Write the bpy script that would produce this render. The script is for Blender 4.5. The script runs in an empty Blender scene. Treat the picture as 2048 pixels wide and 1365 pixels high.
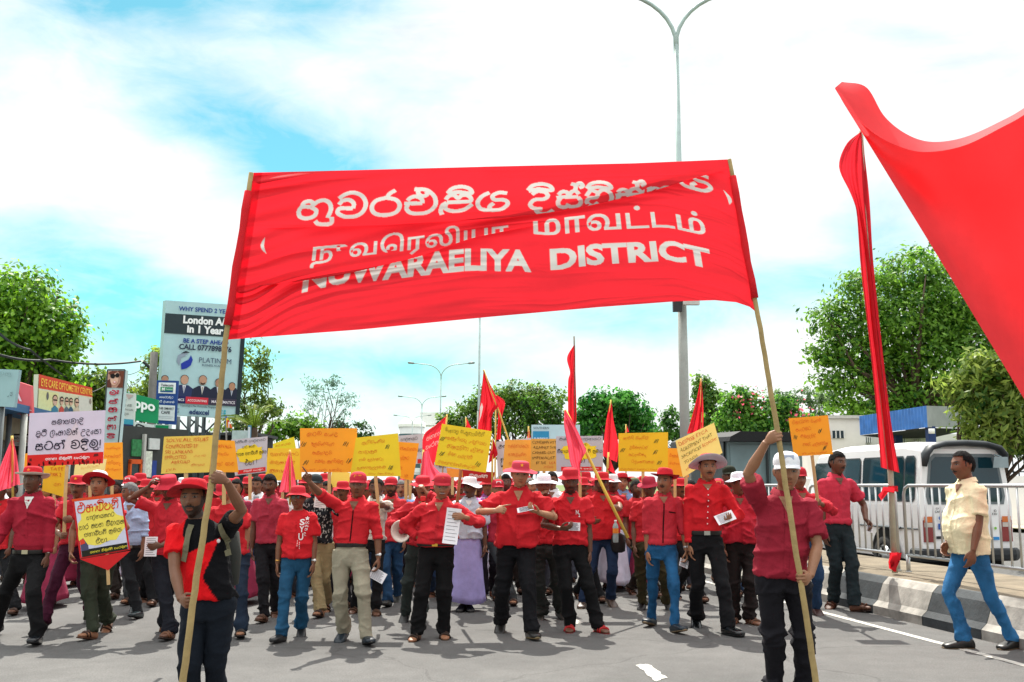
import bpy, bmesh, math, random
import numpy as np
from mathutils import Vector, Matrix
from mathutils.bvhtree import BVHTree
R = math.radians
SC = bpy.context.scene
COL = SC.collection
# ------------------------------------------------------------------ camera
F = 1991.0                      # focal length in pixels of the 2048 px wide photograph
CAMZ = 1.57
PIT = math.atan(286 / F)
cam = bpy.data.cameras.new('camera')
cam.sensor_width = 36
cam.lens = F / 2048 * 36
cam.clip_end = 3000
camo = bpy.data.objects.new('camera', cam)
COL.objects.link(camo)
camo.location = (0, 0, CAMZ)
camo.rotation_euler = (R(90) + PIT, 0, 0)
SC.camera = camo
SC.view_settings.view_transform = 'Standard'
SC.view_settings.look = 'None'
SC.view_settings.gamma = 1
SC.view_settings.exposure = 1.15
# ------------------------------------------------------------------ sun and sky
SUN_EL, SUN_LAT = R(57), 0.16      # behind the march, a little to the left
sun = bpy.data.lights.new('sun', 'SUN')
sun.energy = 3.9
sun.angle = R(0.53)
sun.color = (1, 0.95, 0.86)
so = bpy.data.objects.new('sun', sun)
COL.objects.link(so)
h = math.cos(SUN_EL)
sdir = Vector((-h * math.sin(SUN_LAT), h * math.cos(SUN_LAT), math.sin(SUN_EL)))
so.rotation_euler = sdir.to_track_quat('Z', 'Y').to_euler()
W = bpy.data.worlds.new('World')
SC.world = W
W.use_nodes = True
nt = W.node_tree
nt.nodes.clear()


def N(tree, typ, **kw):
    n = tree.nodes.new(typ)
    for k, v in kw.items():
        if k.startswith('_'):
            setattr(n, k[1:], v)
        else:
            key = int(k[1:]) if k[0] == 'i' and k[1:].isdigit() else k.replace('__', ' ')
            n.inputs[key].default_value = v
    return n


def world():
    L = nt.links.new
    sky = N(nt, 'ShaderNodeTexSky', _sky_type='NISHITA', _sun_disc=False)
    sky.sun_elevation = SUN_EL
    sky.sun_rotation = -SUN_LAT
    sky.air_density = 1.0
    sky.dust_density = 0.6
    sky.ozone_density = 1.0
    tint = N(nt, 'ShaderNodeMix', _data_type='RGBA', _blend_type='MULTIPLY')
    tint.inputs[0].default_value = 1
    tint.inputs[7].default_value = (0.38, 0.84, 0.72, 1)
    L(sky.outputs[0], tint.inputs[6])
    tc = N(nt, 'ShaderNodeTexCoord')
    sep = N(nt, 'ShaderNodeSeparateXYZ')
    L(tc.outputs['Generated'], sep.inputs[0])

    def M(op, a, b=None, c=None):
        n = N(nt, 'ShaderNodeMath', _operation=op)
        for i, v in enumerate((a, b, c)):
            if v is None:
                continue
            if hasattr(v, 'links'):
                L(v, n.inputs[i])
            else:
                n.inputs[i].default_value = v
        return n.outputs[0]
    x, y, z = sep.outputs
    az = M('MULTIPLY', M('ARCTAN2', x, y), 57.2958)
    el = M('MULTIPLY', M('ARCSINE', z), 57.2958)
    # clouds: a noise field stretched along the bands, with clear lanes between the cloud banks
    mp = N(nt, 'ShaderNodeMapping')
    mp.inputs['Scale'].default_value = (2.2, 2.2, 5.0)
    mp.inputs['Rotation'].default_value = (0, R(28), 0)
    L(tc.outputs['Generated'], mp.inputs[0])
    n1 = N(nt, 'ShaderNodeTexNoise', Scale=1.6, Detail=9.0, Roughness=0.58, Distortion=0.35)
    L(mp.outputs[0], n1.inputs['Vector'])
    lanes = [(-21.5, 27.0, 7.0, 2.8, 30, .62), (-15.5, 19.4, 6.4, 2.4, -14, .62), (-10.0, 17.0, 4.4, 2.0, -6, .44), (-23.5, 11.8, 6.0, 2.4, -18, .52), (-17.5, 7.5, 10.0, 2.8, -10, .54), (-17, 27, 11, 4.0, -8, .26),
             (-4.5, 6.3, 6.5, 1.5, -6, .42), (15.5, 10.6, 7.5, 1.9, 4, .45), (4.0, 9.5, 9.0, 1.6, 0, .35), (-11, 26, 6, 1.5, 20, .3), (21, 14, 5, 2.2, 10, .22)]
    tot = None
    for a0, e0, ra, re, rot, amp in lanes:
        c, s = math.cos(R(rot)), math.sin(R(rot))
        da, de = M('SUBTRACT', az, a0), M('SUBTRACT', el, e0)
        u = M('DIVIDE', M('ADD', M('MULTIPLY', da, c), M('MULTIPLY', de, s)), ra)
        v = M('DIVIDE', M('SUBTRACT', M('MULTIPLY', de, c), M('MULTIPLY', da, s)), re)
        g = M('MULTIPLY', M('EXPONENT', M('MULTIPLY', M('ADD', M('MULTIPLY', u, u), M('MULTIPLY', v, v)), -0.8)), amp)
        tot = g if tot is None else M('ADD', tot, g)
    n2 = N(nt, 'ShaderNodeTexNoise', Scale=5.5, Detail=7.0, Roughness=0.62, Distortion=0.6)
    L(mp.outputs[0], n2.inputs['Vector'])
    wisp = M('MULTIPLY', M('SUBTRACT', n2.outputs[0], 0.5), M('ADD', M('MULTIPLY', tot, 1.1), 0.12))
    dens = M('ADD', M('SUBTRACT', M('ADD', M('MULTIPLY', n1.outputs[0], 1.1), 0.32), M('MULTIPLY', tot, 1.02)), wisp)
    ramp = N(nt, 'ShaderNodeValToRGB')
    ramp.color_ramp.elements[0].position = 0.14
    ramp.color_ramp.elements[1].position = 0.80
    L(dens, ramp.inputs[0])
    mix = N(nt, 'ShaderNodeMix', _data_type='RGBA')
    L(ramp.outputs[0], mix.inputs[0])
    L(tint.outputs[2], mix.inputs[6])
    # cloud light: soft grey-white texture, brightness added high up, out of view, for fill
    n3 = N(nt, 'ShaderNodeTexNoise', Scale=3.4, Detail=8.0, Roughness=0.6, Distortion=0.5)
    L(mp.outputs[0], n3.inputs['Vector'])
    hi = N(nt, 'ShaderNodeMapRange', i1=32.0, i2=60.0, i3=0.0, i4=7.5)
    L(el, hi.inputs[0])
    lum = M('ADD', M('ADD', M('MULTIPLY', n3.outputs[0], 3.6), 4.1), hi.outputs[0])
    cl = N(nt, 'ShaderNodeMix', _data_type='RGBA', _blend_type='MULTIPLY')
    cl.inputs[0].default_value = 1
    cl.inputs[6].default_value = (.97, 1.0, 1.0, 1)
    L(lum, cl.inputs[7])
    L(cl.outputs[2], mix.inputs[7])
    bg = N(nt, 'ShaderNodeBackground', Strength=0.088)
    out = N(nt, 'ShaderNodeOutputWorld')
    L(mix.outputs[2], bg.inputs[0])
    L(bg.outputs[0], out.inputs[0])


world()
# ------------------------------------------------------------------ pixels of the photograph -> points of the place


def ray(px, py):
    cx, cy = (px - 1024) / F, (682.5 - py) / F
    return Vector((cx, math.cos(PIT) - cy * math.sin(PIT), math.sin(PIT) + cy * math.cos(PIT)))


def P(px, py, d):
    r = ray(px, py)
    return Vector((0, 0, CAMZ)) + r * (d / r.y)


def CD(d):
    """depth at which the ground shows in the row a level camera would give for depth d"""
    if d < 8.5:
        return d
    r = ray(1024, 968.3 + CAMZ * F / d)
    return r.y * -CAMZ / r.z


def G(px, py, z=0.0):
    r = ray(px, py)
    return Vector((0, 0, CAMZ)) + r * ((z - CAMZ) / r.z)


# ------------------------------------------------------------------ scratch scene for modifiers and text
TS = bpy.data.scenes.new('scratch')


def evaluated(o):
    TS.collection.objects.link(o)
    vl = TS.view_layers[0]
    vl.update()
    me = bpy.data.meshes.new_from_object(o.evaluated_get(vl.depsgraph))
    data = o.data
    bpy.data.objects.remove(o)
    return me


# ------------------------------------------------------------------ materials
MATS = {}


def srgb(h):
    if isinstance(h, (tuple, list)):
        return tuple(h)
    v = [int(h[i:i + 2], 16) / 255 for i in (0, 2, 4)]
    return tuple(c / 12.92 if c <= 0.04045 else ((c + 0.055) / 1.055) ** 2.4 for c in v)


def mat(col, rough=0.8, var=0.12, scale=6.0, bump=0.0, bscale=60.0, metal=0.0, trans=0.0, attr=None, spec=0.35, key=None):
    k = key or (col if isinstance(col, str) else tuple(col), rough, var, scale, bump, bscale, metal, trans, attr)
    if k in MATS:
        return MATS[k]
    m = bpy.data.materials.new('material')
    m.use_nodes = True
    t = m.node_tree
    b = t.nodes['Principled BSDF']
    b.inputs['Roughness'].default_value = rough
    b.inputs['Metallic'].default_value = metal
    b.inputs['Specular IOR Level'].default_value = spec
    tc = N(t, 'ShaderNodeTexCoord')
    c = (*srgb(col), 1)
    src = None
    if attr:
        a = N(t, 'ShaderNodeAttribute', _attribute_name=attr)
        src = a.outputs['Color']
    no = N(t, 'ShaderNodeTexNoise', Scale=scale, Detail=5.0, Roughness=0.6)
    t.links.new(tc.outputs['Object'], no.inputs['Vector'])
    mr = N(t, 'ShaderNodeMapRange', i1=0.3, i2=0.7, i3=1 - var, i4=1 + var)
    t.links.new(no.outputs[0], mr.inputs[0])
    mx = N(t, 'ShaderNodeMix', _data_type='RGBA', _blend_type='MULTIPLY')
    mx.inputs[0].default_value = 1
    mx.inputs[6].default_value = c
    if src:
        t.links.new(src, mx.inputs[6])
    t.links.new(mr.outputs[0], mx.inputs[7])
    t.links.new(mx.outputs[2], b.inputs['Base Color'])
    if bump:
        n2 = N(t, 'ShaderNodeTexNoise', Scale=bscale, Detail=4.0, Roughness=0.65)
        t.links.new(tc.outputs['Object'], n2.inputs['Vector'])
        bp = N(t, 'ShaderNodeBump', Strength=bump, Distance=0.02)
        t.links.new(n2.outputs[0], bp.inputs['Height'])
        t.links.new(bp.outputs[0], b.inputs['Normal'])
    if trans:
        tr = N(t, 'ShaderNodeBsdfTranslucent')
        t.links.new(mx.outputs[2], tr.inputs['Color'])
        ms = N(t, 'ShaderNodeMixShader', i0=trans)
        t.links.new(b.outputs[0], ms.inputs[1])
        t.links.new(tr.outputs[0], ms.inputs[2])
        t.links.new(ms.outputs[0], t.nodes['Material Output'].inputs['Surface'])
    MATS[k] = m
    return m


def fabric(col, bump=0.25):
    r, g, b = srgb(col)
    if r > .3 and g < .1 and b < .1:
        col = (r * .72, g + .010, b + .013)
    return mat(col, 0.88, 0.14, 9.0, bump, 45.0, spec=0.15)


def glass(col='1b2a30', rough=0.06):
    return mat(col, rough, 0.15, 1.5, spec=0.5)


def metal(col='9aa0a0', rough=0.4, var=0.1):
    return mat(col, rough, var, 5.0, metal=0.75)


# ------------------------------------------------------------------ mesh building
def norm(v):
    v = np.asarray(v, float)
    return v / (np.linalg.norm(v) + 1e-12)


class MB:
    def __init__(s):
        s.v, s.f, s.m, s.n = [], [], [], 0

    def add(s, verts, faces, mi=0):
        verts = np.asarray(verts, float).reshape(-1, 3)
        s.v.append(verts)
        for f in faces:
            s.f.append([i + s.n for i in f])
            s.m.append(mi)
        s.n += len(verts)
        return s

    def rings(s, rings, cap=True, mi=0, closed=False):
        k = len(rings[0])
        V = np.concatenate([np.asarray(r, float) for r in rings])
        Fc = []
        n = len(rings)
        for i in range(n if closed else n - 1):
            a, b = i * k, ((i + 1) % n) * k
            for j in range(k):
                j2 = (j + 1) % k
                Fc.append((a + j, a + j2, b + j2, b + j))
        if cap and not closed:
            Fc.append(tuple(range(k - 1, -1, -1)))
            Fc.append(tuple((n - 1) * k + j for j in range(k)))
        return s.add(V, Fc, mi)

    def tube(s, pts, rad, n=10, mi=0, round_=False, up=None):
        pts = [np.asarray(p, float) for p in pts]
        rad = list(rad) if isinstance(rad, list) else [rad] * len(pts)
        if round_:
            d0, d1 = norm(pts[0] - pts[1]), norm(pts[-1] - pts[-2])
            r0, r1 = np.max(rad[0]), np.max(rad[-1])
            f = lambda r, k: tuple(np.asarray(r) * k) if hasattr(r, '__len__') else r * k
            pts = [pts[0] + d0 * r0 * .9, pts[0] + d0 * r0 * .6] + pts + [pts[-1] + d1 * r1 * .6, pts[-1] + d1 * r1 * .9]
            rad = [f(rad[0], .35), f(rad[0], .8)] + rad + [f(rad[-1], .8), f(rad[-1], .35)]
        out = []
        ref = np.asarray(up if up is not None else (0.31, 0.83, 0.46), float)
        for i, p in enumerate(pts):
            t = norm(pts[min(i + 1, len(pts) - 1)] - pts[max(i - 1, 0)])
            u = norm(np.cross(t, ref))
            w = np.cross(u, t)       # w is closest to ref
            ref = w if up is None else ref
            a, b = (rad[i] if hasattr(rad[i], '__len__') else (rad[i], rad[i]))
            th = np.arange(n) * 2 * math.pi / n
            out.append(p + np.outer(np.cos(th) * a, u) + np.outer(np.sin(th) * b, w))
        return s.rings(out, True, mi)

    def box(s, lo, hi, mi=0, M=None):
        x0, y0, z0 = lo
        x1, y1, z1 = hi
        V = np.array([(x0, y0, z0), (x1, y0, z0), (x1, y1, z0), (x0, y1, z0), (x0, y0, z1), (x1, y0, z1), (x1, y1, z1), (x0, y1, z1)], float)
        if M is not None:
            V = np.array([M @ Vector(p) for p in V])
        return s.add(V, [(0, 3, 2, 1), (4, 5, 6, 7), (0, 1, 5, 4), (1, 2, 6, 5), (2, 3, 7, 6), (3, 0, 4, 7)], mi)

    def ellip(s, c, r, n=16, m=10, mi=0, rot=None):
        rg = []
        for i in range(m + 1):
            ph = -math.pi / 2 + math.pi * (i + .02) / (m + .04)
            th = np.arange(n) * 2 * math.pi / n
            q = np.stack([np.cos(th) * math.cos(ph) * r[0], np.sin(th) * math.cos(ph) * r[1], np.full(n, math.sin(ph) * r[2])], 1)
            if rot is not None:
                q = q @ np.asarray(rot).T
            rg.append(q + np.asarray(c, float))
        return s.rings(rg, True, mi)

    def prism(s, poly, z0, z1, M=None, mi=0):
        """polygon in the xz plane extruded along y"""
        a = [(p[0], z0, p[1]) for p in poly]
        b = [(p[0], z1, p[1]) for p in poly]
        V = np.array(a + b, float)
        if M is not None:
            V = np.array([M @ Vector(p) for p in V])
        n = len(poly)
        Fc = [tuple(range(n)), tuple(range(2 * n - 1, n - 1, -1))]
        Fc += [(i + n, (i + 1) % n + n, (i + 1) % n, i) for i in range(n)]
        return s.add(V, Fc, mi)

    def verts(s):
        return np.concatenate(s.v) if s.v else np.zeros((0, 3))

    def mesh(s, name='mesh'):
        me = bpy.data.meshes.new(name)
        V = s.verts()
        me.from_pydata(V.tolist(), [], s.f)
        if any(s.m):
            me.polygons.foreach_set('material_index', s.m)
        me.update()
        return me

    def build(s, name, mats, parent=None, smooth=False, **tagkw):
        return link(name, s.mesh(name), mats, parent, smooth, **tagkw)


def link(name, me, mats, parent=None, smooth=False, **tagkw):
    if not isinstance(mats, (list, tuple)):
        mats = [mats]
    me.name = name
    for m in mats:
        me.materials.append(m)
    if smooth:
        me.polygons.foreach_set('use_smooth', [True] * len(me.polygons))
    o = bpy.data.objects.new(name, me)
    COL.objects.link(o)
    if parent:
        o.parent = parent
    return tag(o, **tagkw) if tagkw else o


def tag(o, label=None, cat=None, group=None, kind=None):
    for k, v in (('label', label), ('category', cat), ('group', group), ('kind', kind)):
        if v:
            o[k] = v
    return o


def thing(name, label, cat, loc=(0, 0, 0), rz=0.0, group=None, scale=1.0):
    o = bpy.data.objects.new(name, None)
    COL.objects.link(o)
    o.location = loc
    o.rotation_euler = (0, 0, rz)
    o.scale = (scale,) * 3
    o.empty_display_size = 0.1
    return tag(o, label, cat, group)


def copy_tree(o, parent=None):
    c = o.copy()
    COL.objects.link(c)
    if parent:
        c.parent = parent
    for ch in list(o.children):
        copy_tree(ch, c)
    return c


def remesh(mb, voxel, it=2, fac=0.5):
    me = mb.mesh()
    o = bpy.data.objects.new('r', me)
    m = o.modifiers.new('r', 'REMESH')
    m.mode = 'VOXEL'
    m.voxel_size = voxel
    if it:
        s = o.modifiers.new('s', 'SMOOTH')
        s.factor = fac
        s.iterations = it
    return evaluated(o)


def getv(me):
    a = np.empty(len(me.vertices) * 3)
    me.vertices.foreach_get('co', a)
    return a.reshape(-1, 3)


def setv(me, a):
    me.vertices.foreach_set('co', np.ascontiguousarray(a).ravel())
    me.update()


def getn(me):
    a = np.empty(len(me.vertices) * 3)
    me.vertex_normals.foreach_get('vector', a)
    return a.reshape(-1, 3)


def setcol(me, c):
    at = me.color_attributes.new('Col', 'FLOAT_COLOR', 'POINT')
    at.data.foreach_set('color', np.concatenate([c, np.ones((len(c), 1))], 1).ravel())


# smooth pseudo noise from a few warped waves (numpy, fast)
def wnoise(p, freq, seed, octs=3):
    rs = np.random.RandomState(seed)
    out = np.zeros(len(p))
    amp, tot = 1.0, 0.0
    q = p * freq
    for _ in range(octs):
        k = rs.normal(size=(4, 3))
        ph = rs.uniform(0, 6.28, 4)
        w = sum(np.sin(q @ k[i] * 1.9 + ph[i] + 1.3 * np.sin(q @ k[(i + 1) % 4] * 1.1 + ph[i] * 2)) for i in range(4)) / 4
        out += w * amp
        tot += amp
        amp *= .55
        q = q * 2.03
    return out / tot


# ------------------------------------------------------------------ lettering
TXT = {}


def text2d(s, bold=0.0, spacing=1.0):
    k = (s, bold, spacing)
    if k not in TXT:
        c = bpy.data.curves.new('t', 'FONT')
        c.body = s
        c.offset = bold
        c.resolution_u = 3
        c.space_character = spacing
        me = evaluated(bpy.data.objects.new('t', c))
        V = getv(me)[:, :2].copy()
        TXT[k] = (V, [tuple(p.vertices) for p in me.polygons])
        bpy.data.meshes.remove(me)
    V, Fc = TXT[k]
    return V.copy(), Fc


def spline(pts, n=5):
    p = np.asarray(pts, float)
    if len(p) < 3:
        return p
    q = np.concatenate([[2 * p[0] - p[1]], p, [2 * p[-1] - p[-2]]])
    out = []
    for i in range(1, len(q) - 2):
        for t in np.linspace(0, 1, n, endpoint=False):
            a, b, c, d = q[i - 1], q[i], q[i + 1], q[i + 2]
            out.append(.5 * ((2 * b) + (c - a) * t + (2 * a - 5 * b + 4 * c - d) * t * t + (3 * b - a - 3 * c + d) * t ** 3))
    out.append(p[-1])
    return np.array(out)


def ribbon(pts, w):
    """2D stroke as a strip of quads"""
    p = np.asarray(pts, float)
    t = np.gradient(p, axis=0)
    t /= np.linalg.norm(t, axis=1, keepdims=True) + 1e-9
    nn = np.stack([-t[:, 1], t[:, 0]], 1) * w / 2
    V = np.concatenate([p + nn, p - nn])
    k = len(p)
    return V, [(i, i + k, i + k + 1, i + 1) for i in range(k - 1)]


SINH = {  # letter: (advance, strokes) drawn on a unit body height
    'n': (1.65, [[(.16, .70), (.26, .90), (.50, .96), (.68, .82), (.60, .66)], [(.60, .64), (.18, .66), (.05, .42), (.14, .14), (.45, .03), (.78, .14), (.86, .42), (.62, .62)], [(.68, .74), (.90, .93), (1.2, .98), (1.45, .80), (1.53, .45), (1.42, .02)]]),
    'v': (1.58, [[(.15, 1.05), (.42, 1.26), (.80, 1.35), (1.22, 1.15), (1.43, .72), (1.32, .28), (1.0, .05), (.52, .04), (.16, .26), (.22, .50), (.50, .50), (.85, .48)], [(.18, .72), (.35, .93), (.65, .95), (.86, .75), (.85, .48)]]),
    'r': (1.52, [[(.72, 1.0), (.25, .85), (.08, .5), (.25, .15), (.72, .03), (1.2, .15), (1.38, .5), (1.2, .85), (.72, 1.0)], [(.75, 1.0), (.88, 1.22), (1.14, 1.40)]]),
    'E': (1.62, [[(.0, .62), (.30, .62), (.85, .60)], [(.15, .78), (.30, .95), (.55, 1.0), (.80, .85), (.85, .60)], [(.20, .60), (.12, .35), (.30, .10), (.70, .02), (1.15, .10), (1.45, .45), (1.42, .9), (1.15, 1.25), (.9, 1.38), (.45, 1.42)], [(.62, 1.38), (.65, 1.15), (.85, 1.0), (1.05, 1.08), (1.02, 1.25)]]),
    'L': (1.58, [[(.25, .75), (.40, .95), (.65, .97), (.83, .80), (1.0, .96), (1.25, .95), (1.42, .78), (1.40, .60), (1.1, .58), (.3, .58)], [(.30, .58), (.10, .42), (.04, .1), (.1, -.1)], [(.3, .58), (.25, .25), (.6, .07), (1.1, .12), (1.5, .42)]]),
    'y': (1.62, [[(.65, 1.05), (.3, .85), (.10, .5), (.25, .12), (.7, .02), (1.2, .05), (1.5, .35), (1.35, .58), (.9, .62), (.80, .85), (1.1, 1.03), (1.48, .98)], [(.7, .03), (.66, .25), (.85, .42)]]),
    'd': (1.22, [[(.15, .85), (.40, 1.02), (.75, .96), (.88, .74), (.70, .55), (.25, .52), (.05, .25), (.20, .02), (.60, -.04)], [(.25, .05), (.42, -.28), (.80, -.34), (1.1, -.14)]]),
    's': (1.28, [[(.0, .60), (.3, .62), (1.02, .60)], [(.10, .76), (.28, .95), (.5, .9), (.58, .70), (.72, .92), (.92, .95), (1.05, .76)], [(.2, .6), (.05, .3), (.15, .05), (.42, .02), (.55, .2)], [(1.0, .6), (1.12, .3), (.97, .05), (.62, .02), (.5, .12)]]),
    't': (1.35, [[(.05, .62), (.28, .95), (.58, .80), (.50, .52), (.2, .5), (.05, .25), (.3, .0), (.58, .2)], [(.58, .76), (.85, .98), (1.15, .8), (1.22, .4), (1.02, .0)]]),
    'k': (1.42, [[(.0, .62), (.4, .65), (1.2, .60)], [(.12, .78), (.3, .95), (.52, .9), (.62, .7), (.75, .92), (1.0, .98), (1.2, .75), (1.26, .4), (1.1, .03)], [(.2, .62), (.08, .35), (.2, .08), (.55, .02), (.75, .2), (.70, .45), (.55, .6)]]),
    'm': (1.42, [[(.25, 1.05), (.6, 1.28), (1.0, 1.2), (1.27, .8), (1.2, .3), (.8, .02), (.38, .06), (.08, .4), (.2, .8), (.5, .95), (.85, .8), (.86, .48), (.58, .36), (.4, .55), (.56, .68)]]),
    'j': (1.38, [[(.08, .92), (.0, .5), (.2, .1), (.55, .0), (.95, .1), (1.15, .5), (1.08, .85), (1.32, 1.18)], [(.08, .62), (.30, .95), (.6, .98), (.80, .75), (.62, .5), (.35, .55)]]),
    'S': (1.3, [[(.32, .35), (.12, .45), (.05, .1), (.55, -.05), (1.1, .2), (1.12, .75), (.75, 1.1), (.25, .95), (.15, .7), (.5, .55), (1.05, .6)], [(.2, .0), (.5, -.32), (1.05, -.15)]]),
    'l': (1.38, [[(.52, .35), (.72, .58), (.66, .95), (.36, 1.05), (.08, .72), (.02, .2), (.2, -.2), (.6, -.34), (.92, -.18)], [(.36, 1.05), (.8, 1.2), (1.18, .95), (1.22, .5), (1.0, .15), (.62, .12)]]),
    'u': (1.3, [[(.2, .9), (.55, 1.08), (.95, 1.04), (1.12, .84), (.9, .65), (.45, .65), (.1, .35), (.1, -.1), (.5, -.38), (1.12, -.25)]]),
    'T': (1.46, [[(.25, 1.08), (.5, 1.3), (.9, 1.3), (1.2, 1.0), (1.3, .6), (1.15, .2), (.7, .02), (.25, .15), (.08, .5), (.2, .82), (.48, .80)]]),
    'N': (1.75, [[(.0, .60), (.5, .62), (1.0, .6)], [(.1, .76), (.28, .95), (.5, .9), (.58, .66), (.74, .92), (.95, .92), (1.02, .6), (1.2, .95), (1.45, .9), (1.55, .5), (1.42, .02)], [(.2, .6), (.05, .3), (.2, .04), (.5, .04), (.6, .25)]]),
    'p': (1.26, [[(.05, .72), (.25, .96), (.52, .78), (.35, .6), (.08, .45), (.15, .1), (.55, .0), (.95, .15), (1.08, .6), (.85, .98)]]),
    'D': (1.28, [[(.22, .58), (.05, .6), (.1, .2), (.45, .0), (.9, .1), (1.12, .5), (.98, .95), (.55, 1.1), (.18, .95)], [(.45, .0), (.5, .4), (.5, 1.08)]]),
    'B': (1.2, [[(1.0, .95), (.4, 1.0), (.3, .70), (.75, .6), (1.0, .3), (.6, 0), (.15, .1), (.05, .45), (.3, .55)]]),
    'A': (1.7, [[(.3, .6), (.05, .6), (.05, .2), (.4, 0), (.8, .1), (.95, .5), (.65, .9), (.3, .95)], [(.3, .3), (.6, .5)], [(1.1, .8), (1.35, .9), (1.3, .5), (1.15, .35), (1.4, .2)]]),
    'a': (.56, [[(.0, .86), (.3, .98), (.44, .5), (.26, -.05)]]),
    'e': (.85, [[(.62, .35), (.16, .52), (.05, .15), (.45, 0), (.62, .5), (.45, .9)]]),
    'c': (.62, [[(.1, .3), (.3, .5), (.5, .28), (.3, .08), (.1, .3)]]),
    'i': (0, [[(-1.32, 1.10), (-1.08, 1.38), (-.65, 1.46), (-.28, 1.32), (-.18, 1.06), (-.5, 1.10), (-.85, 1.16), (-1.28, 1.06)]]),
    'I': (0, [[(-1.2, 1.08), (-.95, 1.42), (-.45, 1.42), (-.2, 1.05), (-.35, 1.25), (-.15, 1.35)]]),
    'h': (0, [[(-.45, .95), (-.42, 1.30), (-.62, 1.42)], [(-.42, 1.30), (-.20, 1.45), (-.08, 1.25), (-.25, 1.15)]]),
    'U': (0, [[(-.85, -.12), (-.66, -.30), (-.12, -.30), (-.10, .06)]]),
    'R': (0, [[(-1.2, -.05), (-.95, -.32), (-.4, -.32), (-.15, .05)]]),
    '!': (.5, [[(.2, 1.25), (.2, .9), (.2, .3)], [(.2, .1), (.2, .05), (.2, -.02)]]),
    '-': (.5, [[(.0, .1), (.2, .1), (.4, .1)]]),
    '.': (.3, [[(.05, .05), (.1, .02), (.14, .0)]]), ' ': (.75, []), }


def sinh2d(s, w=0.13, slant=0.0):
    mb_v, mb_f, n, x = [], [], 0, 0.0
    for ch in s:
        adv, st = SINH.get(ch, SINH['t'])
        for q in st:
            pts = spline(q, 5) + np.array([x, 0])
            pts[:, 0] += pts[:, 1] * slant
            V, Fc = ribbon(pts, w)
            mb_v.append(V)
            mb_f += [tuple(i + n for i in f) for f in Fc]
            n += len(V)
        x += adv + (.06 if adv else 0)
    return np.concatenate(mb_v), mb_f


def fit2d(VF, box, keep=True, align='c'):
    """fit a 2D mesh into box=(u0,v0,u1,v1), v upward"""
    V, Fc = VF
    lo, hi = V.min(0), V.max(0)
    sz = np.maximum(hi - lo, 1e-6)
    u0, v0, u1, v1 = box
    k = np.array([(u1 - u0) / sz[0], (v1 - v0) / sz[1]])
    if keep:
        k[:] = k.min()
    V = (V - (lo + hi) / 2) * k + np.array([(u0 + u1) / 2, (v0 + v1) / 2])
    if align == 'l':
        V[:, 0] += u0 - V[:, 0].min()
    return V, Fc


class Face:
    """a flat face given by four corners (top left, top right, bottom right, bottom left); maps u,v in metres-like 0..1"""

    def __init__(s, tl, tr, br, bl):
        s.c = [np.asarray(p, float) for p in (tl, tr, br, bl)]
        s.n = norm(np.cross(s.c[1] - s.c[3], s.c[0] - s.c[2]))
        if s.n @ (s.c[0] - np.array([0, 0, CAMZ])) > 0:
            s.n = -s.n
        s.w = (np.linalg.norm(s.c[1] - s.c[0]) + np.linalg.norm(s.c[2] - s.c[3])) / 2
        s.h = (np.linalg.norm(s.c[3] - s.c[0]) + np.linalg.norm(s.c[2] - s.c[1])) / 2

    def map(s, uv, off=0.004):
        u, v = uv[:, :1], 1 - uv[:, 1:2]
        a, b, c, d = s.c
        return (a * (1 - u) + b * u) * (1 - v) + (d * (1 - u) + c * u) * v + s.n * off


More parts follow.
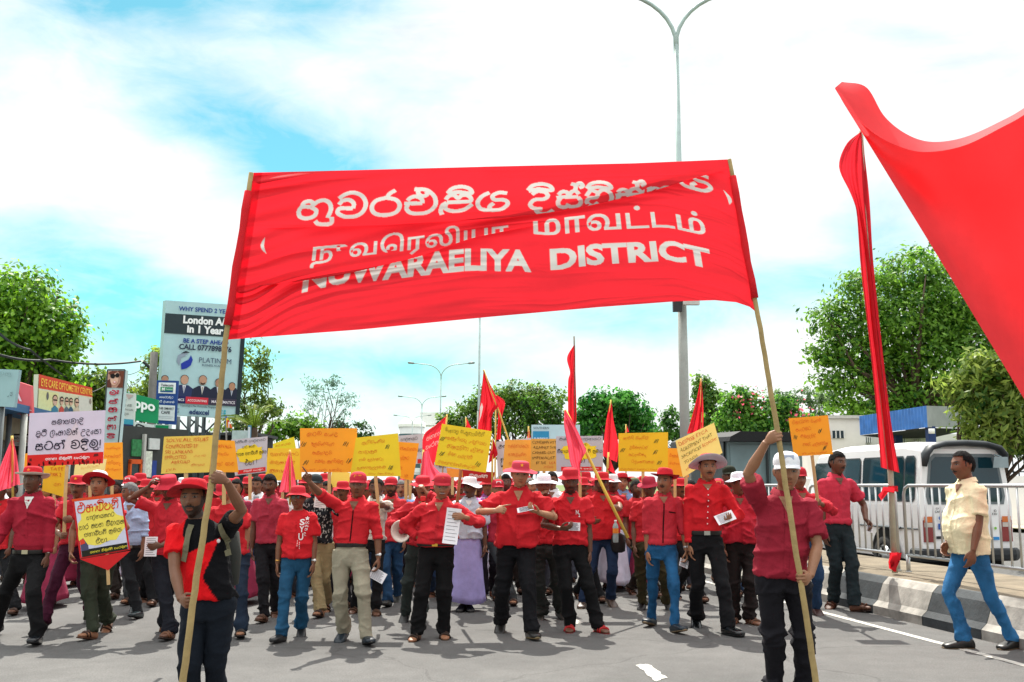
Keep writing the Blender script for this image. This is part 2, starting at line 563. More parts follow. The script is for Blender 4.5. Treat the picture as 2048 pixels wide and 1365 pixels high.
class Decals:
    """collects flat lettering and printed shapes for one face, one colour slot per material"""

    def __init__(s, face, lk=1.0):
        s.f, s.lk = face, lk
        s.sets = {'print': (MB(), []), 'lettering': (MB(), [])}

    def put(s, VF, m, lift=0.004, which='print'):
        mb, mats = s.sets[which]
        if m not in mats:
            mats.append(m)
        V, Fc = VF
        mb.add(s.f.map(np.asarray(V, float), lift * s.lk), Fc, mats.index(m))

    wob = 0.0

    def _fit(s, VF, box, m, keep, align, lift):
        V, Fc = VF                      # work in metres so letters keep their shape
        sc = np.array([s.f.w, s.f.h])
        V, Fc = fit2d((V, Fc), (box[0] * sc[0], box[1] * sc[1], box[2] * sc[0], box[3] * sc[1]), keep, align)
        if s.wob:                       # an unsteady hand
            h = (box[3] - box[1]) * sc[1]
            k = V[:, 0] / max(h, 1e-4)
            V[:, 1] += h * s.wob * (np.sin(1.9 * k + 9 * box[1]) + .7 * np.sin(4.7 * k + 5 * box[0] + 3 * box[3]))
            V[:, 0] += h * s.wob * .8 * np.sin(3.1 * V[:, 1] / max(h, 1e-4) + 2.3 * k)
        s.put((V / sc, Fc), m, lift, 'lettering')

    def text(s, t, box, col, bold=0.0, keep=True, align='c', lift=0.008):
        s._fit(text2d(t, bold), box, ink(col), keep, align, lift)

    def sinh(s, t, box, col, w=0.14, slant=0.0, keep=False, lift=0.008):
        s._fit(sinh2d(t, w, slant), box, ink(col), keep, 'c', lift)

    def rect(s, u0, v0, u1, v1, col, lift=0.004):
        s.put((np.array([(u0, v0), (u1, v0), (u1, v1), (u0, v1)]), [(0, 1, 2, 3)]), ink(col), lift)

    def poly(s, pts, col, lift=0.005):
        s.put((np.array(pts, float), [tuple(range(len(pts)))]), ink(col), lift)

    def disc(s, u, v, ru, rv, col, lift=0.005, n=20, a0=0, a1=6.2832):
        a = np.linspace(a0, a1, n, endpoint=a1 < 6.28)
        s.poly(np.stack([u + np.cos(a) * ru, v + np.sin(a) * rv], 1), col, lift)

    def line(s, pts, w, col, lift=0.006, smooth=True):
        sc = np.array([s.f.w, s.f.h])
        p = np.asarray(pts, float) * sc
        V, Fc = ribbon(spline(p, 5) if smooth else p, w)
        s.put((V / sc, Fc), ink(col), lift)

    def build(s, name, parent):
        for k, (mb, mats) in s.sets.items():
            if mb.n:
                mb.build(k, mats, parent)


def ink(c):
    return mat(c, 0.75, 0.06, 14.0)


def board(name, label, cat, quad, d, col, thick=0.012, group=None, frame=None, var=.05, parent=None, trans=0.0):
    """flat board from four photo pixels at depth d (a number or one per corner)"""
    ds = d if hasattr(d, '__len__') else [d] * 4
    c = [np.array(P(q[0], q[1], dd)) for q, dd in zip(quad, ds)]
    fc = Face(*c)
    back = [p - fc.n * thick for p in c]
    cen = sum(c) / 4
    t = thing(name, label, cat, tuple(cen - np.array([0, 0, fc.h / 2])), 0, group) if parent is None else parent
    base = np.array(t.location) if parent is None else np.zeros(3)
    fc.c = [p - base for p in fc.c]
    back = [p - base for p in back]
    mb = MB()
    mb.add(fc.c + back, [(0, 3, 2, 1), (4, 5, 6, 7), (0, 1, 5, 4), (1, 2, 6, 5), (2, 3, 7, 6), (3, 0, 4, 7)])
    mb.build('panel', mat(col, 0.7, var, 3.0, trans=trans), t)
    if frame:
        fw, fcol = frame
        m = MB()
        for i in range(4):
            m.tube([fc.c[i], fc.c[(i + 1) % 4]], fw, 4)
        m.build('frame', mat(fcol, .6), t)
    t['_'] = 0
    del t['_']
    return t, fc, base


# ------------------------------------------------------------------ people
HEADN = (40, 34)
HS = 1.07


def head_grid(grow=0.0):
    nu, nv = HEADN
    rg = []
    for i in range(nv + 1):
        ph = -math.pi / 2 + math.pi * (i + .15) / (nv + .3)
        th = np.arange(nu) * 2 * math.pi / nu
        x, y, z = np.cos(th) * math.cos(ph), np.sin(th) * math.cos(ph), np.full(nu, math.sin(ph))
        rg.append(np.stack([x, y, z], 1))
    D = np.concatenate(rg)
    x, y, z = D.T
    low = np.clip(-z, 0, 1)
    # skull: narrow the jaw, flatten the temples, bring the chin forward
    W = .076 * (1 - .26 * low ** 1.3)
    Dp = np.where(y < 0, .094 * (1 - .08 * low), .102 * (1 - .42 * low ** .8))
    X = x * W * (1 + .05 * np.clip(z, 0, 1))
    Y = y * Dp
    Z = .118 * z
    fr = np.clip(-y, 0, 1)
    g = lambda a, b, sx, sz: np.exp(-((X - a) / sx) ** 2 - ((Z - b) / sz) ** 2) * (fr > 0)
    Y = Y - g(0, -.022, .013, .014) * .024 - g(0, .004, .009, .022) * .012                      # nose tip and bridge
    Y = Y - (g(.017, -.027, .009, .009) + g(-.017, -.027, .009, .009)) * .008                   # nostrils
    Y = Y + (g(.031, .016, .015, .011) + g(-.031, .016, .015, .011)) * .010                     # eye sockets
    Y = Y - (g(.031, .015, .009, .005) + g(-.031, .015, .009, .005)) * .004                     # eyeballs
    Y = Y - g(0, .034, .05, .010) * .006                                                        # brow ridge
    Y = Y - g(0, -.055, .022, .005) * .008 - g(0, -.066, .019, .006) * .008                     # lips
    Y = Y + g(0, -.0605, .024, .0028) * .005 + g(0, -.080, .02, .008) * .004
    Y = Y - g(0, -.100, .020, .014) * .012                                                      # chin
    Y = Y - (g(.042, -.015, .018, .018) + g(-.042, -.015, .018, .018)) * .004                   # cheekbones
    V = np.stack([X, Y, Z], 1) * HS
    if grow:
        V = V * (1 + grow / .1)
    return V, nu, nv


def head_mb(mb, c, Rm, fat=1.0):
    V, nu, nv = head_grid()
    V = V * np.array([fat, 1, 1])
    V = V @ Rm.T + c
    mb.rings([V[i * nu:(i + 1) * nu] for i in range(nv + 1)])
    for s in (-1, 1):       # ears
        e = np.array([s * .077 * fat, .012, .005]) * HS
        rot = Rm @ np.array(Matrix.Rotation(s * -.35, 3, 'Z') @ Matrix.Rotation(-.15, 3, 'X'))
        mb.ellip(Rm @ e + c, (.010, .019, .031), 10, 8, rot=rot)


def frame(z, hint):
    z = norm(z)
    x = norm(np.cross(hint, z))
    return np.stack([x, np.cross(z, x), z], 1)    # columns x,y,z


def hand_mb(mb, w, d, pn, side, pose, k=1.0):
    """w wrist, d towards the fingers, pn palm normal (out of the palm), side +1: thumb on the +x side of (d, pn)"""
    d = norm(d)
    pn = norm(pn - d * (pn @ d))
    s = np.cross(pn, d) * side        # towards the thumb
    q = lambda a, b, c: w + (d * a + s * b + pn * c) * k
    # palm
    mb.tube([q(-.02, 0, 0), q(.012, .0, 0), q(.04, .002, .0), q(.07, .003, .0), q(.09, .002, .002)],
            [(.021 * k, .017 * k), (.026 * k, .016 * k), (.037 * k, .016 * k), (.041 * k, .0145 * k), (.037 * k, .012 * k)], 14, up=pn)
    curls = {'relax': (.35, .45, .3), 'grip': (1.15, 1.35, .8), 'point': (1.25, 1.5, .9), 'hold': (.75, .7, .35), 'open': (.15, .2, .15)}[pose]
    lens = [(.042, .026, .020), (.046, .029, .021), (.043, .027, .020), (.034, .021, .017)]
    for i in range(4):
        b = .0315 - .021 * i
        a = [.088, .092, .089, .080][i]
        cu = curls
        if pose == 'point' and i == 0:
            cu = (.05, .08, .05)
        if pose == 'relax':
            cu = tuple(c + .10 * i for c in curls)
        p = q(a, b, .0)
        pts, ang = [q(a - .02, b * .92, 0), p], 0.0
        for L, c in zip(lens[i], cu):
            ang += c
            spread = (1.5 - i) * .04 if pose in ('open', 'relax') else 0
            p = p + (d * math.cos(ang) + pn * math.sin(ang) + s * spread) * L * k
            pts.append(p)
        mb.tube(pts, [.0092 * k, .0092 * k, .0084 * k, .0076 * k, .0066 * k], 9, round_=True)
    # thumb from the side of the palm near its base
    if pose in ('grip', 'hold', 'point'):
        T = [q(.018, .022, .004), q(.045, .046, .018), q(.072, .046, .042), q(.088, .030, .056)]
    else:
        T = [q(.018, .022, .002), q(.045, .046, .010), q(.075, .056, .016), q(.098, .056, .020)]
    mb.tube(T, [.0135 * k, .0118 * k, .0098 * k, .0082 * k], 9, round_=True)


def foot_dir(yaw, pitch):
    f = np.array([math.sin(yaw), -math.cos(yaw), 0.0])
    f = f * math.cos(pitch) + np.array([0, 0, math.sin(pitch)])
    s = np.array([math.cos(yaw), math.sin(yaw), 0])
    return f, s, np.cross(s, f) * -1 if np.cross(s, f)[2] < 0 else np.cross(s, f)


def foot_rings(ank, yaw, pitch, grow=0.0, sole=0.0, n=14):
    """closed foot or shoe, ank = ankle joint .075 above the sole"""
    f, s, u = foot_dir(yaw, pitch)
    sh = [(-.062, .022, .012, .040), (-.052, .032, .0, .066), (-.02, .036, .0, .082), (.03, .038, .0, .078), (.075, .042, .0, .060), (.12, .047, .0, .046), (.155, .045, .0, .038), (.18, .034, .002, .030), (.193, .016, .006, .022)]
    out = []
    for a, hw, z0, z1 in sh:
        hw += grow
        z1 += grow
        z0 -= sole
        th = np.arange(n) * 2 * math.pi / n
        cx, cz = np.cos(th), np.sin(th)
        X = np.sign(cx) * np.abs(cx) ** .75 * hw
        Zz = (z0 + z1) / 2 + np.sign(cz) * np.abs(cz) ** .7 * (z1 - z0) / 2
        a2 = a + grow * (1 if a > .1 else -1 if a < 0 else 0)
        out.append(ank + f * a2 + np.outer(X, s) + np.outer(Zz - .075, u))
    return out


def ik(a, t, l1, l2, hint):
    v = t - a
    L = np.linalg.norm(v)
    L2 = min(L, (l1 + l2) * .995)
    L2 = max(L2, abs(l1 - l2) + .02)
    d = v / (L + 1e-9)
    c = (l1 * l1 + L2 * L2 - l2 * l2) / (2 * L2)
    h = math.sqrt(max(l1 * l1 - c * c, 0))
    hint = np.asarray(hint, float)
    hn = norm(hint - d * (hint @ d))
    return a + d * c + hn * h, a + d * L2


def ellring(c, a, b, n=24, p=2.3, rot=None):
    th = np.arange(n) * 2 * math.pi / n
    cx, cy = np.cos(th), np.sin(th)
    X = np.sign(cx) * np.abs(cx) ** (2 / p) * a
    Y = np.sign(cy) * np.abs(cy) ** (2 / p) * b
    q = np.stack([X, Y, np.zeros(n)], 1)
    if rot is not None:
        q = q @ np.asarray(rot).T
    return q + np.asarray(c, float)


SKINS = {'dark': (.165, .070, .036), 'mid': (.26, .120, .062), 'light': (.36, .185, .10), 'deep': (.108, .046, .025)}
HAIRS = {'black': (.006, .005, .005), 'grey': (.16, .16, .16), 'white': (.45, .45, .45)}


def Rxyz(yaw=0, pitch=0, roll=0):
    return np.array(Matrix.Rotation(yaw, 3, 'Z') @ Matrix.Rotation(pitch, 3, 'X') @ Matrix.Rotation(roll, 3, 'Y'))


def face_paint(p, skin, hair, o):
    """colour of the bare head by place: hair, brows, eyes, lips, beard (p in head coordinates)"""
    x, y, z = p.T
    sk = np.array(SKINS[skin])
    n = wnoise(p, 60, 3, 2)[:, None]
    C = sk * (1 + .10 * n)
    C = np.where(((np.abs(x) > .03) & (np.abs(x) < .06) & (np.abs(z + .015) < .02))[:, None], C * 1.12, C)
    hc = np.array(HAIRS[hair])
    front = y < -.02
    hl = np.where(y < -.03, .072 - o.get('bald', 0) * -.03, np.where(y < .035, np.where(np.abs(y - .012) < .03, .03, -.005) + (np.abs(x) < .06) * .03, -.055))
    mask = (z > hl + .006 * n[:, 0])
    C = np.where(mask[:, None], hc, C)

    def blob(cx, cz, rx, rz):
        return front & ((((x - cx) / rx) ** 2 + ((z - cz) / rz) ** 2) < 1)
    eb = np.array(HAIRS['black']) if hair != 'white' else np.array(HAIRS['grey'])
    for s in (-1, 1):
        C[blob(s * .032, .0345, .020, .0055)] = eb * 1.5
        C[blob(s * .031, .015, .0155, .0078)] = sk * .35
        C[blob(s * .031, .0145, .0115, .0046)] = (.30, .27, .24)
        C[blob(s * .031, .0148, .0062, .0066)] = (.006, .004, .004)
        C[blob(s * .010, -.034, .005, .004)] = sk * .3
    C[blob(0, -.055, .024, .0055)] = sk * np.array([1.05, .75, .75])
    C[blob(0, -.066, .021, .0065)] = sk * np.array([1.5, 1.0, 1.0])
    C[blob(0, -.0603, .023, .0022 + .004 * o.get('open', 0))] = sk * .2
    bc = np.array(HAIRS[o.get('beardcol', 'black')]) * (1.6 if o.get('beardcol', 'black') == 'black' else .75)
    if o.get('mous'):
        C[blob(0, -.0455, .030, .0075) & ~blob(0, -.030, .02, .008)] = bc
    if o.get('beard'):
        jaw = (z < -.035 - .35 * np.clip(.06 - np.abs(x), 0, .06) * (y < -.05)) & (y < .02) & (z > -.13) & ~blob(0, -.061, .023, .011)
        jaw |= (np.abs(x) > .05) & (z < .02) & (y < .0) & (y > -.05)
        C[jaw] = bc * (1.0 if o['beard'] > .6 else 1.0) * o['beard'] + C[jaw] * (1 - o['beard'])
    return C


def wrinkle(me, amp, seed, vfac=1.0, keep=None):
    V, n = getv(me), getn(me)
    big = wnoise(V * np.array([1, 1, .7]), 3.6, seed, 2) * .6

    def ridge(Q, f, sd, w):
        return np.maximum(0, 1 - np.abs(wnoise(Q, f, sd, 2)) / w) ** 1.5
    x, y, z = V.T
    D1 = np.stack([x * .5 + z * 1.1, y * .6, z * .35 - x * .6], 1)      # slanting creases both ways
    D2 = np.stack([x * .5 - z * 1.1, y * .6, z * .35 + x * .6], 1)
    s = np.where(x > 0, 1.0, 0)[:, None]
    r = ridge(D1 * s + D2 * (1 - s), 4.6, seed + 7, .30) * .85 + ridge(V * np.array([1.3, 1.3, .35]), 4.5, seed + 13, .26) * .55 + ridge(D2 * s + D1 * (1 - s), 9, seed + 17, .22) * .28
    d = np.maximum((big + r * 1.15 - .40) * amp * 1.35, -.006)
    if keep is not None:
        d = d * keep(V)
    setv(me, V + n * d[:, None])


def shell_color(mb_me, fn):
    setcol(mb_me, fn(getv(mb_me)))


def sweep_profile(prof, wave, nn=40, cen=(0, 0, 0)):
    """lathe with an angle-dependent profile: prof = [(rx, ry, z, wavefactor)]"""
    th = np.arange(nn) * 2 * math.pi / nn
    out = []
    for rx, ry, z, wf in prof:
        out.append(np.stack([np.cos(th) * rx, np.sin(th) * ry, z + wf * wave(th)], 1) + np.array(cen))
    return out


def build_hat(kind, root, hc, Rm, o, fat=1.0):
    """hat in head coordinates; the brim line lies at z=.05"""
    top, under = o.get('top', 'e0202a'), o.get('under', o.get('top', 'd01820'))
    k = fat
    mt, mu = fabric(top), fabric(under)
    mb = MB()
    tilt = o.get('tilt', 0.0)
    Rt = np.array(Matrix.Rotation(-tilt, 3, 'X'))
    zb = o.get('z', .060)

    def place(rg):
        return [((r - np.array([0, 0, zb])) @ Rt.T + np.array([0, 0, zb])) @ Rm.T + hc for r in rg]
    if kind in ('bucket', 'wide'):
        bw = o.get('brim', .062 if kind == 'bucket' else .10)
        droop = o.get('droop', -.022 if kind == 'bucket' else 0.0)
        fr, sd, ph = o.get('front', 0.0), o.get('side', 0.0), o.get('seed', 0)
        crown = o.get('crown', .085)

        def wave(th):
            return fr * np.clip(-np.sin(th), -.4, 1) + sd * np.cos(th) ** 2 + .005 * np.sin(3 * th + ph) + .003 * np.sin(5 * th + 2 * ph)
        r0x, r0y = .089 * k, .111
        pr = [(r0x + bw, r0y + bw, zb + droop, 1), (r0x + bw * .66, r0y + bw * .66, zb + droop * .6 + .002, .55), (r0x + bw * .3, r0y + bw * .3, zb + .003, .2), (r0x + .002, r0y + .002, zb + .006, 0)]
        dome = [(r0x, r0y, zb + .02, 0), (r0x * .97, r0y * .97, zb + crown * .55, 0), (r0x * .92, r0y * .92, zb + crown * .85, 0), (r0x * .80, r0y * .80, zb + crown * 1.0, 0), (r0x * .55, r0y * .55, zb + crown * 1.07, 0), (r0x * .2, r0y * .2, zb + crown * 1.09, 0)]
        mb.rings(place(sweep_profile(pr + dome, wave)), False, 0)
        dm = place(sweep_profile(dome[-1:], wave))[0]
        mb.add(dm, [tuple(range(len(dm)))], 0)
        un = [(a, b, c - .004, w) for a, b, c, w in pr]
        mb.rings(place(sweep_profile(un[::-1] + [(r0x + bw, r0y + bw, zb + droop, 1)], wave)), False, 1)
    else:
        r0x, r0y = .088 * k, .110
        zb = o.get('z', .054)
        w0 = lambda th: 0 * th
        dome = [(r0x + .002, r0y + .002, zb, 0), (r0x + .002, r0y + .001, zb + .03, 0), (r0x * .96, r0y * .97, zb + .050, 0), (r0x * .84, r0y * .88, zb + .072, 0), (r0x * .60, r0y * .66, zb + .087, 0), (r0x * .3, r0y * .34, zb + .094, 0), (r0x * .06, r0y * .06, zb + .097, 0)]
        rr = place(sweep_profile(dome, w0))
        mb.rings(rr, False, 0)
        mb.add(rr[-1], [tuple(range(len(rr[-1])))], 0)
        # visor
        a = np.linspace(-math.pi * .92, -math.pi * .08, 17)
        vis = o.get('visor', .068)
        rows = []
        for f, dz in ((0, .002), (.35, -.001), (.7, -.007), (1, -.015)):
            sh = np.sin((a + math.pi * .92) / (math.pi * .84) * math.pi) ** .55
            rx = r0x + .001 + f * .006
            ry = r0y + f * vis * sh
            z = zb + dz - .012 * f * np.cos(a) ** 2 * 1.2 + .004
            rows.append(np.stack([np.cos(a) * rx, np.sin(a) * ry, z + 0 * a], 1))
        kx = len(a)
        for off, mi in ((0, 0), (-.005, 1)):
            rws = place([r + np.array([0, 0, off]) for r in rows])
            V = np.concatenate(rws)
            mb.add(V, [(i * kx + j, i * kx + j + 1, (i + 1) * kx + j + 1, (i + 1) * kx + j) for i in range(3) for j in range(kx - 1)], mi)
        V = np.concatenate(place([rows[-1], rows[-1] + np.array([0, 0, -.005])]))
        mb.add(V, [(j, j + 1, kx + j + 1, kx + j) for j in range(kx - 1)], 0)
    h = mb.build('hat' if kind != 'cap' else 'cap', [mt, mu], root, True)
    V = mb.verts()
    emb = o.get('emblem')
    if emb:
        bv = BVHTree.FromPolygons([Vector(v) for v in V], mb.f)
        cz = o.get('ez', .05)
        E = MB()

        def proj(pts, Fc, mi=0):
            out = []
            for u, w in pts:
                p0 = Rm @ (Rt @ np.array([u, -.4, zb + cz - zb + w]) if False else np.array([u, -.4, zb + cz + w])) + hc
                dr = Rm @ np.array([0, 1., 0])
                hit = bv.ray_cast(Vector(p0), Vector(dr))
                q = np.array(hit[0]) if hit[0] is not None else p0 + dr * .3
                out.append(q - dr * .003)
            E.add(out, Fc, mi)
        if emb == 'star':
            a = [math.pi / 2 + i * math.pi / 5 for i in range(10)]
            proj([(math.cos(t) * (.021 if i % 2 == 0 else .009), math.sin(t) * (.021 if i % 2 == 0 else .009)) for i, t in enumerate(a)] + [(0, 0)], [(i, (i + 1) % 10, 10) for i in range(10)])
        elif emb == 'patch':
            proj([(-.035, -.014), (.035, -.014), (.035, .016), (-.035, .016)], [(0, 1, 2, 3)])
        else:
            V2, F2 = fit2d(text2d(emb, .02), (-.04, -.012, .04, .012), False)
            proj([tuple(p) for p in V2], F2)
        E.build('emblem', [ink(o.get('ecol', 'e8b020'))], h)
    return h


def build_hair(root, hc, Rm, col, o, fat=1.0):
    V, nu, nv = head_grid(.010)
    V = V * np.array([fat, 1, 1])
    x, y, z = V.T
    long_ = o.get('long', 0)
    hl = np.where(y < -.05, .068 + .02 * o.get('bald', 0), np.where(y < -.01, .045, np.where(y < .03, .012, -.05)))
    if long_:
        hl = np.where(y < -.03, .07, np.where(y < .0, .0, -.1))
    keep = z > hl
    n = wnoise(V, 45, o.get('seed', 1), 3)
    V = V * (1 + (.05 * n + .02)[:, None])
    Vw = V @ Rm.T + hc
    Fc = []
    for i in range(nv):
        for j in range(nu):
            f = (i * nu + j, i * nu + (j + 1) % nu, (i + 1) * nu + (j + 1) % nu, (i + 1) * nu + j)
            if all(keep[list(f)]):
                Fc.append(f)
    Fc.append(tuple(nv * nu + j for j in range(nu)))
    used = sorted({i for f in Fc for i in f})
    mp = {u: i for i, u in enumerate(used)}
    mb = MB()
    mb.add(Vw[used], [[mp[i] for i in f] for f in Fc])
    if long_:
        b = Rm @ np.array([0, .10, -.02]) + hc
        mb.ellip(b, (.035, .035, .045), 10, 8)
    return mb.build('hair', mat(HAIRS[col], .85, .3, 60, .6, 160, spec=.12), root, True)


class Ctx:
    pass


def person(label, x, top, feet, d=None, rz=0.0, skin='dark', hair='black', hat=None, hatless=False, head=(0, 0, 0), hx=None,
           face=None, shirt=None, legs=None, shoes=None, ra=None, la=None, belly=0.0, width=1.0, voxel=.008, group='marchers', fat=1.0, extras=(), lean=0.0, crown=None, nolegs=False, hair_o=None):
    """x: photo column of the pelvis, top: photo row of the top of the bare head, feet: photo pixels of both soles (his right first)"""
    face = face or {}
    g = [np.array(G(*f[:2])) for f in feet]
    gm = (g[0][1] + g[1][1]) / 2
    if d is None or (d > 8.5 and abs(gm - CD(d)) < .7):
        d = gm
    else:
        d = CD(d)
    if hx is None:
        hx = x
    root3 = np.array(P(x, 968 + .6 * F / d, d))
    root3[2] = 0
    ztop = P(hx, top, d).z
    s = ztop / 1.72
    t = thing('person', label, 'person', tuple(root3), rz, group, s)
    Rz = np.array(Matrix.Rotation(rz, 3, 'Z'))
    loc = lambda w: Rz.T @ (np.array(w) - root3) / s
    # --- skeleton (local, facing -y)
    fl = []
    for i, (f, gg) in enumerate(zip(feet, g)):
        q = loc(gg)
        q[0] = np.clip(q[0], -.45, .45)
        q[1] = np.clip(q[1], -.30, .34)
        yaw = f[2] if len(f) > 2 else (-.18 if i == 0 else .18)
        pit = f[3] if len(f) > 3 else (-.2 - 1.6 * (q[1] - .12) if q[1] > .12 else .22 if q[1] < -.2 else 0)
        fl.append((q, yaw, pit))
    ank = []
    for q, yaw, pit in fl:
        a = q + np.array([0, 0, .075])
        if pit < 0:     # heel raised, ball of the foot on the ground
            f, sd, u = foot_dir(yaw, pit)
            a = q + np.array([0, 0, .0]) + np.array([math.sin(yaw), -math.cos(yaw), 0]) * .12 - f * .12 + u * .075
        elif pit > 0:
            f, sd, u = foot_dir(yaw, pit)
            a = q + u * .075 + np.array([0, 0, .008])
        ank.append(a)
    hz = .895
    for i, a in enumerate(ank):
        hxx = -.09 if i == 0 else .09
        hd = math.hypot(a[0] - hxx, a[1])
        hz = min(hz, a[2] + math.sqrt(max(.828 ** 2 - hd ** 2, .3)))
    drop = .895 - hz
    up = np.array([0, 0, -drop])
    hipL = [np.array([-.09, .0, hz]), np.array([.09, 0, hz])]
    hd = loc(P(hx, top, d))
    hd = np.array([hd[0], hd[1] * 0 - .02 + lean, 0])
    lx, ly = hd[0], lean
    sp = lambda z: np.array([lx * np.clip((z - .95) / .65, 0, 1.1), ly * np.clip((z - .95) / .65, 0, 1.1), 0])
    yaw, pit, rol = head
    Rm = Rxyz(yaw, pit, rol)
    hc = np.array([lx, ly - .025, 1.594])
    nb = np.array([0, .012, 1.45]) + sp(1.45)
    shw = .160 * width
    sh = [np.array([-shw, .0, 1.372]) + sp(1.4), np.array([shw, .0, 1.372]) + sp(1.4)]
    knee, ankf = [], []
    for i in range(2):
        k, a = ik(hipL[i], ank[i], .42, .415, (fl[i][0][0] * .3 + (-.05 if i == 0 else .05), -1, .1))
        knee.append(k)
        ankf.append(a)
    arms = []
    for i, spec in enumerate((ra, la)):
        sd = -1 if i == 0 else 1
        spec = spec or {}
        S = sh[i]
        if 'gp' in spec:
            hv = norm(np.asarray(spec.get('hand_dir', (-sd * .25, -1, .1)), float))
            pv = norm(np.asarray(spec.get('palm', (-sd, .2, 0)), float))
            pv = norm(pv - hv * (pv @ hv))
            spec = dict(spec, hand_dir=hv, palm=pv, pose='grip', exact=1)
            gp = spec['gp']
            w = loc(P(gp[0], gp[1], CD(gp[2]))) - hv * .088 - pv * (.012 + spec.get('pr', .018) / s)
            e, w = ik(S, w, .285, .255, spec.get('hint', (sd * .5, .5, -1)))
        elif 'px' in spec:
            w = loc(P(spec['px'][0], spec['px'][1], d - spec.get('fwd', .2) * s))
            hint = spec.get('hint', (sd * .5, .5, -1))
            e, w = ik(S, w, .285, .255, hint)
        else:
            sw = spec.get('swing', 0.0)
            out = spec.get('out', .12)
            bend = spec.get('bend', .3)
            u = norm(np.array([sd * out, -math.sin(sw), -math.cos(sw)]))
            e = S + u * .285
            f = norm(np.array([sd * out * .3, -math.sin(sw + bend), -math.cos(sw + bend)]))
            w = e + f * .25
        fd = norm(w - e)
        hdv = np.asarray(spec.get('hand_dir', fd), float)
        hdv = norm(hdv) if spec.get('exact') else norm(hdv * .8 + fd * .2)
        pn = np.asarray(spec.get('palm', (-sd, 0.15, 0)), float)
        arms.append((S, e, w, hdv, pn, spec.get('pose', 'relax'), sd))
    # --- the body, one continuous surface
    B = MB()
    tor = [(.80, .085, .07), (.88, .135, .088), (.97, .130, .085), (1.06, .125, .085), (1.18, .128, .085), (1.30, .132, .085), (1.37, .112, .07), (1.42, .075, .056), (1.465, .056, .052)]
    rg = []
    for z, a, b in tor:
        zz = z - drop * np.clip((1.1 - z) / .2, 0, 1)
        rg.append(ellring(np.array([0, .005, zz]) + sp(z), a * (1 if z < 1 else width), b))
    B.rings(rg)
    nk = norm(hc - nb)
    B.tube([nb - nk * .05, nb, nb * .5 + (hc + Rm @ np.array([0, .022, -.07])) * .5, hc + Rm @ np.array([0, .02, -.05])], [.07, .060 * (fat + 1) / 2, .055 * (fat + 1) / 2, .056], 14)
    head_mb(B, hc, Rm, fat)
    for S, e, w, hdv, pn, pose, sd in arms:
        m1 = S * .45 + e * .55
        f1 = e * .68 + w * .32
        B.tube([S + np.array([-sd * .05, 0, .005]), S, S * .75 + e * .25, m1, e, f1, e * .3 + w * .7, w], [.050, .054, .049, .045, .037, .040, .031, (.027, .023)], 12, round_=False)
        B.ellip(e, (.037, .037, .037), 10, 8)
        B.ellip(S, (.050, .048, .048), 12, 8)
        hand_mb(B, w, hdv, pn, sd, pose)
    for i in range(2):
        H, K, A = hipL[i], knee[i], ankf[i]
        B.tube([H + np.array([0, 0, .03]), H, H * .5 + K * .5, K, K * .65 + A * .35, A * .85 + K * .15, A], [.06, .066, .050, .036, .031, .025, .028], 12)
        B.ellip(K, (.038, .038, .038), 10, 8)
        B.rings(foot_rings(A, fl[i][1], fl[i][2]))
    bme = remesh(B, voxel, 2)
    V = getv(bme)
    ph = (V - hc) @ Rm / np.array([fat, 1, 1]) / HS
    C = np.tile(np.array(SKINS[skin]), (len(V), 1)) * (1 + .10 * wnoise(V, 12, 5, 3)[:, None])
    isH = (np.linalg.norm(ph / np.array([.095, .125, .135]), axis=1) < 1.05) & (ph[:, 2] > -.122)
    C[isH] = face_paint(ph[isH], skin, hair, face)
    setcol(bme, C)
    link('body', bme, mat((1, 1, 1), .48, .06, 30, .12, 90, attr='Col', spec=.4, key='skin'), t, True)
    if hat:
        build_hat(hat[0], t, hc, Rm, hat[1], fat)
    elif not hatless:
        build_hair(t, hc, Rm, hair, hair_o or {}, fat)
    seed = int(x * 7 + top) % 1000
    # --- shirt
    sc = shirt or {}
    tuck = sc.get('tuck', False)
    hem = sc.get('hem', .92)
    slv = sc.get('sleeve', .62)     # fraction: <1 upper arm, 1..2 forearm
    loose = sc.get('loose', 1.0)
    bl = belly

    def tx(z):
        return sp(z) + np.array([0, .005, -drop * np.clip((1.1 - z) / .2, 0, 1)])
    prof = [(1.458, .076, .064, 0), (1.432, .112, .078, 0), (1.40, .145, .092, 0), (1.355, .163, .106, 0), (1.28, .168, .116, .2), (1.18, .161, .115, .6), (1.08, .157, .113, 1.0), (1.0, .160, .116, .9)]
    if tuck:
        prof += [(.995, .150, .108, .7), (.965, .140, .10, .5)]
    else:
        prof += [(.93, .168, .124, .6), (hem + .03, .174, .128, .45), (hem, .176, .129, .4)]
    Sx = MB()
    rg = []
    for z, a, b, k in prof[::-1]:
        a = a * width * (loose if z < 1.3 else 1) + bl * k * .55
        b = b * (loose if z < 1.3 else 1) + bl * k * .5
        rg.append(ellring(np.array([0, -bl * k * .5, z]) + tx(z), a, b, 28, 2.35))
    Sx.rings(rg)
    Sx.tube([nb - nk * .04, nb + nk * .012], [.08, .068 * (fat + 1) / 2], 16)
    cuffs = []
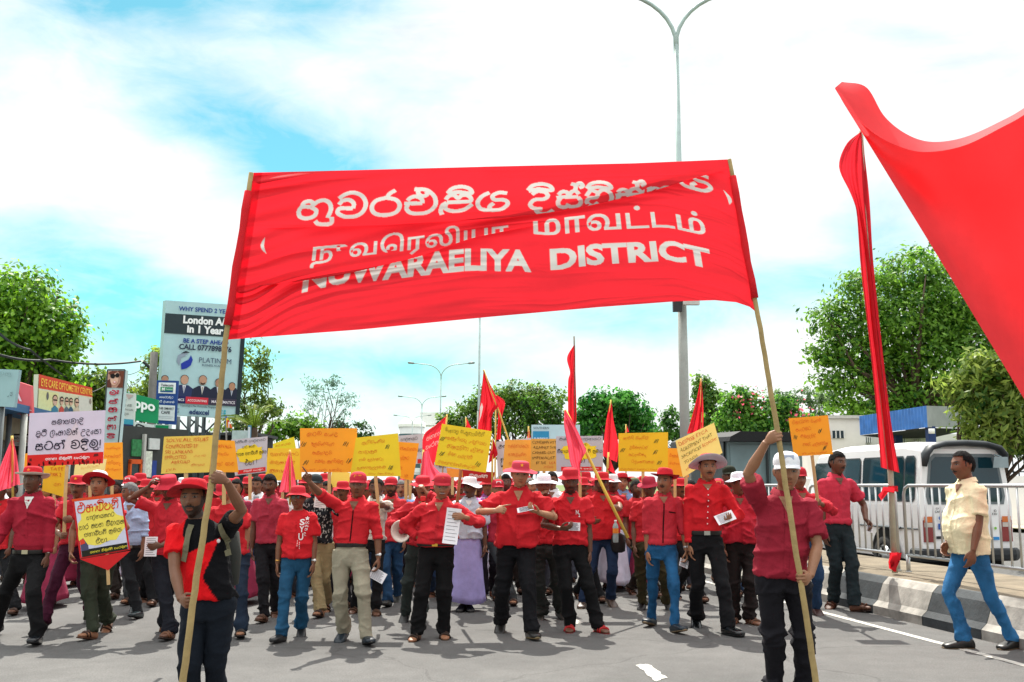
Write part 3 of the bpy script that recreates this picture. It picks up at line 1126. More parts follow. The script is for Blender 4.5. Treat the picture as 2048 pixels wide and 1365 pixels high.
    for S, e, w, hdv, pn, pose, sd in arms:
        i0 = S + np.array([-sd * .06, 0, -.005])
        ar = norm(e - S)
        if slv <= 1:
            end = S * (1 - slv) + e * slv
            Sx.tube([i0, S + np.array([0, 0, -.004]), S * .6 + end * .4, end], [.058, .064, .068 * loose, .074 * loose], 14)
            Sx.ellip(S, (.064, .062, .060), 14, 9)
        else:
            k = slv - 1
            end = e * (1 - k) + w * k
            Sx.tube([i0, S + np.array([0, 0, -.004]), S * .5 + e * .5, e], [.058, .064, .064 * loose, .058 * loose], 14)
            Sx.ellip(S, (.064, .062, .060), 14, 9)
            Sx.ellip(e, (.058 * loose, .058 * loose, .058 * loose), 12, 8)
            Sx.tube([e, e * .5 + end * .5, end], [.058 * loose, .054 * loose, (.047 if k < .8 else .040)], 14)
            cuffs.append((end, norm(w - e), .050 if k < .8 else .043))
    sme = remesh(Sx, max(.010, voxel * 1.25), 3)
    wrinkle(sme, sc.get('wr', .016), seed, keep=lambda V: np.where(V[:, 2] > 1.40, .35, np.where(tuck & (V[:, 2] < 1.05), .15, 1.0)))
    smats = [fabric(sc.get('col', 'd8141c'), .3)]
    if 'pattern' in sc:
        setcol(sme, sc['pattern'](getv(sme)))
        smats = [mat((1, 1, 1), .88, .08, 9, .3, 45, attr='Col', spec=.15, key='patterned cloth')]
    sh_o = link('shirt' if not sc.get('name') else sc['name'], sme, smats, t, True)
    sV = getv(sme)
    bv = BVHTree.FromPolygons([Vector(v) for v in sV], [tuple(p.vertices) for p in sme.polygons])

    def onshirt(u, z, off=.004):
        """front of the shirt at local x=u, height z"""
        for dz in (0, .01, -.01, .02):
            hit = bv.ray_cast(Vector((u, -1, z + dz)), Vector((0, 1, 0)))
            if hit[0] is not None:
                return np.array([u, hit[0].y - off, z])
        return np.array([u, -.12, z])
    cx = tx(1.3)[0]
    neckz = 1.435
    if sc.get('collar', True):
        Cm = MB()
        cc = sc.get('ccol', sc.get('col', 'd8141c'))
        a = np.linspace(-math.pi / 2 + .28, math.pi * 1.5 - .28, 26)
        rk = (fat + 1) / 2
        inner = np.stack([np.cos(a) * .066 * rk, np.sin(a) * .066 * rk, .036 - .028 * np.clip(-np.sin(a), 0, 1)], 1)
        mid = np.stack([np.cos(a) * .074 * rk, np.sin(a) * .074 * rk, .038 - .026 * np.clip(-np.sin(a), 0, 1)], 1)
        dp = np.where(np.sin(a) < -.3, .058, .040)
        outr = np.stack([np.cos(a) * (.098 + .012 * (np.sin(a) < -.5)), np.sin(a) * .092, mid[:, 2] - dp], 1)
        rows = [r + nb + nk * .01 for r in (inner, mid, outr)]
        kk = len(a)
        Cm.add(np.concatenate(rows), [(i * kk + j, i * kk + j + 1, (i + 1) * kk + j + 1, (i + 1) * kk + j) for i in range(2) for j in range(kk - 1)])
        Cm.build('collar', fabric(cc), sh_o, True)
        # open neck: skin or vest in the V
        vz0, vz1 = 1.445, 1.445 - sc.get('vneck', .085)
        Vn = MB()
        q = []
        for r in np.linspace(0, 1, 6):
            for c_ in np.linspace(-1, 1, 5):
                q.append(onshirt(cx + c_ * (.045 * (1 - r) + .003), vz0 - .01 + (vz1 - vz0 + .01) * r, .007))
        for k in range(5):
            q[k][1] = min(q[k][1], nb[1] - .066)
        Vn.add(q, [(a_ * 5 + b_, a_ * 5 + b_ + 1, a_ * 5 + b_ + 6, a_ * 5 + b_ + 5) for a_ in range(5) for b_ in range(4)])
        Vn.build('neck_opening', fabric(sc['vest']) if 'vest' in sc else mat(SKINS[skin], .5, .1, 30), sh_o)
    else:
        Cm = MB()
        th = np.arange(24) * 2 * math.pi / 24
        rk = (fat + 1) / 2
        th = np.append(th, 0)
        Cm.tube([nb + nk * .0 + np.array([math.cos(q) * .070 * rk, math.sin(q) * .070 * rk, .012 - .03 * max(-math.sin(q), 0)]) for q in th], .009, 6, up=nk)
        Cm.build('neckband', fabric(sc.get('ccol', sc.get('col', 'd8141c'))), sh_o, True)
    bot = (1.025 if tuck else hem + .02) - drop * (0 if tuck else 1)
    if sc.get('placket'):
        w = sc.get('pw', .014)
        zs = np.linspace(neckz - .075, bot if sc['placket'] == 'full' else neckz - .20, 26 if sc['placket'] == 'full' else 10)
        Vp = [onshirt(cx * np.clip((z - .95) / .4, 0, 1) + o_, z, .0035) for z in zs for o_ in (-w, w)]
        Pm = MB().add(Vp, [(2 * i, 2 * i + 1, 2 * i + 3, 2 * i + 2) for i in range(len(zs) - 1)])
        Pm.build('button_placket', fabric(sc.get('pcol', sc.get('col', 'd8141c')), .1), sh_o)
    if sc.get('buttons'):
        Bm = MB()
        for z in np.linspace(neckz - .05, bot + .02, 7):
            p = onshirt(cx * np.clip((z - .95) / .4, 0, 1), z, .007)
            Bm.ellip(p, (.007, .004, .007), 8, 5)
        Bm.build('button', mat(sc['buttons'], .4), sh_o, True)
    if sc.get('pocket'):
        u0 = cx + .05
        Pk = MB()
        gx, gz = np.linspace(u0, u0 + .085, 5), np.linspace(1.20, 1.30, 5)
        Vp = [onshirt(u, z, .005) for z in gz for u in gx]
        Pk.add(Vp, [(i * 5 + j, i * 5 + j + 1, i * 5 + j + 6, i * 5 + j + 5) for i in range(4) for j in range(4)])
        Pk.build('pocket', fabric(sc['pocket'] if isinstance(sc['pocket'], str) else sc.get('col')), sh_o)
    if sc.get('flap'):
        gx = np.linspace(cx + .05, cx + .13, 6)
        Vp = [onshirt(u, z - (u - cx) * .15, .007) for z in (1.27, 1.282) for u in gx]
        MB().add(Vp, [(j, j + 1, j + 7, j + 6) for j in range(5)]).build('pocket_edge', fabric(sc['flap']), sh_o)
    for prt in sc.get('print', ()):     # (kind, data, u0,z0,u1,z1, colour)
        kind, data, u0, z0, u1, z1, pc = prt
        if kind == 'text':
            VF = text2d(data, .025)
        elif kind == 'star':
            a = [math.pi / 2 + i * math.pi / 5 for i in range(10)]
            VF = (np.array([(math.cos(q) * (1 if i % 2 == 0 else .42), math.sin(q) * (1 if i % 2 == 0 else .42)) for i, q in enumerate(a)] + [(0, 0)]), [(i, (i + 1) % 10, 10) for i in range(10)])
        V2, F2 = fit2d(VF, (u0, z0, u1, z1), kind == 'star')
        MB().add([onshirt(u + cx, z, .006) for u, z in V2], F2).build('lettering' if kind == 'text' else 'printed_star', ink(pc), sh_o)
    for end, dr, r in cuffs:
        if sc.get('cuff', True):
            MB().tube([end - dr * .03, end + dr * .008], [r * 1.12, r * 1.12], 14).build('cuff', fabric(sc.get('col', 'd8141c')), sh_o, True)
    # --- trousers / sarong
    lg = legs or {}
    lcol = lg.get('col', '15161a')
    wz = 1.0 if tuck else max(.97, hem + .05)
    T = MB()
    fit = lg.get('fit', 1.0)
    if lg.get('kind') == 'sarong':
        fm = (fl[0][0] + fl[1][0]) / 2
        dx, dy = abs(fl[0][0][0] - fl[1][0][0]) / 2, abs(fl[0][0][1] - fl[1][0][1]) / 2
        prof = [(z_, a_ + dx * (1 - z_) * .45, b_ + dy * (1 - z_) * 1.0) for z_, a_, b_ in [(1.0, .150, .112), (.93, .165, .128), (.8, .180, .140), (.6, .190, .155), (.4, .20, .17), (.2, .215, .19), (.115, .225, .20)]]
        rg = []
        for z, a, b in prof[::-1]:
            k = (1.0 - z)
            nnn = 48
            r = ellring(np.array([fm[0] * k * .7, fm[1] * k * .7, z - drop * np.clip((z - .1) / .6, 0, 1)]), a, b, nnn, 2.1)
            th = np.arange(nnn) * 2 * math.pi / nnn
            rf = 1 + k * (.045 * np.sin(9 * th + 1.5 * z) + .05 * np.sin(4 * th + 3 * z + 1) + .02 * np.sin(15 * th))
            c = r.mean(0)
            rg.append((r - c) * rf[:, None] + c + np.array([0, 0, .02 * k]) * np.sin(2 * th + .5)[:, None])
        T.rings(rg)
        tme = T.mesh()
    else:
        b1 = bl * .25
        rg = []
        for z, a, b in [(.79, .115, .10), (.84, .152, .112), (.90, .165, .117), (.95, .154, .108), (wz, .146, .102), (wz + .015, .140 + b1, .098 + b1)]:
            rg.append(ellring(np.array([0, .006, z - drop]), a * (1 + (width - 1) * .6), b, 28, 2.3))
        T.rings(rg)
        for i in range(2):
            H, K, A = hipL[i], knee[i], ankf[i]
            f, sdv, u = foot_dir(fl[i][1], fl[i][2])
            hemp = A + np.array([0, 0, -.018 + lg.get('crop', 0)]) + f * .008
            kb = np.array([0, .01, 0])
            T.tube([H + np.array([0, 0, .05]), H + np.array([0, 0, -.02]), H * .55 + K * .45, K, K * .55 + A * .45 + kb, hemp],
                   [.088 * fit, .093 * fit, .080 * fit, .067 * fit, .063 * fit * lg.get('flare', 1), .062 * fit * lg.get('flare', 1)], 16)
            T.ellip(K, (.066 * fit,) * 3, 12, 8)
        tme = remesh(T, max(.011, voxel * 1.25), 2)
        kn = [k[2] for k in knee]

        def kp(V):
            z = V[:, 2]
            return .5 + 1.1 * np.exp(-((z - .13) / .10) ** 2) + .7 * np.exp(-((z - np.mean(kn)) / .09) ** 2) + .5 * np.exp(-((z - .80) / .06) ** 2)
        wrinkle(tme, lg.get('wr', .013), seed + 3, keep=kp)
    if 'pattern' in lg:
        setcol(tme, lg['pattern'](getv(tme)))
        tm = mat((1, 1, 1), .88, .08, 9, .3, 45, attr='Col', spec=.15, key='patterned cloth')
    else:
        tm = mat(lcol, .85, lg.get('var', .18), 5.0, .3, 50, spec=.2)
    if not nolegs:
        link(lg.get('kind', 'trousers'), tme, tm, t, True)
    if tuck and sc.get('belt', True):
        Bl = MB()
        zb = wz - .005 - drop
        rr = ellring(np.array([0, .006 - b1 * 1.2, zb]), .160 * (1 + (width - 1) * .8) + b1 * 1.6, .117 + b1 * 1.6, 36, 2.3)
        Bl.rings([rr + np.array([0, 0, -.02]), rr * np.array([1.01, 1.01, 1]) + np.array([0, 0, -.015]), rr * np.array([1.01, 1.01, 1]) + np.array([0, 0, .015]), rr + np.array([0, 0, .02])], False)
        bo = Bl.build('belt', mat('14100e', .45, .1), t, True)
        yb = rr[:, 1].min()
        MB().box((-.03, yb - .012, zb - .02), (.03, yb - .004, zb + .02)).build('buckle', metal(sc.get('buckle', 'b0a890'), .3), bo)
    # --- footwear
    so_ = shoes or {'kind': 'sandal', 'col': '3a2418'}
    for i in range(2):
        A, yw, pt = ankf[i], fl[i][1], fl[i][2]
        f, sdv, u = foot_dir(yw, pt)
        if so_['kind'] == 'shoe':
            me_ = MB()
            me_.rings(foot_rings(A, yw, pt, .010, .004, 16))
            so1 = me_.build('shoe', mat(so_['col'], so_.get('rough', .4), .15, 12, spec=.5), t, True)
            sm = MB()
            sm.rings([r * 1 for r in [q for q in foot_rings(A, yw, pt, .014, .004, 16)]][:0] or [A + f * a_ + sdv * 0 + np.outer(np.cos(np.arange(12) * math.pi / 6), sdv) * hw + np.outer(np.sin(np.arange(12) * math.pi / 6), u) * .012 - u * .073 for a_, hw in ((-.076, .02), (-.06, .04), (0, .045), (.07, .05), (.13, .058), (.175, .05), (.21, .02))])
            sm.build('sole', mat(so_.get('sole', '0d0d0d'), .7), so1, True)
        else:
            sm = MB()
            sm.rings([A + f * a_ + np.outer(np.cos(np.arange(12) * math.pi / 6), sdv) * hw + np.outer(np.sin(np.arange(12) * math.pi / 6), u) * .010 - u * .080 for a_, hw in ((-.074, .02), (-.06, .04), (0, .043), (.07, .046), (.13, .055), (.175, .05), (.205, .02))])
            so1 = sm.build('sandal', mat(so_.get('sole', so_['col']), .7), t, True)
            st = MB()
            for a_ in ((.075, .12) if not so_.get('thong') else ()):
                pts = [A + f * (a_ + .012 * math.sin(q * 2)) + sdv * math.cos(q) * (.052 if a_ > .1 else .048) + u * (-.07 + (.052 if a_ > .1 else .064) * math.sin(q) ** .8) for q in np.linspace(.02, math.pi - .02, 10)]
                st.tube(pts, (.014, .004), 6, up=f)
            if so_.get('thong'):
                c0 = A + f * .145 - u * .045
                for sg in (-1, 1):
                    st.tube([c0, A + f * .09 + sdv * sg * .03 - u * .012, A + f * .03 + sdv * sg * .046 - u * .05], .007, 6)
            st.build('strap', mat(so_['col'], .55, .1), so1, True)
    # --- small worn things
    for ex in extras:
        k = ex[0]
        if k in ('watch', 'bangle'):
            S, e, w, hdv, pn, pose, sd = arms[ex[1]]
            dr = norm(w - e)
            wo = MB().tube([w - dr * .045, w - dr * .028], [.031, .030], 14).build('watch' if k == 'watch' else 'bangle', metal(ex[2], .3), t, True)
            if k == 'watch':
                fn = np.cross(dr, np.array([0, 0, 1.0]))
                o_ = norm(np.array([sd * .6, -.7, .2]))
                MB().ellip(w - dr * .036 + o_ * .028, (.016, .016, .016), 10, 8).build('watch_face', mat('e8e8e6', .3), wo, True)
        elif k == 'glasses':
            gm = MB()
            for sg in (-1, 1):
                q = [(sg * .033 + .026 * math.cos(a), .0165 + .019 * math.sin(a)) for a in np.linspace(0, 2 * math.pi, 14, endpoint=False)]
                for yy in (-.101, -.094):
                    pass
                gm.add([Rm @ np.array([u, -.104 + abs(u) ** 2 * 7, z]) + hc for u, z in q] + [Rm @ np.array([u, -.098 + abs(u) ** 2 * 7, z]) + hc for u, z in q],
                       [tuple(range(14)), tuple(range(27, 13, -1))] + [(i, (i + 1) % 14, 14 + (i + 1) % 14, 14 + i) for i in range(14)])
                gm.tube([Rm @ np.array([sg * .058, -.082, .02]) + hc, Rm @ np.array([sg * .080, -.03, .02]) + hc, Rm @ np.array([sg * .082, .02, .018]) + hc], .003, 5)
            gm.tube([Rm @ np.array([-.01, -.104, .022]) + hc, Rm @ np.array([.01, -.104, .022]) + hc], .003, 5)
            gm.build('sunglasses', mat('050506', .12, 0.05, spec=.8), t)
    c = Ctx()
    c.root, c.s, c.arms, c.hc, c.Rm, c.bv, c.onshirt, c.root3, c.Rz, c.shirt, c.tx, c.drop = t, s, arms, hc, Rm, bv, onshirt, root3, Rz, sh_o, tx, drop
    c.world = lambda p: Rz @ np.asarray(p) * s + root3
    return c


def hand_pos(c, i, a=.075, pn=.018):
    """world position of the middle of a closed hand"""
    S, e, w, hdv, p, pose, sd = c.arms[i]
    hdv = norm(hdv)
    p = norm(p - hdv * (p @ hdv))
    return c.world(w + hdv * a + p * pn)


# ------------------------------------------------------------------ ground, road, median
RA = R(10)
U = np.array([-math.sin(RA), math.cos(RA), 0])      # along the road, away from the camera
V_ = np.array([math.cos(RA), math.sin(RA), 0])      # to the right
K0 = np.array([4.60, 11.5, 0])                      # kerb of the median


def road(a, b, z=0.0):
    """a metres to the right of the median kerb, b metres along the road"""
    p = K0 + V_ * a + U * b
    return np.array([p[0], p[1], z])


def asphalt():
    m = bpy.data.materials.new('material')
    m.use_nodes = True
    t = m.node_tree
    b = t.nodes['Principled BSDF']
    b.inputs['Roughness'].default_value = .85
    b.inputs['Specular IOR Level'].default_value = .25
    tc = N(t, 'ShaderNodeTexCoord')
    n1 = N(t, 'ShaderNodeTexNoise', Scale=.45, Detail=6.0, Roughness=.6)
    n2 = N(t, 'ShaderNodeTexNoise', Scale=70.0, Detail=4.0, Roughness=.8)
    n3 = N(t, 'ShaderNodeTexNoise', Scale=4.0, Detail=8.0, Roughness=.7)
    vo = N(t, 'ShaderNodeTexVoronoi', Scale=.55, _feature='DISTANCE_TO_EDGE')
    nd = N(t, 'ShaderNodeTexNoise', Scale=1.6, Detail=6.0)
    mpv = N(t, 'ShaderNodeMix', _data_type='VECTOR')
    mpv.inputs[0].default_value = .35
    for n in (n1, n2, n3, nd):
        t.links.new(tc.outputs['Object'], n.inputs['Vector'])
    t.links.new(tc.outputs['Object'], mpv.inputs[4])
    t.links.new(nd.outputs['Color'], mpv.inputs[5])
    t.links.new(mpv.outputs[1], vo.inputs['Vector'])
    r1 = N(t, 'ShaderNodeValToRGB')
    r1.color_ramp.elements[0].color = (.078, .077, .075, 1)
    r1.color_ramp.elements[1].color = (.122, .120, .116, 1)
    r1.color_ramp.elements[0].position = .3
    r1.color_ramp.elements[1].position = .7
    t.links.new(n1.outputs[0], r1.inputs[0])
    mr = N(t, 'ShaderNodeMapRange', i1=.3, i2=.7, i3=.55, i4=1.5)
    t.links.new(n2.outputs[0], mr.inputs[0])
    mr3 = N(t, 'ShaderNodeMapRange', i1=.3, i2=.7, i3=.86, i4=1.12)
    t.links.new(n3.outputs[0], mr3.inputs[0])
    cr = N(t, 'ShaderNodeMapRange', i1=.0, i2=.006, i3=.72, i4=1.0)
    t.links.new(vo.outputs['Distance'], cr.inputs[0])
    mm = N(t, 'ShaderNodeMath', _operation='MULTIPLY')
    m2 = N(t, 'ShaderNodeMath', _operation='MULTIPLY')
    t.links.new(mr.outputs[0], mm.inputs[0])
    t.links.new(mr3.outputs[0], mm.inputs[1])
    t.links.new(mm.outputs[0], m2.inputs[0])
    t.links.new(cr.outputs[0], m2.inputs[1])
    mx = N(t, 'ShaderNodeMix', _data_type='RGBA', _blend_type='MULTIPLY')
    mx.inputs[0].default_value = 1
    t.links.new(r1.outputs[0], mx.inputs[6])
    t.links.new(m2.outputs[0], mx.inputs[7])
    t.links.new(mx.outputs[2], b.inputs['Base Color'])
    bp = N(t, 'ShaderNodeBump', Strength=.6, Distance=.012)
    t.links.new(n2.outputs[0], bp.inputs['Height'])
    t.links.new(bp.outputs[0], b.inputs['Normal'])
    return m


ASPH = asphalt()
GRASS = mat('5c6a3a', .95, .3, .4)
MB().add([(-900, -60, -.02), (900, -60, -.02), (900, 1500, -.02), (-900, 1500, -.02)], [(0, 1, 2, 3)]).build('ground', GRASS, kind='structure')


def strip(name, a0, a1, b0, b1, z, m):
    return MB().add([road(a0, b0, z), road(a1, b0, z), road(a1, b1, z), road(a0, b1, z)], [(0, 1, 2, 3)]).build(name, m, kind='structure')


strip('road', -14.2, 0.02, -40, 500, 0, ASPH)
strip('opposite_road', 1.9, 15.5, -40, 500, -.004, ASPH)
PAINT = mat('b4b2aa', .75, .45, 14.0, .3, 60)
edge = MB()
edge.add([road(-.60, -20, .004), road(-.51, -20, .004), road(-.51, 300, .004), road(-.60, 300, .004)], [(0, 1, 2, 3)])
edge.build('edge_line', PAINT, kind='structure')


def dash(pts, name='lane_dash'):
    q = [np.array(G(*p)) + np.array([0, 0, .005]) for p in pts]
    # ragged, worn outline
    rs = random.Random(pts[0][0])
    out = []
    for i in range(4):
        a, b = q[i], q[(i + 1) % 4]
        for k in range(8):
            p = a + (b - a) * k / 8
            out.append(p + np.array([rs.uniform(-.012, .012), rs.uniform(-.02, .02), 0]))
    MB().add(out, [tuple(range(len(out)))]).build(name, PAINT, kind='structure')


dash([(1272, 1331), (1296, 1329), (1334, 1357), (1312, 1365)])
dash([(1112, 1226), (1122, 1224), (1166, 1247), (1152, 1249)])
dash([(1020, 1166), (1026, 1165), (1046, 1177), (1038, 1178)])


def median():
    prof = [(0, -.01), (0, .10), (.07, .16), (.15, .36), (.22, .43), (.24, .44)]   # offset, height
    Lb = 1.05
    white, black = mat('918e87', .85, .4, 4.0, .3, 20), mat('32373a', .8, .4, 4.0, .3, 20)
    n0 = -9
    mb = MB()
    for i in range(n0, 60):
        b0, b1 = i * Lb + .004, (i + 1) * Lb - .004
        mi = i % 2
        rows = [[road(a, b, z) for a, z in prof] for b in (b0, b1)]
        k = len(prof)
        mb.add(np.array(rows[0] + rows[1]), [(j, k + j, k + j + 1, j + 1) for j in range(k - 1)], mi)
    mb.build('kerb', [white, black], kind='structure')
    tp = MB()
    tp.add([road(.235, n0 * Lb, .432), road(1.9, n0 * Lb, .432), road(1.9, 75, .432), road(.235, 75, .432), road(1.9, n0 * Lb, -.01), road(1.9, 75, -.01)], [(0, 1, 2, 3), (1, 4, 5, 2)])
    tp.build('median_strip', mat('6e6454', .95, .35, 2.6, .5, 30), kind='structure')


median()


def barrier(b0, b1, label):
    """crowd-control barrier on the median, .8 m behind the kerb face"""
    A = .80
    z0, z1, zb = .445, 1.55, .66
    t = thing('metal_barrier', label, 'barrier', tuple(road(A, (b0 + b1) / 2, z0)), 0, 'crowd barriers along the median')
    base = np.array(t.location)
    q = lambda b, z: road(A, b, z) - base
    st = metal('b9bdbd', .38, .12)
    r = .12
    top = [q(b0, zb), q(b0, z1 - r), q(b0 + r * .3, z1 - r * .3), q(b0 + r, z1), q(b1 - r, z1), q(b1 - r * .3, z1 - r * .3), q(b1, z1 - r), q(b1, zb)]
    fr = MB()
    fr.tube(top, .021, 10)
    fr.tube([q(b0, zb), q(b1, zb)], .021, 10)
    fr.build('frame', st, t, True)
    bars = MB()
    n = max(int((b1 - b0) / .155), 4)
    for i in range(1, n):
        b = b0 + (b1 - b0) * i / n
        MB().tube([q(b, zb), q(b, z1)], .0125, 8).build('upright', st, t, True)
    for b in (b0 + .02, b1 - .02):
        lg = MB()
        lg.tube([q(b, z0), q(b, zb + .01)], .026, 8)
        lg.box((-.03, -.03, 0), (.03, .03, .012), M=Matrix.Translation(Vector(q(b, z0))))
        lg.build('leg', st, t, True)


for i, (b0, b1, lb) in enumerate([(-4.6, -2.2, 'metal barrier panel cut by the right picture edge, nearest the camera'), (-2.1, 1.55, 'long metal barrier behind the man in the yellow shirt'),
                                  (1.75, 4.2, 'metal barrier with a rounded end, beside the man in the pink-red polo'), (4.3, 7.4, 'metal barrier half hidden behind the white-capped pole bearer'), (7.5, 10.6, 'metal barrier in front of the grey truck')]):
    barrier(b0, b1, lb)

# ------------------------------------------------------------------ street lamps


def lamp(bx, by, d, zj, arm, label, box=False, lean=0.0):
    p0 = P(bx, by, d)
    base = np.array([p0[0], d, 0.43])
    top = P(bx + lean, by, d)
    t = thing('street_lamp', label, 'street lamp', tuple(base), 0, 'twin-armed street lamps along the median')
    st = mat('9fb0ad', .5, .12, 4.0, metal=.3)
    zj -= .43
    k = np.array([lean * d / F, 0, 0])
    q = lambda z: np.array([0, 0, z]) + k * (z / zj)
    conc = mat('8f938e', .85, .12, 3.0, .3, 25)
    zl = zj * .49
    MB().tube([q(0), q(zl)], [.115, .095], 14).build('lower_pole', conc, t, True)
    MB().tube([q(zl), q(zl + .1), q(zj)], [.09, .07, .055], 14).build('upper_pole', st, t, True)
    for sg in (-1, 1):
        a = MB()
        pts = [q(zj - .3)] + [q(zj) + np.array([sg * arm * .58 * (1 - math.cos(x)), 0, arm * .48 * math.sin(x)]) for x in np.linspace(0.15, math.pi / 2, 9)] + [q(zj) + np.array([sg * arm * .95, 0, arm * .52])]
        a.tube(pts, [.055] + [.045] * 9 + [.04], 10)
        ao = a.build('arm', st, t, True)
        hd = q(zj) + np.array([sg * arm * .95, 0, arm * .52])
        MB().tube([hd, hd + np.array([sg * .12, 0, .012]), hd + np.array([sg * .5, 0, .05]), hd + np.array([sg * .62, 0, .06])], [.05, (.10, .05), (.11, .05), (.05, .03)], 10).build('lamp_head', mat('8a9696', .4, .1), ao, True)
    if box:
        m = MB()
        zb = zl + .02
        m.box((-.02, -.30, zb - .42), (.33, -.17, zb + .0))
        m.build('control_box', mat('b8bab6', .6, .1), t)
        MB().box((-.22, -.27, zb - .56), (-.035, -.15, zb + .06)).build('loudspeaker', mat('2a2d30', .6), t)
    return t


lamp(1372, 968, 20.9, 11.2, 2.6, 'nearest tall street lamp, its twin arms cut by the top edge, behind the banner', True, 2)
lamp(956, 968, 55, 10.9, 2.5, 'street lamp whose junction shows just under the lower edge of the big banner', lean=2)
lamp(878, 968, 88, 10.9, 2.5, 'street lamp with both arms clear against the sky, left of the banner lamp', lean=2)
lamp(841, 968, 122, 10.9, 2.5, 'smaller street lamp in front of the far white curved building', lean=1)
lamp(822, 968, 156, 10.9, 2.5, 'farthest street lamp, with its left arm over the white curved building', lean=1)

# ------------------------------------------------------------------ trees


def leaf_mesh(name, cen, nrm, L, Wd, rs, parent, c0, c1, cvar=None, droop=.3):
    n = len(cen)
    t = rs.normal(size=(n, 3))
    t -= nrm * np.sum(t * nrm, 1, keepdims=True)
    t[:, 2] -= droop
    t /= np.linalg.norm(t, axis=1, keepdims=True) + 1e-9
    b = np.cross(nrm, t)
    b /= np.linalg.norm(b, axis=1, keepdims=True) + 1e-9
    sz = rs.uniform(.65, 1.3, (n, 1))
    V = np.empty((n, 4, 3))
    V[:, 0] = cen - t * L * sz * .5
    V[:, 1] = cen + b * Wd * sz * .5 + nrm * Wd * .12
    V[:, 2] = cen + t * L * sz * .5
    V[:, 3] = cen - b * Wd * sz * .5 + nrm * Wd * .12
    me = bpy.data.meshes.new(name)
    me.vertices.add(4 * n)
    me.loops.add(4 * n)
    me.polygons.add(n)
    me.vertices.foreach_set('co', V.ravel())
    me.loops.foreach_set('vertex_index', np.arange(4 * n, dtype=np.int32))
    me.polygons.foreach_set('loop_start', np.arange(0, 4 * n, 4, dtype=np.int32))
    me.update()
    a, bb = np.array(srgb(c0)), np.array(srgb(c1))
    a, bb = a * 1.0, bb * 1.08
    k = rs.uniform(0, 1, (n, 1)) * .55 + (cvar[:, None] if cvar is not None else .2)
    C = np.repeat(a * (1 - k) + bb * k, 4, axis=0)
    setcol(me, np.clip(C, 0.002, 1))
    return link(name, me, LEAF, parent)


def leafmat():
    m = mat((1, 1, 1), .5, .15, 1.5, trans=.58, attr='Col', spec=.4, key='leaf')
    return m


LEAF = leafmat()
BARK = mat('4a3c30', .9, .3, 6.0, .6, 18)


def tree(name, label, bx, d, lobes, n, L=.22, Wd=None, c0='2c5418', c1='6f9a2c', trunk=.16, ztop=None, seed=1, cl=.34, flat=.8, group=None, cat='tree', flowers=None, crownname='crown', cover=1.0, up=.55, stems=1):
    """lobes: (px, py, rx, ry) ellipses of foliage in photo pixels at depth d"""
    rs = np.random.RandomState(seed)
    base = np.array([P(bx, 968, d)[0], d, 0])
    t = thing(name, label, cat, tuple(base), 0, group)
    LB = []
    for px, py, rx, ry in lobes:
        c = np.array(P(px, py, d)) - base
        c[1] += rs.uniform(-.25, .25) * rx * d / F
        LB.append((c, np.array([rx * d / F, min(rx, ry * 1.2) * d / F * flat, ry * d / F])))
    area = np.array([r[0] * r[2] for _, r in LB])
    cen, nrm, cv = [], [], []
    for (c, r), w in zip(LB, area / area.sum()):
        m = int(n * w)
        per = 26
        nc = max(int(m / per), 3)
        dr = rs.normal(size=(nc, 3))
        dr /= np.linalg.norm(dr, axis=1, keepdims=True)
        rad = rs.uniform(.25, 1, (nc, 1)) ** .45 * (1 + .09 * rs.normal(size=(nc, 1)))
        cc = c + dr * r * rad
        cs = cl * (r.mean() ** .5) * rs.uniform(.6, 1.25, (nc, 1))
        cval = rs.uniform(-.22, .35, nc)
        o = rs.normal(size=(nc, per, 3))
        o *= (cs * .55)[:, None, :] * np.array([1, 1, .62])
        pts = cc[:, None, :] + o
        nn = dr[:, None, :] * .7 + o / (cs[:, None, :] + 1e-6) * .5 + rs.normal(size=(nc, per, 3)) * .55 + np.array([0, 0, up])
        cen.append(pts.reshape(-1, 3))
        nrm.append(nn.reshape(-1, 3))
        cv.append(np.repeat(cval, per))
    cen, nrm, cv = np.concatenate(cen), np.concatenate(nrm), np.concatenate(cv)
    nrm /= np.linalg.norm(nrm, axis=1, keepdims=True)
    ok = cen[:, 2] > .1
    leaf_mesh(crownname, cen[ok], nrm[ok], L, Wd or L * .5, rs, t, c0, c1, cv[ok])
    if flowers:
        k = rs.choice(len(cen), flowers[1], replace=False)
        kk = k[cen[k, 2] > np.percentile(cen[:, 2], 35)]
        # blossoms sit in bunches
        seeds = cen[rs.choice(kk, 9)]
        pts = np.concatenate([s_ + rs.normal(size=(flowers[1] // 9, 3)) * .28 for s_ in seeds])
        nn = rs.normal(size=pts.shape)
        nn /= np.linalg.norm(nn, axis=1, keepdims=True)
        leaf_mesh('blossom', pts, nn, L * .8, L * .6, rs, t, flowers[0], 'e87a90')
    T = MB()
    top = max(LB, key=lambda q: q[1][0] * q[1][2])[0]
    fork = np.array([top[0] * .3, 0, max(top[2] * .45, .4)])
    T.tube([np.zeros(3) - np.array([0, 0, .05]), fork * .5 + np.array([rs.uniform(-.1, .1), 0, 0]), fork], [trunk * 1.25, trunk, trunk * .8], 10)
    for c, r in LB:
        for k in range(3):
            e = c + rs.normal(size=3) * r * .45
            mid = fork * .45 + e * .55 + rs.normal(size=3) * .12 * np.linalg.norm(e - fork) * np.array([1, 1, .5])
            T.tube([fork, mid, e], [trunk * .45, trunk * .22, trunk * .06], 7)
    T.build('trunk', BARK, t, True)
    return t


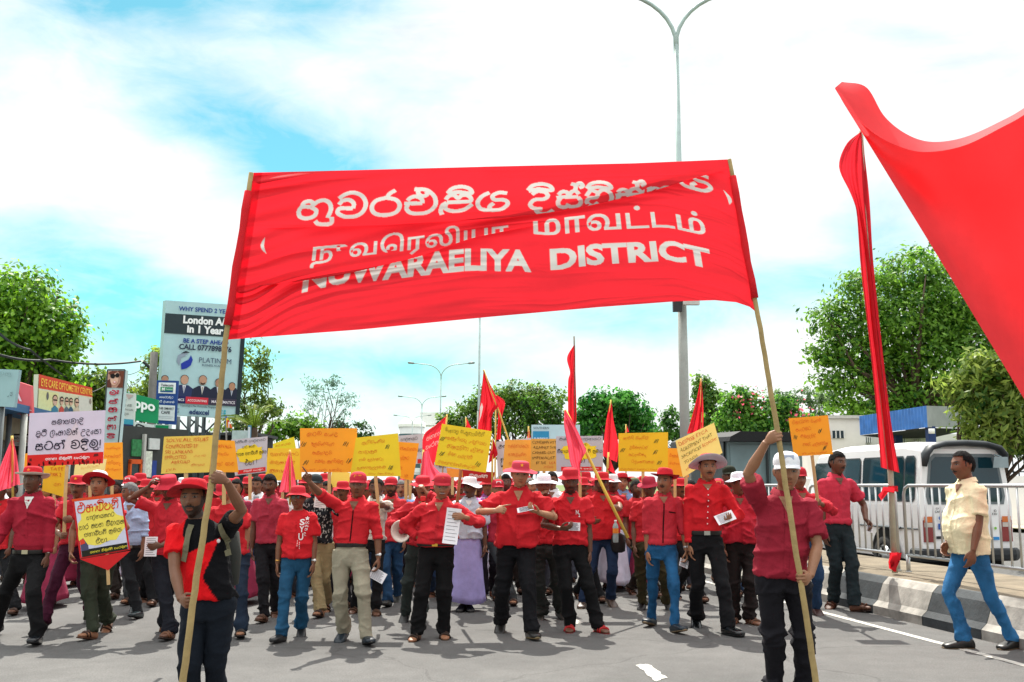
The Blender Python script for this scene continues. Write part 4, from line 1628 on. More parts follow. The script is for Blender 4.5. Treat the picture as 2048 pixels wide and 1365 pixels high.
tree('broadleaf_tree', 'large bright green tree rising over the shop signs at the left edge', 55, 31,
     [(35, 600, 85, 62), (95, 650, 62, 55), (20, 690, 95, 70), (110, 705, 50, 40), (60, 760, 90, 40), (-60, 650, 80, 100)], 16000, .19, .11, '3a6a14', '9ccc38', .3, seed=3, cl=.55, group='trees behind the shops')
tree('broadleaf_tree', 'yellow-green tree between the eyewear signs and the utility pole', 190, 36,
     [(185, 775, 55, 38), (150, 800, 50, 40), (225, 800, 40, 35)], 4000, .20, .11, '3a5a14', '93a83a', .18, seed=4, cl=.45, group='trees behind the shops')
tree('broadleaf_tree', 'pale leafy tree on the left of the tall billboard', 312, 42,
     [(308, 760, 28, 55), (318, 720, 20, 30), (300, 810, 30, 40)], 1500, .26, .12, '4a6a20', 'a0b44c', .14, seed=5, cl=.45, group='trees behind the shops')
tree('broadleaf_tree', 'airy tree with open branches on the right of the tall billboard', 500, 44,
     [(500, 705, 40, 22), (522, 745, 26, 24), (500, 770, 40, 30), (545, 815, 26, 22), (510, 825, 34, 30), (475, 850, 50, 24)], 2300, .24, .1, '3f5c24', '8ea446', .13, seed=6, cl=.5, group='trees behind the shops')
tree('feathery_tree', 'thin wispy tree standing against the sky beside the broad bush', 652, 62,
     [(640, 775, 26, 26), (672, 782, 24, 26), (655, 758, 18, 14), (630, 805, 26, 24), (690, 812, 22, 22), (705, 800, 12, 12)], 900, .26, .07, '4c6a5a', '7a9a84', .10, seed=7, cl=.6, flat=1, up=0)
tree('garden_bush', 'light green bush left of the wispy tree', 592, 50, [(590, 848, 34, 22), (560, 860, 30, 20), (610, 862, 34, 18)], 1700, .24, .13, '3c6a18', '86b03a', .1, seed=8, cl=.45, cat='bush')
tree('round_bush', 'dark rounded bush below the wispy tree', 695, 70, [(690, 862, 44, 22), (655, 868, 40, 18), (725, 872, 20, 14)], 1700, .26, .14, '1f3d1c', '4d6d34', .1, seed=9, cl=.4, cat='bush')
tree('broadleaf_tree', 'spreading green tree behind the big red flags in the middle', 1040, 62,
     [(985, 800, 50, 26), (1045, 795, 55, 28), (1095, 800, 40, 26), (930, 838, 40, 24), (900, 850, 34, 20), (1010, 840, 60, 35), (1085, 845, 55, 35), (955, 812, 40, 18)], 8500, .27, .13, '2c5420', '8cb040', .2, seed=10, cl=.5)
tree('creeper_column', 'dark vine-clad trunk right of the tallest narrow flag gap', 1102, 50, [(1100, 812, 18, 16), (1104, 838, 22, 22), (1112, 865, 22, 20)], 1400, .17, .12, '1e4a12', '5a8a28', .1, seed=11, cl=.35)
tree('creeper_column', 'vine-clad trunk in the middle of the spreading green tree', 1062, 50, [(1058, 805, 14, 18), (1063, 830, 15, 22), (1066, 865, 16, 28)], 1300, .17, .12, '204a14', '62902c', .1, seed=12, cl=.35)
tree('broadleaf_tree', 'dense fresh green tree between the tall narrow flag and the next placard', 1225, 52,
     [(1190, 805, 34, 24), (1235, 808, 45, 26), (1280, 830, 30, 28), (1215, 845, 52, 34), (1270, 860, 38, 26), (1175, 850, 26, 34)], 7500, .24, .14, '1e6424', '74c04a', .2, seed=13, cl=.42)
tree('broadleaf_tree', 'small tree on the left of the nearest lamp post', 1345, 60, [(1345, 835, 24, 24), (1330, 862, 26, 22), (1365, 870, 24, 26)], 1300, .28, .15, '23501a', '669a34', .14, seed=14, cl=.42)
tree('broadleaf_tree', 'light green tree just right of the nearest lamp post', 1412, 46,
     [(1405, 775, 20, 24), (1420, 800, 28, 26), (1402, 835, 30, 28), (1440, 845, 26, 24)], 3600, .20, .11, '3a6a1c', '8cb044', .15, seed=15, cl=.4)
tree('flowering_tree', 'green tree with clusters of pink flowers above the grey truck', 1510, 38,
     [(1480, 800, 34, 26), (1475, 838, 48, 34), (1530, 835, 46, 34), (1562, 815, 34, 24), (1590, 850, 34, 28), (1510, 865, 55, 24)], 7500, .17, .10, '2c661e', '90c446', .16, seed=16, cl=.38, flowers=('d0405c', 240))
tree('broadleaf_tree', 'hazy greyish tree far behind the flowering tree', 1610, 70, [(1600, 800, 50, 22), (1640, 825, 40, 26), (1560, 795, 26, 18), (1650, 800, 26, 14)], 1500, .36, .16, '4a6a44', '8aa070', .16, seed=17, cl=.5)
tree('broadleaf_tree', 'huge spreading tree behind the long furled flag on the right', 1800, 56,
     [(1830, 540, 75, 50), (1745, 580, 70, 45), (1680, 640, 62, 40), (1800, 640, 110, 55), (1900, 600, 90, 70), (1655, 700, 48, 28), (1720, 700, 80, 40), (1780, 720, 95, 45), (1880, 715, 100, 60), (1700, 765, 60, 30), (1830, 790, 100, 36), (1655, 765, 30, 20), (1960, 680, 70, 60), (1760, 815, 80, 26), (1690, 815, 44, 22), (1960, 770, 70, 60), (1910, 650, 70, 60), (2020, 720, 60, 70)], 32000, .31, .15, '3a6a1a', '9cc84a', .4, seed=18, cl=.62, up=.7)
tree('broadleaf_tree', 'leafy mango-like tree in front of the grey canopy side at the right edge', 1975, 20,
     [(1975, 740, 60, 40), (1930, 770, 50, 34), (2020, 800, 60, 60), (1960, 820, 55, 40), (1985, 865, 60, 40), (2040, 870, 40, 50), (2060, 740, 50, 50)], 8000, .19, .06, '44661e', 'aebf58', .13, seed=19, cl=.42, up=.3)


def palm():
    d = 34
    base = np.array([P(508, 968, d)[0], d, 0])
    t = thing('palm_tree', 'young palm with arching fronds below the right edge of the billboard', 'palm', tuple(base))
    top = np.array(P(508, 856, d)) - base
    MB().tube([np.zeros(3), top * .5 + np.array([.05, 0, 0]), top], [.16, .13, .12], 10).build('trunk', BARK, t, True)
    rs = np.random.RandomState(4)
    for k in range(13):
        a = k * 2.4
        el = rs.uniform(.5, 1.35)
        dr = np.array([math.cos(a) * math.cos(el), math.sin(a) * math.cos(el), math.sin(el)])
        L = rs.uniform(1.0, 1.4)
        pts = [top + dr * L * s + np.array([math.cos(a) * .25, math.sin(a) * .25, -.55 * s * L * .6]) * s * s for s in np.linspace(0, 1, 10)]
        f = MB()
        f.tube(pts, [.018] * 9 + [.006], 5)
        for i in range(1, 10):
            tg = norm(pts[i] - pts[i - 1])
            sd = norm(np.cross(tg, (0, 0, 1)))
            for sg in (-1, 1):
                for q in (0, .5):
                    b0 = pts[i - 1] * (1 - q) + pts[i] * q
                    tip = b0 + sd * sg * .26 * (1 - i / 16) + tg * .18 - np.array([0, 0, .06])
                    f.add([b0, b0 + tg * .03, tip], [(0, 1, 2)])
        f.build('frond', mat('6f8a2c' if k % 3 else '8c9a3c', .55, .2, 4, trans=.3), t)


palm()

# ------------------------------------------------------------------ buildings


def far_building():
    d = 230
    c = P(822, 968, d)
    t = thing('apartment_building', 'far white curved building at the end of the road, under the small street lamps', 'building', (c.x, d, 0))
    k = d / F
    wall, band, brick, gl = mat('d6d8d6', .8, .08, .2), mat('eceeea', .8, .05), mat('8a5a4c', .85, .15, .3), glass('3a5a60', .15)
    h = 1.57 + (968 - 852) * k
    th = np.linspace(-math.pi, 0, 25)
    r = 26 * k
    ring = lambda rr, z: np.stack([np.cos(th) * rr, np.sin(th) * rr * .7, np.full(25, z)], 1)
    MB().rings([ring(r, 0), ring(r, h), ring(r * .2, h)], False).build('wall', wall, t, True)
    for i in range(5):
        z = h - 3.6 - i * 3.1
        m = MB()
        m.rings([ring(r * 1.01, z), ring(r * 1.01, z + 1.6)], False)
        m.build('window', gl, t, True)
        MB().rings([ring(r * 1.01, z - 1.0), ring(r * 1.05, z - 1.0), ring(r * 1.05, z), ring(r * 1.01, z)], False).build('balcony', band, t)
    MB().rings([ring(r * 1.06, h - .4), ring(r * 1.06, h + .3), ring(r * .6, h + 1.6)], False).build('roof', band, t)
    m = MB().box((r * .95, -2, 0), (r * 2.3, 12, h - 3.4))
    m.build('wing', brick, t)
    for i in range(4):
        m = MB().box((r * 1.2, -2.15, h - 6.2 - i * 3.1), (r * 2.1, -2.02, h - 4.6 - i * 3.1))
        m.build('wing_window', gl, t)
    MB().box((r * .85, -3, h - 3.3), (r * 2.4, 12, h - 2.2)).build('wing_roof', band, t)
    MB().box((r * .5, 3, h + .3), (r * 2.3, 12, h + 3.2)).build('rear_block', wall, t)


far_building()


def right_house():
    d = 48
    t = thing('white_house', 'white two-storey house behind the blue corrugated canopy', 'building', (P(1690, 968, d).x, d, 0))
    o = np.array(t.location)
    X = lambda px, dd=d: P(px, 968, dd).x - o[0]
    Zz = lambda py, dd=d: P(1700, py, dd).z
    wall = mat('e4e0d8', .85, .08, .8)
    MB().box((X(1663), 0, 0), (X(1735), 9, Zz(838))).build('wall', wall, t)
    MB().box((X(1735) + .01, 1.2, 0), (X(1960), 9, Zz(866))).build('side_wing', mat('d4d2cc', .85, .1, .8), t)
    MB().box((X(1660), -.12, Zz(838) + .01), (X(1738), 9.1, Zz(838) + .16)).build('roof_edge', mat('c9c6be', .8), t)
    for x0, x1, y0, y1, yy in ((1667, 1692, 862, 877, 0), (1731, 1743, 873, 886, 1.2), (1752, 1764, 873, 884, 1.2), (1822, 1834, 874, 884, 1.2), (1856, 1866, 876, 888, 1.2)):
        w = MB().box((X(x0), yy - .06, Zz(y1)), (X(x1), yy - .02, Zz(y0))).build('window', glass('26343a', .1), t)
        f = MB()
        for a in np.linspace(X(x0), X(x1), 4):
            f.box((a - .025, yy - .1, Zz(y1)), (a + .025, yy - .065, Zz(y0)))
        f.build('window_bars', mat('d8d8d4', .6), w)
    t2 = thing('entrance_canopy', 'blue corrugated metal canopy with a grey side in front of the white house', 'canopy', (P(1862, 968, 40).x, 40, 0))
    o2 = np.array(t2.location)

    def sheet(a, b, zt0, zb0, zt1, zb1, m, nm):
        k = 46
        s = MB()
        dv = norm(b - a)
        nn = np.array([dv[1], -dv[0], 0])
        V = []
        for i in range(k + 1):
            f = i / k
            p = a + (b - a) * f + nn * (.05 if i % 2 else 0)
            V += [(p[0], p[1], zb0 + (zb1 - zb0) * f), (p[0], p[1], zt0 + (zt1 - zt0) * f)]
        s.add(V, [(2 * i, 2 * i + 2, 2 * i + 3, 2 * i + 1) for i in range(k)])
        s.build(nm, m, t2)
    pl, pr, pe = np.array(P(1725, 968, 46)) - o2, np.zeros(3), np.array(P(1955, 968, 43)) - o2
    z = lambda py, dd: P(1800, py, dd).z
    sheet(pl, pr, z(833, 46), z(871, 46), z(812, 40), z(855, 40), mat('3f78c0', .5, .25, 2.2, spec=.5), 'blue_sheeting')
    sheet(pr, pe, z(812, 40), z(855, 40), z(815, 43), z(857, 43), mat('8a8f90', .5, .15, 2.0, spec=.5), 'grey_sheeting')
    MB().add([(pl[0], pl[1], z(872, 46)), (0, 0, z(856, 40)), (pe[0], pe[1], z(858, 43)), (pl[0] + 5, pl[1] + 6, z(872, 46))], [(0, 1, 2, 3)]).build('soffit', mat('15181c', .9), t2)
    for q in (np.array([.25, .3, 0]), pe + np.array([-.4, .2, 0]), pl + np.array([2.0, .6, 0])):
        MB().box((q[0] - .15, q[1] - .1, 0), (q[0] + .15, q[1] + .2, z(858, 42))).build('post', mat('1c3464', .6), t2)
    MB().tube([(.1, -.12, z(858, 40)), (.1, -.12, z(868, 40))], .12, 10).build('lantern', mat('e8e8e4', .4), t2, True)
    # low white wall and railing along the far kerb
    w = thing('boundary_wall', 'low white roadside wall with a dark railing, right of the van', 'wall', tuple(road(17.5, 25, 0)))
    ow = np.array(w.location)
    a, b = road(17.5, -6, 0) - ow, road(17.5, 60, 0) - ow
    n2 = V_ * .12
    zt = 1.85
    MB().add([a - n2, a + n2, b + n2, b - n2, a - n2 + (0, 0, zt), a + n2 + (0, 0, zt), b + n2 + (0, 0, zt), b - n2 + (0, 0, zt)], [(0, 3, 2, 1), (4, 5, 6, 7), (0, 1, 5, 4), (1, 2, 6, 5), (2, 3, 7, 6), (3, 0, 4, 7)]).build('wall_body', mat('e8e8e6', .8, .08, .8), w)
    rl = MB()
    for i in range(95):
        p = a + (b - a) * (i / 220) + (0, 0, zt)
        rl.tube([p, p + (0, 0, 1.25)], .022, 4)
    for zz in (.15, 1.1):
        rl.tube([a + (0, 0, zt + zz), a + (b - a) * .45 + (0, 0, zt + zz)], .03, 4)
    rl.build('railing', mat('10161c', .6), w)
    for f in (.06, .2, .36):
        p = a + (b - a) * f
        MB().box((p[0] - .14, p[1] - .14, 0), (p[0] + .14, p[1] + .14, zt + 2.0)).build('post', mat('224a86', .6), w)


right_house()
strip('far_pavement', 15.5, 17.4, -20, 200, .14, mat('a89a84', .9, .15, 1.0))


def left_shops():
    d = 23
    x1 = P(395, 968, 31).x
    # one row of shops, set along the road on the left
    def q(px, d_):
        p = P(px, 968, d_)
        return np.array([p.x, d_, 0])
    t = thing('shop_building', 'grey shop row with a blue roof edge under the signs at the left edge', 'building', tuple(q(0, 20)))
    o = np.array(t.location)
    a, b = q(-120, 17.5) - o, q(66, 22.5) - o
    n = np.array([-.95, .3, 0]) * 5
    h = 2.92

    def wallq(p0, p1, z0, z1, dep):
        dv = np.array(dep)
        return [p0 + (0, 0, z0), p1 + (0, 0, z0), p1 + dv + (0, 0, z0), p0 + dv + (0, 0, z0), p0 + (0, 0, z1), p1 + (0, 0, z1), p1 + dv + (0, 0, z1), p0 + dv + (0, 0, z1)]
    CUB = [(0, 3, 2, 1), (4, 5, 6, 7), (0, 1, 5, 4), (1, 2, 6, 5), (2, 3, 7, 6), (3, 0, 4, 7)]
    MB().add(wallq(a, b, 0, h, n), CUB).build('wall', mat('6a675c', .85, .15, 1.0), t)
    fr = norm(b - a)
    ot = np.array([fr[1], -fr[0], 0])
    MB().add(wallq(a + ot * .8, b + ot * .8, h + .01, h + .16, n * 1.1), CUB).build('roof', mat('1f5c8a', .5, .1, 1.5), t)
    for i, f in enumerate((.08, .38, .68)):
        p0, p1 = a + (b - a) * f + ot * .03, a + (b - a) * (f + .25) + ot * .03
        s = MB()
        k = 26
        for j in range(k):
            z = .1 + 2.2 * j / k
            s.add(wallq(p0, p1, z, z + 2.2 / k - .01, ot * (.03 if j % 2 else .05)), CUB)
        s.build('shutter', mat('5c6668', .5, .1, 2.0, metal=.3), t)
    for f in (.03, .35, .65, .97):
        p = a + (b - a) * f + ot * .75
        MB().tube([p, p + (0, 0, h)], .06, 8).build('post', mat('a8aaa4', .6), t, True)
    MB().add(wallq(a + ot * .06, b + ot * .06, 2.45, 2.95, ot * .05), CUB).build('fascia', mat('8f8a72', .8, .15), t)
    # second block further along with an open dark doorway
    t2 = thing('phone_shop', 'small shop with an orange door frame and a dark doorway, behind the green phone signs', 'shop', tuple(q(285, 27)))
    o2 = np.array(t2.location)
    a2, b2 = q(150, 25) - o2, q(372, 28.5) - o2
    fr = norm(b2 - a2)
    ot2 = np.array([fr[1], -fr[0], 0])
    n2 = -ot2 * 5
    MB().add(wallq(a2, b2, 0, 3.1, n2), CUB).build('wall', mat('3c403e', .85, .15, 1.0), t2)

    def onw(px, nm, z0, z1, px2, m, dep=.06, par=None):
        f0 = (px - 150) / 222
        f1 = (px2 - 150) / 222
        return MB().add(wallq(a2 + (b2 - a2) * f0 + ot2 * .02, a2 + (b2 - a2) * f1 + ot2 * .02, z0, z1, ot2 * dep), CUB).build(nm, m, par or t2)
    onw(340, 'doorway', 0, 2.75, 368, mat('050606', .9), .02)
    d0 = onw(248, 'door', 0, 2.1, 268, glass('22383a', .15), .03)
    for x0, x1 in ((246, 249), (267, 270)):
        onw(x0, 'door_frame', 0, 2.2, x1, mat('d0581e', .6), .08, d0)
    onw(246, 'door_frame', 2.1, 2.22, 270, mat('d0581e', .6), .08, d0)
    onw(250, 'notice_board', 2.3, 2.75, 269, mat('2f7a48', .6, .4, 14), .04)
    onw(271, 'door_jamb', 0, 2.9, 275, mat('b8bab4', .6), .1)
    onw(276, 'poster', 1.75, 2.45, 292, mat('cfd8c8', .6, .3, 12), .04)
    onw(293, 'poster', 1.55, 2.2, 302, mat('24408c', .6), .04)
    onw(284, 'poster', 2.5, 2.8, 306, mat('c8d0cc', .6, .1), .05)
    t3 = thing('dark_shed', 'low dark shed behind the billboard legs', 'shed', tuple(q(455, 38)))
    MB().box((-1.9, 0, 0), (.95, 3, P(450, 872, 38).z)).build('wall', mat('24262a', .8, .2, 2), t3)
    MB().box((-2.1, -.3, P(450, 872, 38).z + .01), (1.1, 3.2, P(450, 866, 38).z)).build('roof', mat('3a3c40', .7), t3)
    MB().box((.25, -.55, P(450, 890, 38).z), (1.05, -.35, P(450, 863, 38).z)).build('water_tank', mat('b8c8c8', .6), t3)


left_shops()
strip('left_pavement', -17.5, -14.2, -20, 300, .12, mat('9a958a', .9, .15, 1.0, .2, 20))

# utility pole and wires
tp = thing('utility_pole', 'weathered utility pole with wires, left of the billboard', 'utility pole', (P(295, 968, 33).x, 33, 0))
MB().tube([(0, 0, 0), (0, 0, P(295, 705, 33).z)], [.15, .12], 10).build('pole', mat('6c6a66', .9, .2, 4), tp, True)
zc = P(295, 735, 33).z
MB().tube([(-.35, 0, zc + .18), (.02, 0, zc - .12)], .05, 6).build('cross_arm', mat('2c3034', .8), tp)


def wire(pts, r, label):
    q = [np.array(P(*p)) for p in pts]
    out = []
    for i in range(len(q) - 1):
        for s in np.linspace(0, 1, 9, endpoint=(i == len(q) - 2)):
            out.append(q[i] * (1 - s) + q[i + 1] * s - np.array([0, 0, .9 * s * (1 - s) * .5]))
    tag(MB().tube(out, r, 5).build('cable', mat('1c2024', .7)), label, 'cable')


wire([(-30, 700, 24), (100, 720, 29), (281, 723, 33)], .035, 'thick black cable sagging from the left edge to the utility pole')
wire([(-30, 640, 20), (60, 700, 26), (190, 785, 36)], .03, 'black cable running down across the large left tree')
wire([(288, 735, 33), (240, 748, 30), (165, 790, 27)], .012, 'thin wire fanning from the utility pole to the eyewear sign')
wire([(290, 745, 33), (262, 770, 31), (240, 800, 29)], .012, 'thin wire falling from the utility pole to the phone signs')


# ------------------------------------------------------------------ vehicles
def wheel(parent, c, ax, r=.34, w=.22, name='wheel'):
    ax = np.asarray(ax, float)
    up = np.array([0, 0, 1.0])
    f = np.cross(ax, up)
    th = np.arange(28) * 2 * math.pi / 28

    def rg(rr, o):
        return c + np.outer(np.cos(th) * rr, f) + np.outer(np.sin(th) * rr, up) + ax * o
    w2 = w / 2
    wo = MB().rings([rg(r * .62, -w2), rg(r * .93, -w2), rg(r, -w2 * .6), rg(r, w2 * .6), rg(r * .93, w2), rg(r * .62, w2)], False).build(name, mat('141516', .85, .15, 20), parent, True)
    m = MB().rings([rg(r * .62, w2 * .9), rg(r * .56, w2 * .55), rg(r * .25, w2 * .7), rg(r * .08, w2 * .75)], True)
    m.build('rim', metal('b4b8b8', .35), wo, True)
    sp = MB()
    for k in range(5):
        a = k * 2 * math.pi / 5
        dr = f * math.cos(a) + up * math.sin(a)
        td = np.cross(ax, dr)
        p0, p1 = c + ax * w2 * .72 + dr * r * .28, c + ax * w2 * .72 + dr * r * .52
        sp.tube([p0, p1], [.035, .05], 6)
    sp.build('vent', mat('1a1a1a', .7), wo, True)


def van():
    o = np.array([P(1836, 968, 16).x, 16.0, 0])
    f, r = U, V_                                     # forward (away), right
    t = thing('parked_van', 'white high-roof van with dark windows behind the barriers, seen from its rear corner', 'van', tuple(o))
    WID, LEN, H = 1.64, 4.75, 2.08
    pt = lambda x, y, z: r * x + f * y + np.array([0, 0, z * 1.075])
    white = mat('e6e8e8', .28, .03, 2.0, spec=.6)
    secs = [(.0, .10, .42, 1.0, .02), (.03, .04, .36, 1.12, .0)]
    # cross-sections along the length: (y, z bottom, z belt, z roof, roof inset)
    st = [(0.0, .40, 1.15, 1.98, .16), (.05, .36, 1.15, 2.05, .14), (.5, .34, 1.15, 2.10, .13), (2.6, .34, 1.13, 2.10, .13), (3.5, .34, 1.10, 2.02, .14), (4.2, .36, 1.05, 1.35, .18), (4.62, .38, .95, 1.0, .14), (4.75, .42, .8, .85, .16)]
    rg = []
    for y, zb, zm, zt, ins in st:
        e = .03
        sec = [(e + .03, zb), (e, zb + .1), (e - .02, zm), (ins * .75, zt - .10), (ins + .05, zt - .02), (ins + .18, zt), (WID - ins - .18, zt), (WID - ins - .05, zt - .02), (WID - ins * .75, zt - .10), (WID - e + .02, zm), (WID - e, zb + .1), (WID - e - .03, zb)]
        rg.append(np.array([pt(x, y, z) for x, z in sec]))
    MB().rings(rg).build('body', white, t)
    G1 = glass('12303a', .04)

    def sideglass(y0, y1, z0, z1, nm='side_window'):
        # left side, follows the inward lean of the pillars
        def sx(z):
            k = (z - 1.14) / (2.0 - 1.14)
            return .01 + (.0975 - .01) * k - .008
        rr = .05
        poly = [(y0 + rr, z0), (y1 - rr, z0), (y1, z0 + rr), (y1, z1 - rr), (y1 - rr, z1), (y0 + rr, z1), (y0, z1 - rr), (y0, z0 + rr)]
        fo = MB()
        rim = [(y + (.025 if y > (y0 + y1) / 2 else -.025), z + (.025 if z > (z0 + z1) / 2 else -.025)) for y, z in poly]
        fo.add([pt(sx(z) - .002, y, z) for y, z in rim], [tuple(range(8))])
        w = MB().add([pt(sx(z) - .007, y, z) for y, z in poly], [tuple(range(8))]).build(nm, G1, t)
        fo.build('seal', mat('3a4448', .6), w)
        return w
    sideglass(.16, .42, 1.22, 1.86, 'corner_window')
    sideglass(.48, 1.75, 1.22, 1.86)
    sideglass(1.86, 2.75, 1.22, 1.86)
    sideglass(2.86, 3.55, 1.20, 1.80, 'door_window')
    # rear: hatch window, spoiler, lights, bumper
    rz = lambda z: (-.012 if z < 1.15 else -.012 + (z - 1.15) * .02)
    poly = [(.20, 1.20), (WID - .20, 1.20), (WID - .17, 1.28), (WID - .25, 1.80), (WID - .32, 1.86), (.32, 1.86), (.25, 1.80), (.17, 1.28)]
    hb = MB().add([pt(x, -.006, z) for x, z in [(.15, 1.16), (WID - .15, 1.16), (WID - .12, 1.28), (WID - .21, 1.84), (WID - .30, 1.91), (.30, 1.91), (.21, 1.84), (.12, 1.28)]], [tuple(range(8))]).build('hatch_seal', mat('6a7478', .6), t)
    MB().add([pt(x, -.012, z) for x, z in poly], [tuple(range(8))]).build('rear_window', G1, t)
    sp = MB()
    arc = [(.10, 1.72), (.13, 1.90), (.22, 2.00), (.45, 2.055), (WID / 2, 2.07), (WID - .45, 2.055), (WID - .22, 2.00), (WID - .13, 1.90), (WID - .10, 1.72)]
    sp.tube([pt(x, -.05, z) for x, z in arc], [(.035, .05)] + [(.05, .11)] * 7 + [(.035, .05)], 8, up=f)
    sp.build('spoiler', mat('2b2f33', .5), t, True)
    sm = MB()
    sm.tube([pt(WID - .30, -.05, 1.9), pt(WID - .30, -.22, 1.86)], .014, 6)
    sm.add([pt(WID - .44, -.2, 1.70), pt(WID - .16, -.2, 1.70), pt(WID - .18, -.22, 1.86), pt(WID - .42, -.22, 1.86)], [(0, 1, 2, 3)])
    sm.build('rear_mirror', mat('8a9aa0', .15, spec=.9), t)
    for x0 in (.045, WID - .225):
        L1 = MB().box((0, 0, 0), (.18, .03, .34), M=Matrix(((r[0], f[0], 0, pt(x0, -.02, 0)[0]), (r[1], f[1], 0, pt(x0, -.02, 0)[1]), (0, 0, 1, .66), (0, 0, 0, 1))))
        lo = L1.build('tail_light', mat('7a1218', .2, .1, spec=.8), t)
        for z0, z1, c in ((.90, .985, 'c8641c'), (.83, .895, 'b8b0a8')):
            MB().add([pt(x0 + .012, -.024, z0), pt(x0 + .168, -.024, z0), pt(x0 + .168, -.024, z1), pt(x0 + .012, -.024, z1)], [(0, 1, 2, 3)]).build('lens', mat(c, .2, spec=.8), lo)
    bm = MB()
    bm.tube([pt(-.02, .25, .43), pt(-.02, -.02, .43), pt(.1, -.12, .43), pt(WID - .1, -.12, .43), pt(WID + .02, -.02, .43), pt(WID + .02, .25, .43)], (.045, .10), 8, up=(0, 0, 1))
    bm.build('bumper', mat('23272a', .6, .1), t)
    fcr = Face(pt(.25, -.018, 1.15), pt(WID - .25, -.018, 1.15), pt(WID - .25, -.018, .58), pt(.25, -.018, .58))
    fcr.n = -f
    D = Decals(fcr, 1.2)
    D.text('CARAVAN', (.0, .80, .19, .87), '2a2e30', .02)
    D.text('GX', (.0, .89, .08, .94), '2a2e30', .02)
    D.text('E25', (.34, .76, .47, .84), '2a2e30', .02)
    D.text('ID', (.90, .82, .96, .88), '2a2e30', .02)
    D.text('3.2D', (.86, .74, .97, .80), '2a2e30', .02)
    D.rect(.04, .60, .13, .74, 'dfe6ea')
    D.disc(.085, .67, .035, .055, '2c62b0')
    D.text('N', (.065, .64, .105, .70), 'e8ecee', .03, lift=.009)
    D.rect(.04, .38, .13, .53, '2458a8')
    D.poly([(.06, .42), (.11, .40), (.10, .50), (.07, .47)], 'e4ecf2', .009)
    D.rect(.0, .14, .16, .21, '2a2e30')
    D.text('AW', (.72, .48, .80, .54), '2a2e30', .03)
    D.rect(.70, .10, .97, .18, '2e86c8')
    D.text('VAN', (.74, .115, .93, .165), 'e8d860', .02, lift=.009)
    D.disc(.92, .40, .02, .035, '78b840')
    D.build('lettering', t)
    dl = MB()
    for z in (1.10,):
        dl.tube([pt(.005, .1, .80), pt(.005, 1.9, .80)], .012, 5)
        dl.tube([pt(-.012, .55, .80), pt(-.012, 1.35, .80)], .02, 5)
    dl.build('side_rail', mat('3c4448', .5), t)
    arch = MB()
    cy = 1.05
    th = np.linspace(0, math.pi, 16)
    arch.add([pt(-.004, cy + .44 * math.cos(a), .36 + .44 * math.sin(a)) for a in th] + [pt(-.004, cy, .30)], [(i, i + 1, 16) for i in range(15)])
    arch.build('wheel_arch', mat('0e1011', .9), t)
    for y in (cy, 3.75):
        wheel(t, pt(.08, y, .34), -r, .35, .24)
        wheel(t, pt(WID - .08, y, .34), r, .35, .24)
    MB().box((0, 0, 0), (WID - .2, LEN - .4, .14), M=Matrix(((r[0], f[0], 0, pt(.1, .2, 0)[0]), (r[1], f[1], 0, pt(.1, .2, 0)[1]), (0, 0, 1, .26), (0, 0, 0, 1)))).build('underbody', mat('101112', .9), t)


van()


def truck():
    d = 26
    o = np.array([P(1458, 968, d).x, d, 0])
    t = thing('canvas_truck', 'grey box truck with a black canvas roof beyond the median', 'truck', tuple(o))
    f, r = U, V_
    pt = lambda x, y, z: r * x + f * y + np.array([0, 0, z])
    WD, Ht = 2.05, P(1458, 884, d).z
    cub = [(0, 3, 2, 1), (4, 5, 6, 7), (0, 1, 5, 4), (1, 2, 6, 5), (2, 3, 7, 6), (3, 0, 4, 7)]

    def bx(x0, x1, y0, y1, z0, z1):
        return MB().add([pt(x0, y0, z0), pt(x1, y0, z0), pt(x1, y1, z0), pt(x0, y1, z0), pt(x0, y0, z1), pt(x1, y0, z1), pt(x1, y1, z1), pt(x0, y1, z1)], cub)
    bx(0, WD, 0, 4.2, .75, Ht).build('cargo_body', mat('66797c', .6, .12, 1.5), t)
    for x in (.03, WD * .55):
        bx(x + .02, x + WD * .42, -.03, -.005, .85, Ht - .08).build('rear_door', mat('6c8084', .55, .12, 2.0), t)
    bx(WD * .5, WD * .53, -.06, -.03, .8, Ht - .05).build('door_bar', mat('20282a', .5), t)
    c = MB()
    prof = [(-.10, Ht + .0), (-.06, Ht + .12), (.22, Ht + .26), (WD - .2, Ht + .24), (WD + .06, Ht + .10), (WD + .1, Ht)]
    c.rings([np.array([pt(x, y, z + (.03 if k else 0)) for x, z in prof]) for k, y in enumerate((-.35, 1.0, 2.6, 4.3))])
    c.build('canvas_roof', mat('111316', .7, .3, 3.0, .4, 10), t)
    cv = MB().add([pt(-.08, .1, Ht + .05), pt(-.1, 4.2, Ht + .05), pt(-.12, 4.2, 1.0), pt(-.10, .1, 1.1)], [(0, 1, 2, 3)])
    cv.build('canvas_side', mat('4a5254', .8, .25, 3.0, .5, 8), t)
    bx(.1, WD - .1, 4.35, 5.9, .6, Ht - .2).build('cab', mat('c8ccd0', .4), t)
    bx(0, WD, 0, 5.6, .55, .74).build('chassis', mat('1a1c1e', .8), t)
    for y in (.9, 4.9):
        for x, s in ((.12, -1), (WD - .12, 1)):
            wheel(t, pt(x, y, .45), r * s, .45, .26)
    bx(.05, .25, -.04, -.01, .58, .7).build('tail_light', mat('9a1a1a', .3), t)
    bx(WD - .25, WD - .05, -.04, -.01, .58, .7).build('tail_light', mat('9a1a1a', .3), t)


truck()

